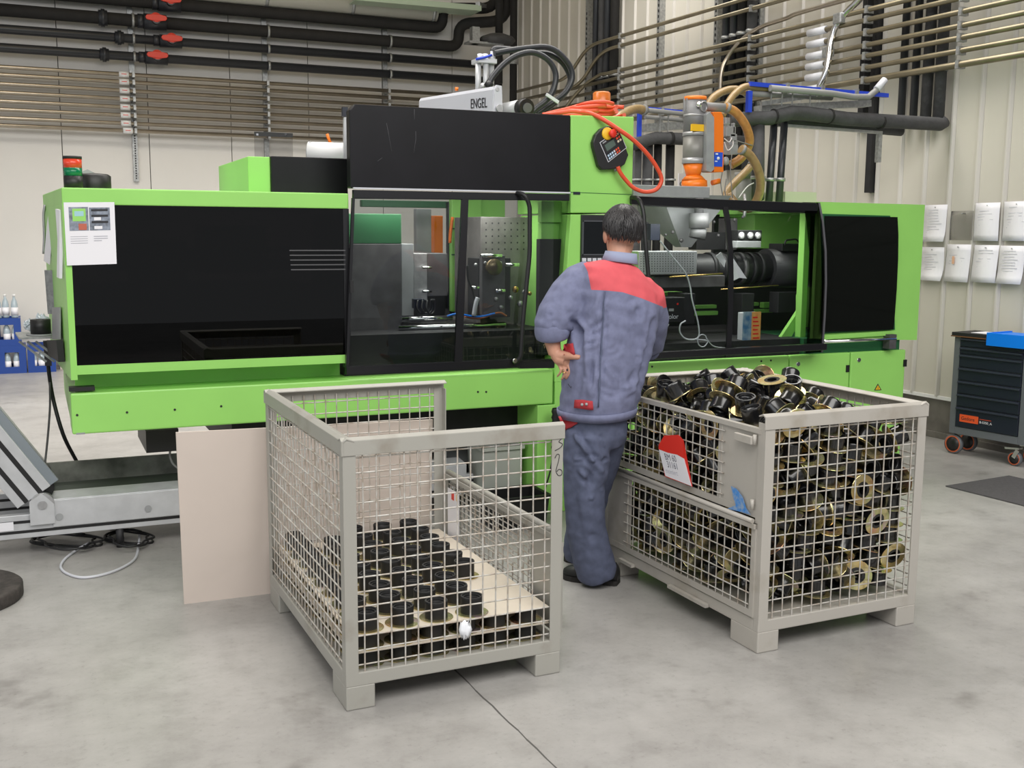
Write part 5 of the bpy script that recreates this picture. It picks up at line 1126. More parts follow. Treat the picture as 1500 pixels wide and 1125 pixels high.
# cables at the left end
def cable(n, lab, pts, r, m, cat='cable', grp=None):
    t = thing(n, lab, cat, tuple(pts[-1]), 0, grp); MB().tube(spline(pts, 5), r, 6).build('sheath', m, t); return t
Yc = 6.45
cable('power_cable', 'black cable hanging from the left end of the machine to the conveyor', [at(68, 500, Yc), at(71, 540, Yc), at(78, 585, Yc), at(92, 635, Yc-.05), at(108, 668, Yc), at(122, 692, Yc), at(132, 706, Yc)], .011, M_BLACK)
cable('thin_cable', 'thin grey cable hanging straight down to the conveyor pivot', [at(73, 560, Yc-.05), at(73, 600, Yc-.05), at(69, 650, Yc-.1), at(64, 695, Yc-.3), at(62, 715, Yc-.5)], .006, mat('grey_sheath', (.10, .10, .105, 1), .5))
lpz = lambda px, py, z=.007: atz(px, py, z)
cable('floor_cable', 'pale grey cable lying in a loop on the floor before the conveyor', [lpz(205, 780), lpz(203, 798), lpz(198, 818), lpz(178, 832), lpz(150, 842), lpz(120, 846), lpz(98, 840), lpz(89, 830), lpz(96, 818), lpz(112, 806), lpz(130, 795)], .007, M_OFFW)
rr = random.Random(8)
for k, lab in enumerate(('black cable coiled on the floor under the conveyor, left coil', 'black cable coiled on the floor under the conveyor, coil nearer the beige board')):
    cx, cyy = ((100, 792), (190, 788))[k]; pts = []
    for i in range(30):
        a = i*.62; w_ = (58, 40)[k]*(1+.25*math.sin(i*1.7)); h_ = 10*(1+.3*math.cos(i*1.1))
        pts.append(lpz(cx+w_*math.cos(a)*.8, cyy+h_*math.sin(a), .006+.0015*i))
    cable('cable_coil', lab, pts, .006, M_BLACK, 'cable', 'black coils under the conveyor')
cable('thin_cable', 'short grey cable dropping from the black junction box', [at(250, 655, 5.95), at(249, 668, 5.95), at(254, 680, 5.95), at(262, 686, 5.95), at(272, 690, 5.95)], .006, M_GREYP)
# rubber puck on the floor
e = atz(34, 852, .055); t = thing('rubber_disc', 'thick round black rubber disc lying on the floor before the conveyor', 'disc', (e.x-.30, e.y, 0))
MB().lathe([(0, 0), (.295, 0), (.30, .006), (.30, .055), (.292, .062), (0, .062)], (e.x-.30, e.y, 0), (0, 0, 1), 40).build('disc', mat('dusty_rubber', (.065, .055, .05, 1), .8, noise=.5, scale=25, bump=.2), t)
# shelf, tape reel and bag on the left end of the machine
Ys = 6.35
t = thing('side_tray', 'small grey tray bracketed to the left end of the machine', 'tray', tuple(at(50, 498, Ys)))
a = [at(28, 497.5, Ys-.1), at(76, 497.5, Ys-.1), at(76, 487, Ys+.25), at(22, 481, Ys+.25)]; zt = a[0].z
a = [Vector((p.x, p.y, zt)) for p in a]
MB().prism(a, (0, 0, .010)).build('plate', M_ZINC, t)
for x0 in (32, 44, 56): MB().bar(at(x0-4, 500, Ys), at(x0+36, 530, Ys), .012, .012).build('stay', M_ZINC, t)
c = at(60, 487, Ys+.03); t = thing('tape_reel', 'black reel on a pale disc standing on the small side tray', 'reel', (c.x, c.y, zt+.01))
MB().lathe([(0, 0), (.075, 0), (.075, .006), (0, .006)], (c.x, c.y, zt+.0105), (0, 0, 1), 24).build('disc', M_LGREY, t)
MB().lathe([(.02, 0), (.052, 0), (.052, .078), (.02, .078), (.02, 0)], (c.x, c.y, zt+.017), (0, 0, 1), 24).build('reel', M_BLACK, t)
for k, (px, py, r, lab) in enumerate(((42, 484, .035, 'small crumpled clear bag at the outer edge of the side tray'), (60, 462, .05, 'crumpled clear plastic bag behind the black reel'))):
    c = at(px, py, Ys+.17); t = thing('plastic_bag', lab, 'bag', (c.x, c.y, zt+.01), 0)
    b = MB(); b.ball((0, 0, 0), r, r*.8, r*1.1, 14, 10); zmin = zt+.012
    b.v = [p*(.75+.4*math.sin(p.x*190+k)*math.cos(p.z*170)*math.sin(p.y*150+2)) for p in b.v]
    lo = min(p.z for p in b.v); b.v = [p+Vector((c.x, c.y, zmin-lo)) for p in b.v]
    b.s = [False]*len(b.s); b.build('film', mat('clear_film', (.62, .68, .74, 1), .15, spec=.8), t)
t = thing('document_holder', 'sheaf of white papers hanging in a holder on the machine end', 'papers', tuple(at(68, 390, 6.4)))
MB().prism([at(70, 316, 6.5), at(80, 315, 6.4), at(76, 350, 6.4), at(73, 388, 6.4), at(64, 382, 6.5)], (.0, .004, 0)).build('sheet', M_SHEET, t)
MB().prism([at(78, 340, 6.42), at(80, 376, 6.42), at(74, 376, 6.42)], (0, .004, 0)).build('sheet', M_SHEET, t)
MB().prism([at(65, 396, 6.45), at(77, 396, 6.4), at(80, 460, 6.4), at(70, 460, 6.45)], (0, .05, 0)).build('holder', M_ZINC, t)
MB().tube(spline([at(66, 300, 6.62), at(64, 316, 6.62), at(65, 345, 6.62), at(64, 372, 6.62)]), .008, 6).build('rod', M_STEEL, t)
t = thing('side_papers', 'long white papers hung beside the smoked panel on the machine end', 'papers', tuple(at(88, 400, 5.8)))
MB().prism([at(85, 306, 5.75), at(91, 308, 5.70), at(93, 345, 5.70), at(91, 408, 5.70), at(87, 406, 5.75), at(88, 350, 5.75)], (-.012, .01, 0)).build('sheet', M_SHEET, t)
MB().prism([at(78, 450, 6.2), at(89, 450, 5.9), at(89, 497, 5.9), at(78, 497, 6.2)], (-.006, 0, 0)).build('folder', M_LGREY, t)
t = thing('control_box', 'dark slim box fixed low on the left end of the machine', 'box', tuple(at(80, 520, 6.0)))
MB().prism([at(77, 498, 6.3), at(92, 498, 5.85), at(95, 530, 5.85), at(79, 520, 6.3)], (-.03, 0, 0)).build('case', M_VOID, t)
MB().prism([at(63, 500, 6.45), at(74, 500, 6.4), at(76, 536, 6.4), at(66, 536, 6.45)], (0, .05, 0)).build('socket_box', M_BLACK, t)
# signal light on the roof of the machine
c = at(108, 276, 6.0); zr = 1.862
c.z = zr; t = thing('signal_light', 'red and green signal light tower on the machine roof', 'signal light', (c.x, 6.0, zr)); r = .046
z1, z2, z3, z4 = at(108, 258, 6.0).z, at(108, 246, 6.0).z, at(108, 233, 6.0).z, at(108, 229, 6.0).z
MB().cyl((c.x, 6, zr), (c.x, 6, z1), r, n=24).build('base', M_BLACK, t)
MB().cyl((c.x, 6, z1), (c.x, 6, z2), r*.97, n=24).build('green_lens', mat('green_lens', (.0, .16, .07, 1), .2), t)
MB().cyl((c.x, 6, z2), (c.x, 6, z3), r*.97, n=24).build('red_lens', mat('red_lens', (.72, .06, .03, 1), .2), t)
MB().cyl((c.x, 6, z3), (c.x, 6, z4), r, n=24).build('cap', M_VOID, t)
c = at(138, 270, 6.15); t = thing('buzzer', 'flat black round horn beside the signal light on the roof', 'horn', (c.x, 6.15, zr))
zb_ = at(138, 255, 6.15).z
MB().lathe([(0, 0), (.082, 0), (.085, .01), (.085, zb_-zr-.01), (.07, zb_-zr), (0, zb_-zr+.006)], (c.x, 6.15, zr), (0, 0, 1), 28).build('body', M_BLACK, t)
MB().prism([at(121, 251, 6.3), at(128, 248, 6.3), at(140, 254, 6.3), at(121, 254, 6.3)], (0, .04, 0)).build('fin', M_LGREY, t)
# clear guard plate and pale roll behind the black rear panel
t = thing('guard_plate', 'clear plastic plate on a dark clip behind the green rear box', 'plate', tuple(at(400, 232, 6.5)))
pb(373, 194, 429, 200, 6.5, .012).build('clip', M_BLACK, t); pb(373, 200, 429, 236, 6.5, .006).build('plate', M_SLEEVE, t)
for px in (377, 419): pb(px-1.5, 195.5, px+1.5, 198.5, 6.496, .01).build('screw', M_CHROME, t)
t = thing('white_roll', 'white cylinder cover lying on the roof just left of the hood', 'cover', tuple(at(480, 228, 6.3)))
MB().cyl(at(452, 224, 6.35), at(512, 226, 6.25), .065, n=24).build('shell', M_WHITE, t)
MB().lathe([(0, 0), (.067, 0), (.067, .012), (0, .012)], at(452, 224, 6.35), (1, 0, 0), 24).build('end_ring', M_LGREY, t)
t = thing('orange_plug', 'small orange plug standing above the white cylinder cover', 'plug', tuple(at(481, 208, 6.4)))
MB().tube([at(479, 196, 6.4), at(481, 202, 6.4), at(484, 210, 6.4)], .009, 8).build('pin', M_ORANGE, t); MB().cyl(at(484, 207, 6.4), at(485, 216, 6.4), .007, n=8).build('stem', M_ORANGE, t)
t = thing('guide_column', 'slim bright column with dark cap just left of the black hood', 'column', tuple(at(505, 205, 6.1)))
MB().bar(at(506, 172, 6.1), at(506, 240, 6.1), .022, .022, (0, 1, 0)).build('column', M_ALU, t)
MB().bar(at(505, 157, 6.1), at(505, 171, 6.1), .03, .03, (0, 1, 0)).build('cap', M_DKBLUE, t)
# sprue robot on the machine roof
t = thing('sprue_robot', 'light grey robot arm housing lettered on its side, above the hood', 'robot', (2.66, 6.6, 2.30))
X0 = at(722, 140, 6.1).x; zt = at(735, 127, 6.1).z
zl = at(626, 146, 7.3).z
pr = lambda y, z0, z1: [(X0, y, z0), (X0-.008, y, z0+.02), (X0+.0, y, z1-.02), (X0+.012, y, z1), (X0+.046, y, z1-.004), (X0+.056, y, z0)]
q0, q1 = pr(6.1, 2.27, zt), pr(7.45, 2.34, zt+.075); n = 6
MB().add(q0+q1, [tuple(range(n)), tuple(range(n, 2*n))[::-1]]+[(i, n+i, n+(i+1) % n, (i+1) % n) for i in range(n)]).build('housing', mat('robot_grey', (.58, .59, .65, 1), .38), t)
MB().prism([(x+(-.004 if i in (0, 1) else .004), y, z+(.006 if i in (3, 4) else 0)) for i, (x, y, z) in enumerate(q0)], (0, -.02, 0)).build('end_cap', M_OFFW, t)
MB().cyl((X0+.02, 6.075, zt-.02), (X0+.02, 6.085, zt-.02), .012, n=10).build('screw', M_STEEL, t); MB().cyl((X0+.03, 6.06, 2.395), (X0+.03, 6.09, 2.395), .022, n=14).build('eye_nut', M_STEEL, t)
a_ = atx(689, 159, X0-.0055); e_ = atx(714, 157, X0-.0055)
text('maker_lettering', 'ENGEL', a_, (e_-a_), (0, 0, 1), .085, M_INK, t, .0006, (e_-a_).length/.262)
MB().cyl(at(669, 133, 6.9), at(669, 128, 6.9), .012, n=8).build('orange_cap', M_ORANGE, t)
cyl_c = at(710, 125, 6.55)
for dx, dy in ((-.045, 0), (.0, -.02), (.045, 0)):
    MB().cyl((cyl_c.x+dx, 6.55+dy, 2.48), (cyl_c.x+dx, 6.55+dy, at(710, 88, 6.55).z), .019, n=12).build('lift_tube', M_ALU, t)
MB().box((cyl_c.x-.066, 6.50, at(710, 94, 6.55).z), (cyl_c.x+.066, 6.62, at(710, 87, 6.55).z)).build('head_plate', M_ALU, t, .004)
for px in (703, 711, 722): MB().cyl(at(px, 87, 6.55), at(px, 79-(px > 715)*4, 6.55), .017, n=12).build('fitting', M_OFFW, t)
MB().tube([at(697, 87, 6.5), at(710, 84, 6.48), at(720, 81, 6.5)], .008, 6).build('blue_hose', M_DBLUE, t)
MB().ball(at(707, 126, 6.45), .02, nu=10, nv=8).build('joint', M_STEEL, t)
MB().box((X0-.05, 6.35, 2.10), (X0+.2, 6.9, 2.30)).build('bracket', M_VOID, t)
# robot hoses
hz = 6.55
t = thing('robot_hose', 'black corrugated hose arching highest over the robot behind the hood', 'hose', tuple(at(790, 160, hz)), 0, 'black hoses over the robot')
MB().tube(spline([at(721, 76, hz), at(728, 71, hz), at(760, 74, hz), at(780, 76, hz)], 5)+spline([at(790, 77.5, hz), at(806, 80, hz), at(824, 92, hz), at(835, 112, hz), at(833, 126, hz), at(824, 140, hz), at(808, 154, hz), at(790, 167, hz)], 5), .020, 10).build('hose', M_PIPE, t)
t = thing('robot_hose', 'black hose leaving the robot head just below the highest hose', 'hose', tuple(at(786, 160, hz)), 0, 'black hoses over the robot')
MB().tube(spline([at(724, 78, hz-.06), at(745, 74, hz-.06), at(775, 70, hz-.06), at(800, 69, hz-.06), at(818, 77, hz-.06), at(834, 96, hz-.06), at(838, 115, hz-.06), at(829, 134, hz-.06), at(812, 148, hz-.06), at(795, 160, hz-.06), at(785, 167, hz-.06)], 5), .020, 10).build('hose', M_PIPE, t)
t = thing('robot_hose', 'black hose in the inner arc from the robot joint to the roof', 'hose', tuple(at(784, 160, hz)), 0, 'black hoses over the robot')
MB().tube(spline([at(716, 124, hz-.12), at(722, 112, hz-.12), at(740, 92, hz-.12), at(760, 80, hz-.12), at(782, 77, hz-.12), at(803, 88, hz-.12), at(814, 108, hz-.12), at(811, 130, hz-.12), at(801, 146, hz-.12), at(786, 158, hz-.12), at(778, 166, hz-.12)], 5), .020, 10).build('hose', M_PIPE, t)
a = at(718, 121, hz-.12); MB().tube([a, at(714, 127, hz-.12)], .027, 10).build('gland', M_BLACK, t)
a, e = at(800, 138, hz-.16), at(818, 150, hz-.16); MB().bar(a, e, .012, .02).build('hose_tie', M_OFFW, t)
t = thing('drive_motor', 'silver motor with a round black end cap lying behind the hood', 'motor', tuple(at(760, 160, 6.3)))
MB().cyl(at(738, 163, 6.5), at(764, 158, 6.3), .052, n=20).build('case', M_ALU, t); MB().cyl(at(764, 158, 6.3), at(772, 158, 6.24), .056, n=20).build('end_cap', M_BLACK, t)
MB().cyl(at(772, 158, 6.24), at(773, 158, 6.225), .03, n=16).build('hub', M_PLATE, t)
# amber beacon and red cable on the pillar
zp = at(880, 170, YF).z
c = at(881, 160, 6.05); t = thing('amber_beacon', 'amber warning beacon standing on the green pillar', 'beacon', (c.x, 6.05, zp))
zt_ = at(881, 134, 6.05).z
MB().lathe([(0, 0), (.058, 0), (.055, zt_-zp-.008), (.046, zt_-zp), (0, zt_-zp)], (c.x, 6.05, zp-.003), (0, 0, 1), 20).build('lens', M_AMBER, t)
t = thing('pendant_cable', 'red cable coiled on the pillar top and looping down to the pendant', 'cable', tuple(at(870, 165, 5.8)))
b = MB(); rr = random.Random(2); zc = zp+.014
for k in range(5):
    pts = []
    for i in range(15):
        a = -2.9+i*(5.8/14)*(.75+.05*k)
        pts.append(Vector((at(872, 165, 5.85).x+(.20-.012*k)*math.cos(a+2.6)*(1-.05*k)+.02*math.sin(k*2), 5.86+.10*math.sin(a+2.6), zc+.020*k+.008*math.sin(a*2+k))))
    b.tube(spline(pts, 3), .0125, 8)
b.build('coil', M_CABLE, t)
MB().tube(spline([at(795, 168, 5.8), at(815, 166, 5.75), at(835, 163, 5.72), at(850, 164, 5.70), at(865, 166, 5.62), at(885, 176, 5.56), at(905, 189, 5.53), at(925, 203, 5.52), at(945, 222, 5.52), at(960, 242, 5.52), at(969, 262, 5.52), at(962, 277, 5.52), at(945, 281, 5.53), at(928, 275, 5.54), at(916, 263, 5.55), at(908, 252, 5.55), at(905, 244, 5.55)], 6), .0125, 8).build('loop', M_CABLE, t)
MB().tube(spline([at(800, 167, 6.0), at(830, 160, 5.95), at(862, 152, 5.95), at(890, 156, 5.9), at(914, 157, 5.85)], 5), .0125, 8).build('coil', M_CABLE, t)
# teach pendant
pc = at(893.5, 213.5, YF-.04); th = math.radians(27)
ex = Vector((math.cos(th), 0, math.sin(th))); ez = Vector((-math.sin(th), 0, math.cos(th)))
k = (YF)/F_PX*1.11*.97
def pd(px, py, y=0.):
    """pendant outline given in picture pixels from its middle, laid in the pendant's own plane"""
    return pc+Vector((px*.00395, y, -py*.00395))
t = thing('teach_pendant', 'black hand-held control pendant with red stop button on the pillar', 'pendant', tuple(pc))
ol = [(-27, 3), (-28, -4), (-24, -15), (-15, -24), (-4, -28), (8, -27), (16, -22), (20, -12), (32, 12), (26, 26), (16, 32), (2, 34), (-12, 35), (-18, 30)]
body = MB().prism([pd(x, y, 0) for x, y in ol], (0, .036, 0)).build('body', M_BLACK, t, .006)
pl_ = [(-17.5, -4), (14, -24), (28, 2), (-2.5, 24)]
def pq(u, v, y): a = Vector((pl_[0][0]+(pl_[1][0]-pl_[0][0])*u, pl_[0][1]+(pl_[1][1]-pl_[0][1])*u)); c = Vector((pl_[3][0]+(pl_[2][0]-pl_[3][0])*u, pl_[3][1]+(pl_[2][1]-pl_[3][1])*u)); m_ = a.lerp(c, v); return pd(m_.x, m_.y, y)
def pquad(n, u0, v0, u1, v1, y, m, par=body): return MB().prism([pq(u0, v0, y), pq(u1, v0, y), pq(u1, v1, y), pq(u0, v1, y)], (0, .003, 0)).build(n, m, par)
pquad('panel_rim', 0, 0, 1, 1, -.002, M_OFFW); pquad('panel', .025, .03, .975, .97, -.003, mat('panel_black', (.015, .015, .018, 1), .35))
pquad('display_frame', .07, .14, .66, .60, -.0038, M_VOID); pquad('display', .14, .24, .60, .54, -.0045, mat('lcd_grey', (.10, .14, .12, 1), .2)); pquad('badge', .10, .08, .28, .14, -.0045, M_LGREY)
for i in range(2):
    for j in range(3): pquad('key', .72+i*.12, .10+j*.16, .80+i*.12, .20+j*.16, -.006, (mat('key_cream', (.75, .6, .42, 1), .4), M_CABLE, mat('key_cream_2', (.7, .6, .45, 1), .4))[j])
for i in range(6):
    for j in range(2): pquad('key', .08+i*.105, .70+j*.14, .15+i*.105, .79+j*.14, -.006, mat('key_pale_blue', (.5, .65, .8, 1), .4) if i < 3 else (M_OFFW if i == 3 else M_CABLE))
c = pd(-5, -17, 0); MB().lathe([(0, 0), (.036, 0), (.036, .006), (.026, .010), (0, .010)], c, (0, -1, 0), 20).build('stop_collar', M_YELLOW, body)
c2 = c+Vector((.012, 0, .0)); MB().lathe([(0, .008), (.013, .008), (.015, .02), (.024, .024), (.026, .034), (.02, .042), (0, .044)], c2, (.35, -1, .0), 18).build('stop_button', M_RED, body)
MB().tube([pd(9, 27, .015), pd(13, 36, .012)], .011, 8).build('gland', M_GREYP, body)
# hopper loader
LYr = 6.32
def L3(px, py): return at(px, py, LYr)
c = L3(1017, 200); x0 = c.x
t = thing('hopper_loader', 'steel and orange vacuum hopper loader standing on the injection side', 'loader', (x0, LYr, L3(1017, 275).z))
def lc_(n, py0, py1, r0, r1, m, par=t, dx=0): return MB().lathe([(0, L3(1017, py0).z-2), (r0, L3(1017, py0).z-2), (r1, L3(1017, py1).z-2), (0, L3(1017, py1).z-2)], (x0+dx, LYr, 2), (0, 0, 1), 28).build(n, m, par)
rp = .0765
M_DRUM = mat('loader_drum', (.19, .19, .195, 1), .5, .25, noise=.15, scale=20)
lc_('upper_barrel', 200, 147, rp, rp, M_DRUM); lc_('lid', 147, 141.5, rp+.002, rp*.97, M_ORANGE); M_RING = mat('ring_steel', (.42, .42, .43, 1), .4, .5)
lc_('clamp_ring', 199, 194, rp+.004, rp+.004, M_RING); lc_('clamp_ring', 171, 168, rp+.002, rp+.002, M_RING)
lc_('glass_barrel', 240, 200, rp-.001, rp-.001, mat('frosted_barrel', (.22, .215, .20, 1), .4, .1)); lc_('clamp_ring', 240, 232, rp+.003, rp+.003, M_RING)
lc_('outlet_cone', 259, 240, .046, rp-.004, M_ORANGE); lc_('outlet_collar', 277, 264, .090, .086, M_ORANGE, t, .012); lc_('collar_neck', 264, 257, .084, .052, M_ORANGE, t, .006); lc_('base_flange', 284, 277, .098, .096, M_STEEL, t, .012)
MB().cyl(L3(1043, 268), L3(1054, 265), .018, n=12).build('spout', M_ORANGE, t)
pb(1014, 182, 1031.5, 192, LYr-.0795, .02).build('sticker', M_YELLOW, t)
b = MB()
for px in (1002, 1006): b.bar(at(px, 144, LYr-.07), at(px, 162, LYr-.081), .008, .008, (0, 1, 0))
b.build('lid_clamps', M_STEEL, t)['kind'] = 'stuff'
bx_ = MB(); q = [at(1035, 168, LYr-.11), at(1040, 164, LYr-.11), at(1046, 172, LYr-.11), at(1046, 248, LYr-.11), at(1042, 252, LYr-.11), at(1035, 250, LYr-.11)]
bx_.prism(q, (0, .10, 0)).build('control_side', M_LGREY, t); 
q = [at(1044, 164, LYr-.10), at(1057, 164, LYr-.10), at(1060, 171, LYr-.10), at(1060, 252, LYr-.10), at(1046, 252, LYr-.10), at(1046, 172, LYr-.10)]
bo = MB().prism(q, (0, .11, 0)).build('control_housing', M_ORANGE, t, .003, 'orange control housing')
pb(1046.5, 223, 1058.5, 244, LYr-.104, .006).build('blue_label', mat('label_blue_2', (.02, .09, .62, 1), .4), bo)
c_ = at(1052, 232, LYr-.105); MB().lathe([(0, 0), (.011, 0), (.011, .004), (0, .004)], c_, (0, -1, 0), 12).build('knob', M_WHITE, bo)
pb(1048.5, 224.5, 1052, 226.5, LYr-.106, .004).build('label_mark', M_WHITE, bo); pb(1047.5, 235.5, 1051, 237, LYr-.106, .004).build('label_mark', M_WHITE, bo)
pb(1035, 231, 1040.5, 238, LYr-.113, .006).build('clip', M_LGREY, t)
MB().tube([L3(1020, 155), L3(1032, 156), at(1062, 158, LYr-.05)], .030, 16, True).build('suction_stub', M_GREYP, t)
MB().lathe([(.030, 0), (.036, 0), (.036, .012), (.030, .012)], at(1030, 156, LYr-.075), (.3, -1, 0), 18).build('stub_ring', M_STEEL, t)
MB().ball(at(1024, 153, LYr-.085), .022, .02, .02, 10, 8).build('filter_nut', M_CHROME, t)
# valves and fittings beside the loader
t = thing('valve_block', 'cluster of small pneumatic valves between loader and suction hoses', 'valve', tuple(at(1075, 215, 6.35)))
for q in ((1064, 185, 1078, 200, .06), (1070, 196, 1080, 206, .05), (1068, 207, 1081, 226, .07), (1063, 172, 1070, 182, .04), (1074, 180, 1077, 196, .03)):
    pb(*q[:4], 6.33, q[4]).build('valve', M_STEEL if q[0] % 2 else M_LGREY, t, .004)
pb(1070, 212, 1081, 226, 6.31, .03).build('switch_box', M_LGREY, t)
for pts in (((1061, 208), (1066, 220), (1073, 214), (1074, 206)), ((1061, 203), (1068, 208), (1072, 202))):
    MB().tube(spline([at(x, y, 6.28) for x, y in pts], 5), .004, 5).build('air_line', M_WHITE, t)
MB().ball(at(1063, 236, 6.3), .026, .02, .03, 10, 8).build('filter_bowl', M_LGREY, t)
for pts in (((1072, 226), (1070, 250), (1073, 290)), ((1078, 206), (1092, 210), (1102, 213)), ((1058, 252), (1056, 270), (1060, 292)), ((1064, 262), (1062, 280), (1066, 300)), ((1082, 290), (1094, 274), (1104, 268))):
    MB().tube(spline([at(x, y, 6.3) for x, y in pts], 5), .004, 5).build('air_line', M_GREYP if pts[0][0] != 1082 else M_WHITE, t)
def hose(lab, pts, r, m):
    t = thing('suction_hose', lab, 'hose', tuple(pts[-1]), 0, 'amber suction hoses at the loader'); MB().tube(spline(pts, 6), r, 12).build('hose', m, t)
    MB().tube([pts[0].lerp(pts[1], .05), pts[0].lerp(pts[1], .3)], r+.006, 12).build('hose_cuff', M_GREYP, t)
hose('amber suction hose bending down from the loader stub in a wide arc', [at(1062, 157, 6.3), at(1078, 165, 6.3), at(1092, 184, 6.3), at(1098, 205, 6.32), at(1093, 222, 6.36), at(1083, 234, 6.38), at(1070, 242, 6.4)], .031, M_HOSEO)
hose('amber suction hose looping down to the door frame, outermost of the hoses', [at(1085, 218, 6.2), at(1098, 227, 6.2), at(1109, 245, 6.2), at(1114, 268, 6.22), at(1110, 290, 6.25), at(1098, 305, 6.3), at(1082, 302, 6.35), at(1066, 285, 6.4)], .031, M_HOSE)
hose('amber suction hose arching up over the blue frame from the loader', [at(1130, 129, 6.62), at(1112, 128, 6.62), at(1092, 127, 6.6), at(1077, 137, 6.58), at(1066, 152, 6.56), at(1058, 170, 6.55)], .026, M_HOSE)
hose('amber suction hose arching behind the loader lid', [at(1098, 137, 6.78), at(1078, 131, 6.78), at(1062, 133, 6.78), at(1046, 142, 6.76), at(1036, 156, 6.75)], .028, M_HOSE)
hose('brownish suction hose crossing behind the outermost hose loop', [at(1103, 240, 6.5), at(1092, 252, 6.5), at(1078, 266, 6.48), at(1066, 280, 6.46), at(1060, 300, 6.44)], .028, M_HOSE)
hose('pale hose bending down beside the green pillar top', [at(945, 161, 8.6), at(930, 160, 8.5), at(915, 166, 8.3), at(902, 180, 8.1), at(896, 230, 8.0), Vector((4.5, 7.9, 0.02))], .04, M_HOSE)
t = thing('grey_stand_pipe', 'thick grey upright pipe behind the suction hoses', 'pipe', tuple(at(1090, 300, 6.7)))
MB().cyl(at(1090, 252, 6.75), at(1090, 330, 6.75), .062, n=18).build('pipe', M_GREYP, t); MB().cyl(at(1090, 252, 6.75), at(1090, 262, 6.75), .070, n=18).build('collar', M_GREYP, t)
t = thing('wall_notice', 'white notice with black letters half hidden behind the orange outlet', 'sign', tuple(at(1002, 270, 6.65)))
pb(994, 254, 1016, 281, 6.65, .01).build('board', M_SHEET, t); text('notice_lettering', 'C', at(995.5, 273, 6.645), (1, 0, 0), (0, 0, 1), .05, M_INK, t)

# ================================================================ crates of bottles by the back wall
def bottle_crate(loc, lab, bottles, top):
    t = thing('bottle_crate', lab, 'crate', loc, 0, 'blue bottle crates by the back wall'); x, y, z = loc; W_, D_, H_ = .30, .40, .32
    b = MB(); b.box((x, y, z), (x+W_, y+D_, z+.02)); 
    for x0 in (x, x+W_-.025): b.box((x0, y, z+.02), (x0+.025, y+D_, z+H_))
    for y0 in (y, y+D_-.02):
        b.box((x+.025, y0, z+.02), (x+W_-.025, y0+.02, z+.075)); b.box((x+.025, y0, z+H_-.075), (x+W_-.025, y0+.02, z+H_))
        b.box((x+.025, y0, z+.075), (x+.075, y0+.02, z+H_-.075)); b.box((x+W_-.075, y0, z+.075), (x+W_-.025, y0+.02, z+H_-.075))
    b.build('shell', M_CRATE, t)
    for k, (u, v) in enumerate(bottles[::-1]): bottle((x+u, y+v, z+.0205), lab, f'{ordn[k]} clear bottle from the machine end inside the ' + ('upper stacked blue crate' if z > .1 else 'blue crate under the stacked one' if 'under' in lab else 'blue crate nearest the green machine'))
def bottle(p, lab, up=None):
    global NB
    t = thing('bottle', None, 'bottle', p, 0, 'bottles in and on the blue crates'); NB += 1
    t['label'] = up or ('clear bottle with white label inside the ' + lab.replace('blue bottle crate', 'blue crate'))
    q = Vector(p)
    MB().lathe([(0, 0), (.036, 0), (.038, .01), (.038, .15), (.030, .19), (.014, .225), (.013, .265), (0, .265)], q, (0, 0, 1), 12).build('glass', M_BOTTLE, t)
    MB().lathe([(.0385, .03), (.0395, .03), (.0395, .12), (.0385, .12)], q, (0, 0, 1), 12).build('paper_label', M_SHEET, t)
    MB().lathe([(.015, .245), (.0155, .245), (.0155, .272), (0, .272)], q, (0, 0, 1), 10).build('cap', M_WHITE, t)
NB = 0; M_BOTTLE = mat('bottle_clear', (.42, .50, .55, 1), .12, spec=.7)
c0 = atz(-2, 548); yb = c0.y
bottle_crate((c0.x, yb, 0), 'blue bottle crate on the floor under the upper crate', [(.10, .06), (.20, .06)], 0)
bottle_crate((c0.x+.315, yb-.0, 0), 'blue bottle crate on the floor nearest the green machine', [(.06, .06), (.15, .06), (.24, .06)], 0)
bottle_crate((c0.x-.04, yb, .3205), 'blue bottle crate stacked on top of the other crate', [(.15, .06), (.24, .06)], 0)
for k, (u, lab) in enumerate(((.07, 'bottle standing at the outer end on top of the upper blue crate'), (.15, 'bottle standing in the middle on top of the upper blue crate'), (.245, 'bottle with white cap standing at the machine end on the upper blue crate'))):
    bottle((c0.x-.04+u, yb+.09+.04*(k % 2), .6415), '', lab)
t = thing('card_box', 'pale cardboard box standing beyond the blue crates', 'box', (c0.x+.62, yb+.1, 0))
MB().box((c0.x+.66, yb+.15, 0), (c0.x+.95, yb+.4, .42)).build('carton', M_CARD, t, .004); MB().box((c0.x+.78, yb+.148, .0), (c0.x+.83, yb+.402, .423)).build('tape', M_LINER, t)

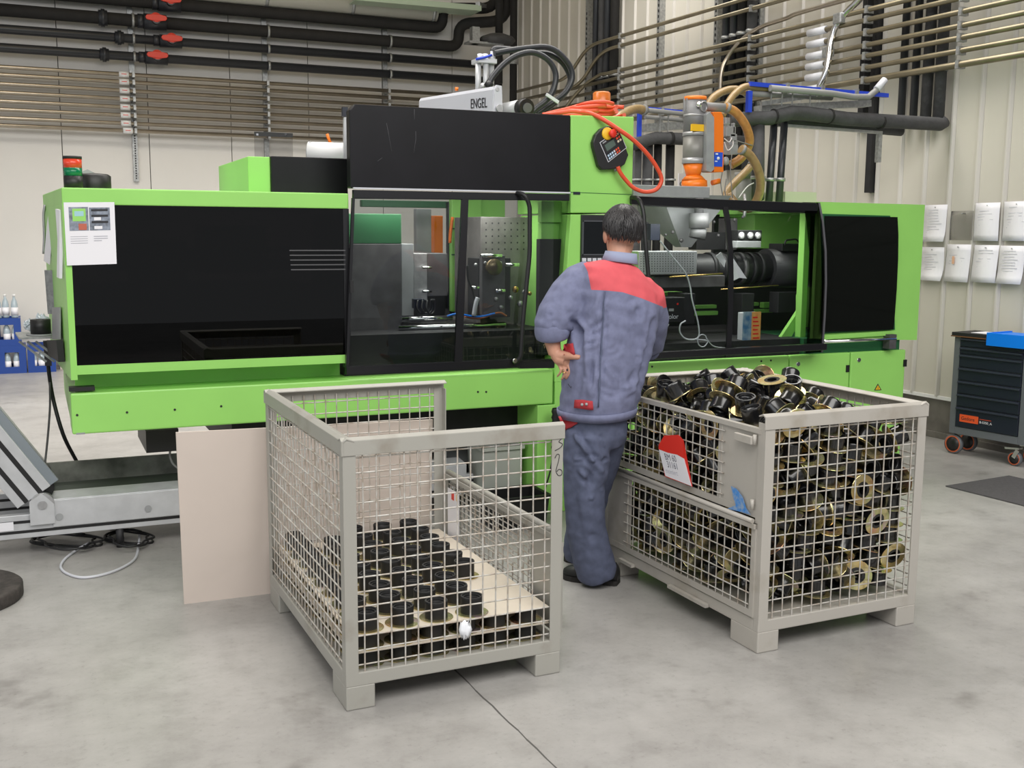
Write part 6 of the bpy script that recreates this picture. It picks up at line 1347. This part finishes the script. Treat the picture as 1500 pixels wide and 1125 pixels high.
# ================================================================ tool trolley and floor mat
fx = 6.385
w0, w1 = atz(1394, 664), atz(1487, 682)
p0 = Vector((6.36, 6.03, 0)); p1 = Vector((6.455, 5.425, 0)); ed = (p1-p0).normalized(); en = Vector((-ed.y, ed.x, 0)); en = en if en.x > 0 else -en
wd = (p1-p0).length; MT = Matrix(((ed.x, en.x, 0, p0.x), (ed.y, en.y, 0, p0.y), (0, 0, 1, 0), (0, 0, 0, 1)))
t = thing('tool_trolley', 'grey tool trolley with dark blue drawers and orange-rimmed wheels', 'trolley', tuple(p0), math.atan2(ed.y, ed.x))
TW = lambda b: [setattr(b, 'v', [MT @ p for p in b.v]), b][1]
def tb_(n, a, c, m, par=t, bev=.003, lab=None): return TW(MB().box(a, c)).build(n, m, par, bev, lab)
zt = .905; dp = .26
tb_('cabinet', (.0, .012, .16), (wd, dp, zt), M_TROL); tb_('stile', (0, 0, .16), (.05, .02, zt), M_TROL); tb_('stile', (wd-.05, 0, .16), (wd, .02, zt), M_TROL); tb_('base_rail', (.05, 0, .16), (wd-.05, .02, .215), M_TROL); tb_('top_frame', (-.015, -.02, zt), (wd+.015, dp+.01, zt+.03), M_VOID)
tb_('orange_edge', (-.018, -.024, zt-.004), (wd+.018, dp, zt+.004), mat('edge_brown', (.16, .07, .03, 1), .5), bev=0)
zs = [.218, .375, .475, .575, .675, .775, .83, zt-.004]
for i in range(7):
    d = tb_('drawer', (.053, -.006, zs[i]+.003), (wd-.053, .05, zs[i+1]-.003), M_DKBLUE); h = zs[i+1]
    tb_('handle', (.055, -.020, h-.022), (wd-.055, -.006, h-.008), mat('drawer_grip', (.03, .036, .055, 1), .3), d, .004)
    if i == 0:
        tb_('orange_plate', (.09, -.0085, .262), (.245, -.005, .318), mat('plate_orange', (.85, .11, .03, 1), .4), d, 0)
        text('plate_lettering', 'Gedore', MT @ Vector((.103, -.0088, .278)), ed, (0, 0, 1), .036, M_INK, d, .0006, 1.0)
        text('drawer_lettering', 'B-S350_A', MT @ Vector((.255, -.0065, .272)), ed, (0, 0, 1), .024, M_SHEET, d, .0006, 1.05)
        tb_('orange_line', (.255, -.0075, .300), (.35, -.005, .304), M_CABLE, d, 0)
for u, v, r, nm in ((.03, .03, .075, 'wheel'), (.03, dp-.05, .075, 'wheel'), (wd-.07, .02, .052, 'castor'), (wd-.07, dp-.05, .052, 'castor')):
    q = MT @ Vector((u, v, r)); wv = TW2 = None
    ax = (-en)
    wq = MB(); wq.lathe([(0, -.018), (r*.72, -.018), (r*.72, .018), (0, .018)], q, ax, 20); o = wq.build(nm, M_BLACK, t)
    MB().lathe([(r*.72, -.016), (r*.86, -.020), (r*.86, .020), (r*.72, .016)], q, ax, 24).build('orange_rim', mat('rim_orange', (.62, .13, .05, 1), .5), o)
    MB().lathe([(r*.86, -.018), (r*.98, -.016), (r, 0), (r*.98, .016), (r*.86, .018)], q, ax, 24).build('tyre', M_TROL, o)
    if nm == 'castor':
        MB().bar(q+Vector((0, 0, .01))-en*.026, q+Vector((0, 0, .07))-en*.026+ed*.03, .03, .006, -en).build('fork', M_CHROME, o)
        MB().bar(q+Vector((0, 0, .075))-en*.02-ed*.06, q+Vector((0, 0, .085))-en*.02+ed*.05, .05, .014).build('brake_lever', M_CHROME, o)
    else: MB().bar(q+Vector((0, 0, 0)), q+Vector((0, 0, .10)), .03, .02, (0, 1, 0)).build('axle_plate', M_TROL, o)
t2 = thing('blue_tray', 'bright blue tray lying across the top of the tool trolley', 'tray', tuple(MT @ Vector((.38, 0, zt+.031))), math.atan2(ed.y, ed.x))
TW(MB().box((.29, -.045, zt-.045), (wd+.35, -.036, zt+.050))).build('front_panel', M_BLUE, t2, .002)
TW(MB().box((.29, -.036, zt+.031), (wd+.35, dp, zt+.040))).build('tray_floor', M_BLUE, t2, .002); TW(MB().box((.29, -.036, zt+.04), (.30, dp, zt+.050))).build('tray_side', M_BLUE, t2)
TW(MB().box((wd-.10, .08, zt+.041), (wd+.1, .18, zt+.062))).build('blue_pack', M_BLUE, None, .004)
tag(bpy.data.objects['blue_pack'], 'small blue pack lying on the bright blue tray', 'pack')
t3 = thing('paper_sheet', 'white paper lying on the trolley top next to the blue tray', 'sheet', tuple(MT @ Vector((.2, .1, zt+.031))), math.atan2(ed.y, ed.x))
TW(MB().box((.12, .02, zt+.031), (.275, .2, zt+.034))).build('sheet', M_SHEET, t3)
m0, m1, m2 = atz(1385, 713), atz(1478, 698), atz(1500, 742); 
t = thing('floor_mat', 'dark grey rubber mat lying on the floor before the trolley', 'mat', tuple(m0)); dv = (m2-m0).normalized(); du_ = (m1-m0)
MB().prism([m0, m1, m1+dv*1.2, m0+dv*1.2], (0, 0, .008)).build('mat_sheet', mat('mat_grey', (.085, .08, .085, 1), .85, noise=.2, scale=60, bump=.2, bscale=200), t)

# ================================================================ the worker
AW = Vector((math.sin(YAW), math.cos(YAW), 0)); RW = Vector((math.cos(YAW), -math.sin(YAW), 0))
REF = 4.83
def wk(px, py, d=0.):
    """point of the worker: picture position on the upright plane d metres behind the worker's middle plane"""
    r = pxray(px, py); return CAM_O + r*((REF+d)/r.dot(AW))
PXM = 1/318.
def turned(a): return RW*math.cos(a)+AW*math.sin(a), AW*math.cos(a)-RW*math.sin(a)   # his right, his front
def loft(b, secs, n=28):
    """secs: (px, py, depth, half width, half depth, turn, roll)"""
    vs = []
    for px, py, d, hw, hd, a, ro in secs:
        c = wk(px, py, d); r, f = turned(a); r = r*math.cos(ro)-Vector((0, 0, 1))*math.sin(ro)
        for k in range(n):
            t = 2*math.pi*k/n; cx_, cy_ = math.cos(t), math.sin(t)
            e = .85
            vs.append(c + r*hw*math.copysign(abs(cx_)**e, cx_) + f*hd*math.copysign(abs(cy_)**e, cy_))
    m = len(secs)
    b.add(vs, [tuple(range(n))[::-1], tuple(range((m-1)*n, m*n))]+[(i*n+k, i*n+(k+1) % n, (i+1)*n+(k+1) % n, (i+1)*n+k) for i in range(m-1) for k in range(n)])
    return b
def fuse(b, voxel, smooth, it):
    """joins overlapping shells into one continuous skin and returns its mesh"""
    me = bpy.data.meshes.new('fuse'); me.from_pydata(b.v, [], b.f)
    bm = bmesh.new(); bm.from_mesh(me); bmesh.ops.recalc_face_normals(bm, faces=bm.faces); bm.to_mesh(me); bm.free()
    o = bpy.data.objects.new('fuse', me); C.objects.link(o)
    r = o.modifiers.new('r', 'REMESH'); r.mode = 'VOXEL'; r.voxel_size = voxel
    if it: s_ = o.modifiers.new('s', 'SMOOTH'); s_.factor = smooth; s_.iterations = it
    dg = bpy.context.evaluated_depsgraph_get(); out = bpy.data.meshes.new_from_object(o.evaluated_get(dg))
    bpy.data.objects.remove(o); bpy.data.meshes.remove(me)
    return out
FK = 2.7
def folds(me, lines, fine=.002):
    """pushes cloth folds into a garment: lines of (points, height, width)"""
    L = [([wk(*p) for p in pts], h, w_) for pts, h, w_ in lines]
    nr = [v.normal.copy() for v in me.vertices]
    for v, nn in zip(me.vertices, nr):
        p = v.co; dsp = 0
        for pts, h0, w_ in L:
            best = 9; bu = 0; n_ = len(pts)-1
            for k, (a, c) in enumerate(zip(pts, pts[1:])):
                ac = c-a; t = max(0, min(1, (p-a).dot(ac)/ac.length_squared)); q = a+ac*t
                dd = (p-q); dd = dd-AW*dd.dot(AW)*.75
                if dd.length < best: best = dd.length; bu = (k+t)/n_
            if best < w_*3 and nn.dot(AW) < .35:
                h = h0*math.sin(math.pi*(.06+.88*bu))**.8
                dsp += FK*h*(math.exp(-(best/w_)**2)-.45*math.exp(-((best-1.7*w_)/w_)**2))
        dsp += fine*(math.sin(p.x*61+p.z*37)*math.sin(p.z*53-p.x*23+1.3)+.6*math.sin(p.z*97+p.y*60+p.x*31))
        v.co = p+nn*dsp
    me.update()
def put(n, me, mats, par):
    o = bpy.data.objects.new(n, me); C.objects.link(o)
    M = WM[par.as_pointer()]; me.transform(M.inverted()); o.parent = par; WM[o.as_pointer()] = M
    me.materials.clear()
    for m in mats: me.materials.append(m)
    me.polygons.foreach_set('use_smooth', [True]*len(me.polygons)); me.update()
    return o
M_SKIN = mat('skin', (.56, .29, .20, 1), .5, noise=.08, scale=30)
M_DENIM = mat('blue_grey_work_cloth', (.185, .20, .318, 1), .85, noise=.16, scale=35, bump=.08, bscale=420)
M_TROUS = mat('blue_grey_trouser_cloth', (.105, .122, .198, 1), .85, noise=.2, scale=30, bump=.08, bscale=420)
M_YOKE = mat('coral_red_cloth', (.69, .105, .125, 1), .85, noise=.08, scale=20, bump=.08, bscale=420)
M_DKRED = mat('dark_red_cloth', (.42, .035, .045, 1), .8)
M_COLLAR = mat('pale_blue_cloth', (.30, .33, .47, 1), .85)
M_HAIR = mat('dark_hair', (.017, .0145, .016, 1), .42, spec=.8)
M_SHOE = mat('black_shoe_leather', (.014, .014, .015, 1), .5)
pw = atz(868, 862); wt = thing('person', 'worker from behind in blue-grey workwear with coral yoke, left hand on hip', 'person', (pw.x, pw.y, 0))
TS, TH = math.radians(12), math.radians(48)                      # turn of the shoulders and of the hips
# --- body: head, neck, trunk, arms, legs in one skin
bd = MB(); hr, hf = turned(math.radians(14)); hc = wk(911, 343, .02)
def ell(b, c, rx, ry, rz, r, f, u=Vector((0, 0, 1)), nu=20, nv=14):
    k = MB(); k.ball((0, 0, 0), 1, nu=nu, nv=nv); b.add([c+r*p.x*rx+f*p.y*ry+u*p.z*rz for p in k.v], k.f, True)
ell(bd, hc+Vector((0, 0, .025)), .074, .093, .092, hr, hf)
ell(bd, hc+hf*.022-Vector((0, 0, .045)), .060, .068, .078, hr, hf)
ell(bd, hc+hf*.045-Vector((0, 0, .085)), .035, .042, .03, hr, hf)
bd.tube([hc+hf*.098+Vector((0, 0, .012)), hc+hf*.112-Vector((0, 0, .028))], [.010, .017], 8)      # nose
for s_ in (-1, 1):
    ell(bd, hc+hr*s_*.079-hf*.005-Vector((0, 0, .008)), .010, .022, .034, hr, hf, nu=12, nv=8)   # ears
    ell(bd, hc+hf*.088+hr*s_*.030+Vector((0, 0, .012)), .016, .008, .008, hr, hf, nu=10, nv=6)   # brow lids
ell(bd, hc+hf*.094-Vector((0, 0, .062)), .026, .010, .010, hr, hf, nu=10, nv=6)                  # lips
bd.tube([wk(909, 352, .02), wk(907, 372, .0), wk(904, 396, .0)], [.056, .054, .066], 16)
loft(bd, [(904, 392, 0, .10, .06, TS, .2), (903, 412, 0, .165, .09, TS, .25), (902, 470, 0, .155, .10, TS, .1), (890, 540, .0, .13, .095, TH*.6, 0), (874, 612, .05, .095, .10, TH, 0), (874, 640, .06, .08, .09, TH, 0)])
bd.tube([wk(852, 412, 0), wk(822, 446, -.03), wk(806, 478, -.05)], [.05, .046, .042], 14)
bd.tube([wk(806, 476, -.05), wk(809, 500, -.055), wk(813, 519, -.06)], [.040, .037, .029], 14)
bd.tube([wk(944, 438, .02), wk(955, 478, .12), wk(950, 510, .22)], [.05, .045, .042], 12); bd.tube([wk(950, 510, .22), wk(935, 505, .36), wk(920, 490, .48)], [.04, .035, .027], 12)
bd.tube([wk(864, 626, .02), wk(857, 725, .01), wk(872, 832, .07)], [.06, .055, .042], 14); bd.tube([wk(880, 625, .10), wk(868, 705, .21), wk(849, 808, .36)], [.065, .058, .042], 14)
# left hand on the hip: palm, thumb towards the back, four bent fingers
wr_ = wk(813, 518, -.06); 
bd.tube([wr_, wk(819, 525, -.066), wk(828, 528, -.075)], [.027, .031, .028], 12)
ell(bd, wk(826, 529, -.074), .030, .018, .026, RW, AW, nu=14, nv=10)
def finger(pts, r0):
    n = len(pts); bd.tube(spline(pts, 3), [r0*(1-.3*i/((n-1)*3)) for i in range((n-1)*3+1)], 8); ell(bd, pts[-1], r0*.7, r0*.7, r0*.7, RW, AW, nu=8, nv=6)
bd.tube(spline([wk(817, 520, -.068), wk(828, 521, -.088), wk(839, 522, -.118), wk(850, 523.5, -.138)], 3), [.026, .025, .023, .020, .018, .0165, .015, .0135, .012, .010], 12)
for k, (x, y, l) in enumerate(((838, 530, 19), (831.4, 533, 21.5), (824.8, 535, 20.5), (818.6, 535, 16))):
    bd.tube([wk(822, 524, -.072), wk(x, y, -.080+.004*k)], [.016, .0105], 8); finger([wk(x, y, -.080+.004*k), wk(x+3.0, y+l*.42, -.098+.006*k), wk(x+1.2, y+l*.78, -.092+.006*k), wk(x-2.0, y+l*1.0, -.076+.006*k)], (.0080, .0083, .0080, .0070)[k])
# right hand resting towards the panel
rh = wk(920, 490, .48); bd.tube([rh, wk(914, 484, .53)], [.027, .030], 10)
for k in range(4): finger([wk(917-k*2.4, 486+k*.5, .535), wk(913-k*3, 480+k, .57), wk(910-k*3.2, 479+k, .60)], .0085)
finger([wk(913, 490, .51), wk(906, 488, .54), wk(902, 485, .57)], .010)
body = put('body', fuse(bd, .0040, .4, 3), [M_SKIN], wt)
M_EYE = mat('eye_white', (.7, .68, .66, 1), .2)
for s_ in (-1, 1):
    e_ = MB(); ell(e_, hc+hf*.083+hr*s_*.030+Vector((0, 0, .004)), .013, .013, .011, hr, hf, nu=10, nv=8); eo = e_.build('eye', M_EYE, body)
    p_ = MB(); ell(p_, hc+hf*.0945+hr*s_*.030+Vector((0, 0, .004)), .005, .003, .005, hr, hf, nu=8, nv=6); p_.build('iris', M_HAIR, body)
lp_ = MB(); ell(lp_, hc+hf*.1015-Vector((0, 0, .062)), .021, .004, .005, hr, hf, nu=10, nv=6); lp_.build('mouth', mat('lip', (.42, .14, .12, 1), .5), body)
MB().lathe([(.0088, -.002), (.0102, -.002), (.0102, .002), (.0088, .002), (.0088, -.002)], wk(826.2, 545, -.094), (.1, .3, -1), 14).build('ring', mat('ring_gold', (.8, .55, .2, 1), .25, 1), body)
# --- hair: overlapping locks from the crown
HO = hc+Vector((0, 0, .026))-hf*.006; HX, HYY, HZ_ = .086, .104, .100
cap = MB(); kb = MB(); kb.ball((0, 0, 0), 1, nu=26, nv=18); rr = random.Random(21)
hv = [HO+(hr*p.x*HX+hf*p.y*HYY+Vector((0, 0, p.z*HZ_)))*.985 for p in kb.v]
def hairline(d2): 
    """polar angle of the hairline for a horizontal direction"""
    fr_ = d2.dot(hf); return 1.28 if fr_ > .5 else (1.28+(.5-fr_)*.55 if fr_ > -.2 else 1.67+min(.40, (-.2-fr_)*.75))
ok = []
for p, q in zip(kb.v, hv):
    d2 = Vector((0, 0, 0))+hr*p.x+hf*p.y; l_ = d2.length
    ok.append(l_ < 1e-4 and p.z > 0 or (l_ >= 1e-4 and math.acos(max(-1, min(1, p.z))) < hairline(d2/l_)+.02))
cap.add(hv, [f for f in kb.f if all(ok[i] for i in f)], True)
hair = cap.build('hair', mat('hair_roots', (.012, .010, .010, 1), .95, spec=.05), body)
lk = MB()
for i in range(2600):
    a = rr.uniform(0, 2*math.pi); dv = hr*math.sin(a)+hf*math.cos(a); lim = hairline(dv)
    t0 = rr.uniform(-.55, .25) if i % 3 else rr.uniform(.35, lim-.3)
    t1 = min(t0+rr.uniform(.7, 1.25), lim+rr.uniform(.0, .20))
    if t1-t0 < .2: continue
    pts = []; sw = rr.uniform(-.22, .22); lf = rr.uniform(.0, .06) if t1 < lim else rr.uniform(0, .035)
    for k in range(6):
        u = k/5; t = t0+(t1-t0)*u; aa = a+sw*u*u; d2 = hr*math.sin(aa)+hf*math.cos(aa)
        e_ = 1.01+lf*math.sin(u*2.4)+rr.uniform(-.004, .004); s_, c_ = math.sin(t), math.cos(t)
        if t > math.pi/2: s_ = 1-(1-s_)*.62
        pts.append(HO+(hr*d2.dot(hr)*HX*s_+hf*d2.dot(hf)*HYY*s_+Vector((0, 0, HZ_*c_)))*e_)
    w0 = rr.uniform(.0018, .0038)
    lk.tube(pts, [w0*.6, w0, w0, w0*.9, w0*.6, .0004], 3, False)
lk.build('hair_locks', M_HAIR, body)['kind'] = 'stuff'
# --- shoes
def shoe(heel, toe, n):
    z0 = 0.
    heel, toe = Vector(heel), Vector(toe); d = (toe-heel); L_ = d.length; d.normalize(); s_ = Vector((-d.y, d.x, 0)); b = MB(); vs = []; N = 16
    prof = [(0, .028, .060), (.05, .037, .085), (.25, .040, .098), (.42, .042, .088), (.62, .049, .062), (.80, .049, .048), (.93, .038, .040), (1, .018, .026)]
    for u, w_, h in prof:
        c = heel+d*u*L_
        for k in range(N):
            t = 2*math.pi*k/N; y = math.cos(t)*w_; z = max(0, math.sin(t))**.8*h+.022*(1 if math.sin(t) < 0 else 1)
            vs.append(c+s_*y+Vector((0, 0, z0+z)))
    m = len(prof)
    b.add(vs, [tuple(range(N)), tuple(range((m-1)*N, m*N))[::-1]]+[(i*N+(k+1) % N, i*N+k, (i+1)*N+k, (i+1)*N+(k+1) % N) for i in range(m-1) for k in range(N)], True)
    o = b.build('shoe', M_SHOE, wt, 0)
    so = MB(); pl = []
    for u, w_, h in prof: pl.append(heel+d*u*L_+s_*(w_+.003))
    pl += [heel+d*u*L_-s_*(w_+.003) for u, w_, h in prof[::-1]]
    so.prism([p+Vector((0, 0, z0+.0005)) for p in pl], (0, 0, .024)); so.build('sole', mat('shoe_sole', (.022, .02, .019, 1), .8), o)
shoe(atz(906, 856), atz(826, 846), 0); shoe(atz(888, 828)+AW*.03, atz(827, 820)+AW*.0, 1)
# --- trousers
tr = MB()
loft(tr, [(871, 590, .02, .125, .130, TH, 0), (871, 612, .02, .140, .145, TH, 0), (872, 636, .03, .138, .142, TH, 0), (872, 652, .04, .12, .125, TH, 0)])
tr.tube([wk(863, 632, -.02), wk(857, 672, -.01), wk(856, 722, .01), wk(858, 772, .035), wk(867, 812, .06), wk(874, 836, .08), wk(877, 846, .085)], [.112, .104, .096, .093, .097, .098, .086], 20)
tr.tube([wk(886, 632, .11), wk(877, 672, .17), wk(866, 715, .23), wk(856, 765, .31), wk(850, 806, .36), wk(850, 818, .37)], [.108, .105, .092, .088, .086, .078], 20)
tm = fuse(tr, .010, .5, 5)
folds(tm, [([(845, 640, -.1), (862, 668, -.15), (880, 690, -.1)], .010, .012), ([(842, 672, -.1), (858, 676, -.15), (872, 672, -.1)], .009, .009), ([(850, 690, -.1), (868, 712, -.15), (886, 722, -.1)], .013, .012), ([(866, 730, -.1), (880, 724, -.15), (889, 718, -.1)], .012, .010),
    ([(832, 690, -.1), (838, 740, -.15), (848, 790, -.1)], .007, .014), ([(868, 690, -.1), (860, 740, -.15), (868, 790, -.1)], -.007, .016), ([(870, 792, -.1), (882, 798, -.15), (894, 790, -.1)], .013, .010), ([(856, 800, -.1), (870, 815, -.15), (892, 812, -.1)], .012, .011), ([(850, 820, -.1), (866, 832, -.15), (898, 828, -.1)], .012, .011), ([(842, 625, -.1), (846, 660, -.15), (838, 690, -.1)], .006, .012), ([(878, 640, -.1), (882, 670, -.05), (880, 700, 0)], -.012, .012)], .0016)
trs = put('trousers', tm, [M_TROUS, M_DKRED], wt)
def onskin(me_obj, px, py, off=.004):
    """first point of a garment on the sight line, lifted off it a little"""
    M = WM[me_obj.as_pointer()]; Mi = M.inverted()
    ok, loc, nn, _ = me_obj.ray_cast(Mi @ CAM_O, (Mi.to_3x3() @ pxray(px, py)).normalized())
    return (M @ loc + nn*off) if ok else wk(px, py, -.12)
def patch(n, me_obj, poly, m, par, nu=5, nv=4, off=.004):
    """small cloth patch following the garment; poly = four picture corners"""
    a, b_, c, d = [Vector((*p, 0)) for p in poly]; vs = []
    for j in range(nv):
        for i in range(nu):
            q = (a.lerp(b_, i/(nu-1))).lerp(d.lerp(c, i/(nu-1)), j/(nv-1)); vs.append(onskin(me_obj, q.x, q.y, off))
    b = MB(); b.add(vs, [(j*nu+i, (j+1)*nu+i, (j+1)*nu+i+1, j*nu+i+1) for j in range(nv-1) for i in range(nu-1)], True)
    o = b.build(n, m, par); s_ = o.modifiers.new('t', 'SOLIDIFY'); s_.thickness = .003; s_.offset = 0
    return o
# --- jacket
jk = MB()
loft(jk, [(907, 384, .0, .062, .060, TS, .18), (905, 391, .0, .118, .085, TS, .24), (904, 402, -.005, .165, .112, TS, .27), (905, 420, -.01, .186, .128, TS, .26), (906, 448, -.01, .185, .14, TS, .16), (901, 476, -.005, .188, .145, TS+.05, .08), (890, 512, .0, .198, .15, TS+.2, .03), (884, 548, .01, .192, .16, TS+.38, .0), (879, 582, .02, .180, .172, TH-.1, -.03), (875, 600, .025, .172, .168, TH, -.04), (874.5, 607, .025, .160, .158, TH, -.04)])
jk.tube([wk(866, 404, .01), wk(850, 412, 0), wk(832, 434, -.02), wk(815, 462, -.045), wk(808, 478, -.05), wk(808, 488, -.045)], [.075, .085, .092, .088, .082, .070], 20)
jk.tube([wk(935, 424, .02), wk(948, 436, .03), wk(955, 470, .12), wk(950, 508, .22)], [.075, .082, .08, .072], 18)
jk.tube([wk(950, 506, .22), wk(938, 506, .33), wk(930, 500, .42)], [.075, .066, .055], 16)
jm = fuse(jk, .0095, .5, 4)
folds(jm, [([(886, 428, -.2), (885, 500, -.2), (876, 598, -.2)], .010, .008), ([(868, 470, -.2), (880, 452, -.2), (886, 432, -.2)], -.012, .012), ([(852, 492, -.15), (872, 486, -.2), (890, 474, -.2)], .011, .011), ([(858, 505, -.15), (880, 498, -.2)], -.009, .010),
    ([(935, 455, -.15), (944, 480, -.2), (950, 500, -.15)], -.016, .016), ([(928, 448, -.15), (936, 480, -.2), (938, 520, -.15)], .012, .014), ([(958, 470, -.1), (948, 520, -.1), (938, 570, -.1)], -.012, .014), ([(930, 560, -.15), (944, 540, -.1)], .013, .012), ([(918, 575, -.15), (936, 566, -.1)], -.011, .011),
    ([(888, 520, -.2), (905, 516, -.2), (912, 500, -.2)], .007, .009), ([(890, 540, -.2), (906, 560, -.2), (912, 590, -.2)], .009, .012), ([(880, 572, -.2), (900, 580, -.2), (922, 578, -.2)], .007, .009), ([(860, 520, -.15), (856, 560, -.2), (852, 592, -.2)], .008, .012), ([(868, 530, -.15), (866, 580, -.2)], -.008, .010),
    ([(814, 440, -.15), (826, 452, -.2), (850, 446, -.15)], .008, .010), ([(806, 462, -.15), (822, 462, -.2), (842, 452, -.15)], -.011, .010), ([(812, 476, -.15), (828, 470, -.2), (838, 462, -.15)], .012, .009), ([(838, 470, -.1), (850, 484, -.1), (850, 520, -.1)], -.014, .014), ([(846, 400, -.1), (856, 430, -.15), (868, 440, -.2)], -.006, .008)], .0018)
yoke = [(855, 386), (861, 398), (866, 424.5), (888, 425.5), (912, 428), (940, 437), (960, 445), (975, 452), (985, 430), (945, 392), (932, 372), (885, 372)]
def inpoly(x, y, P):
    c = False; j = len(P)-1
    for i in range(len(P)):
        if (P[i][1] > y) != (P[j][1] > y) and x < (P[j][0]-P[i][0])*(y-P[i][1])/(P[j][1]-P[i][1])+P[i][0]: c = not c
        j = i
    return c
def topx(p):
    d = p-CAM_O; z = d.dot(CAM_F); return 750+F_PX*d.dot(CAM_R)/z, 562.5-F_PX*d.dot(CAM_U)/z
bm = bmesh.new(); bm.from_mesh(jm)
for k in range(6):
    a, c = pxray(*yoke[k+1 if k < 5 else 0]), pxray(*yoke[k+2 if k < 5 else 1])
    nn = a.cross(c).normalized(); bmesh.ops.bisect_plane(bm, geom=bm.verts[:]+bm.edges[:]+bm.faces[:], dist=1e-5, plane_co=CAM_O, plane_no=nn)
bm.to_mesh(jm); bm.free()
jm.materials.clear(); jm.materials.append(M_DENIM); jm.materials.append(M_YOKE)
for f in jm.polygons:
    x, y = topx(f.center)
    if inpoly(x, y, yoke): f.material_index = 1
idx = [f.material_index for f in jm.polygons]
jo = put('jacket', jm, [M_DENIM, M_YOKE], wt); jm.polygons.foreach_set('material_index', idx); jm.update()
# collar, rolled cuff, hem band, tabs and pockets
cb = MB(); loft(cb, [(908, 384, 0, .082, .076, TS, .12), (909, 376, .0, .074, .070, TS, .10), (910, 369.5, .0, .070, .066, TS, .10)], 24); cb.f = cb.f[2:]; cb.s = cb.s[2:]
o = cb.build('collar', M_COLLAR, jo); [setattr(p, 'use_smooth', True) for p in o.data.polygons]; s_ = o.modifiers.new('t', 'SOLIDIFY'); s_.thickness = .007
cf = MB(); cf.tube([wk(812, 473, -.052), wk(809.5, 480, -.05), wk(808.5, 488, -.046), wk(809, 496, -.040)], [.076, .084, .082, .074], 22, False)
o = cf.build('rolled_cuff', M_DENIM, jo); s_ = o.modifiers.new('t', 'SOLIDIFY'); s_.thickness = .010; d_ = o.modifiers.new('sub', 'SUBSURF'); d_.levels = d_.render_levels = 1
hb_ = MB(); loft(hb_, [(874.5, 597, .025, .173, .169, TH, -.04), (874.5, 602, .025, .172, .169, TH, -.04), (874.5, 608.5, .025, .164, .162, TH, -.04)], 40); hb_.f = hb_.f[2:]; hb_.s = [True]*len(hb_.f)
o = hb_.build('hem_band', M_DENIM, jo); s_ = o.modifiers.new('t', 'SOLIDIFY'); s_.thickness = .006
tabp = patch('side_tab', o if False else jo, [(844, 585), (868, 586), (869, 599), (844, 597)], M_DKRED, jo, off=.014)
for px in (855.5, 862): c_ = onskin(jo, px, 592, .018); MB().ball(c_, .007, nu=10, nv=6).build('snap', M_LGREY, tabp)
patch('chest_pocket_flap', jo, [(826, 505), (840, 503), (843, 519), (826, 520)], M_DKRED, jo, off=.006)
patch('back_seam', jo, [(885.2, 427), (886.6, 427), (877, 596), (875.4, 596)], M_TROUS, jo, 2, 14, .0035)
patch('thigh_pocket_flap', trs, [(818, 610), (846, 609), (847, 620), (828, 632)], M_DKRED, trs, off=.008)
c_ = onskin(jo, 836, 566, .002); MB().tube([c_+Vector((-.012, 0, .012)), c_+Vector((0, -.003, -.004)), c_+Vector((.014, 0, .012))], .0015, 5).build('pen_mark', M_INK, jo)
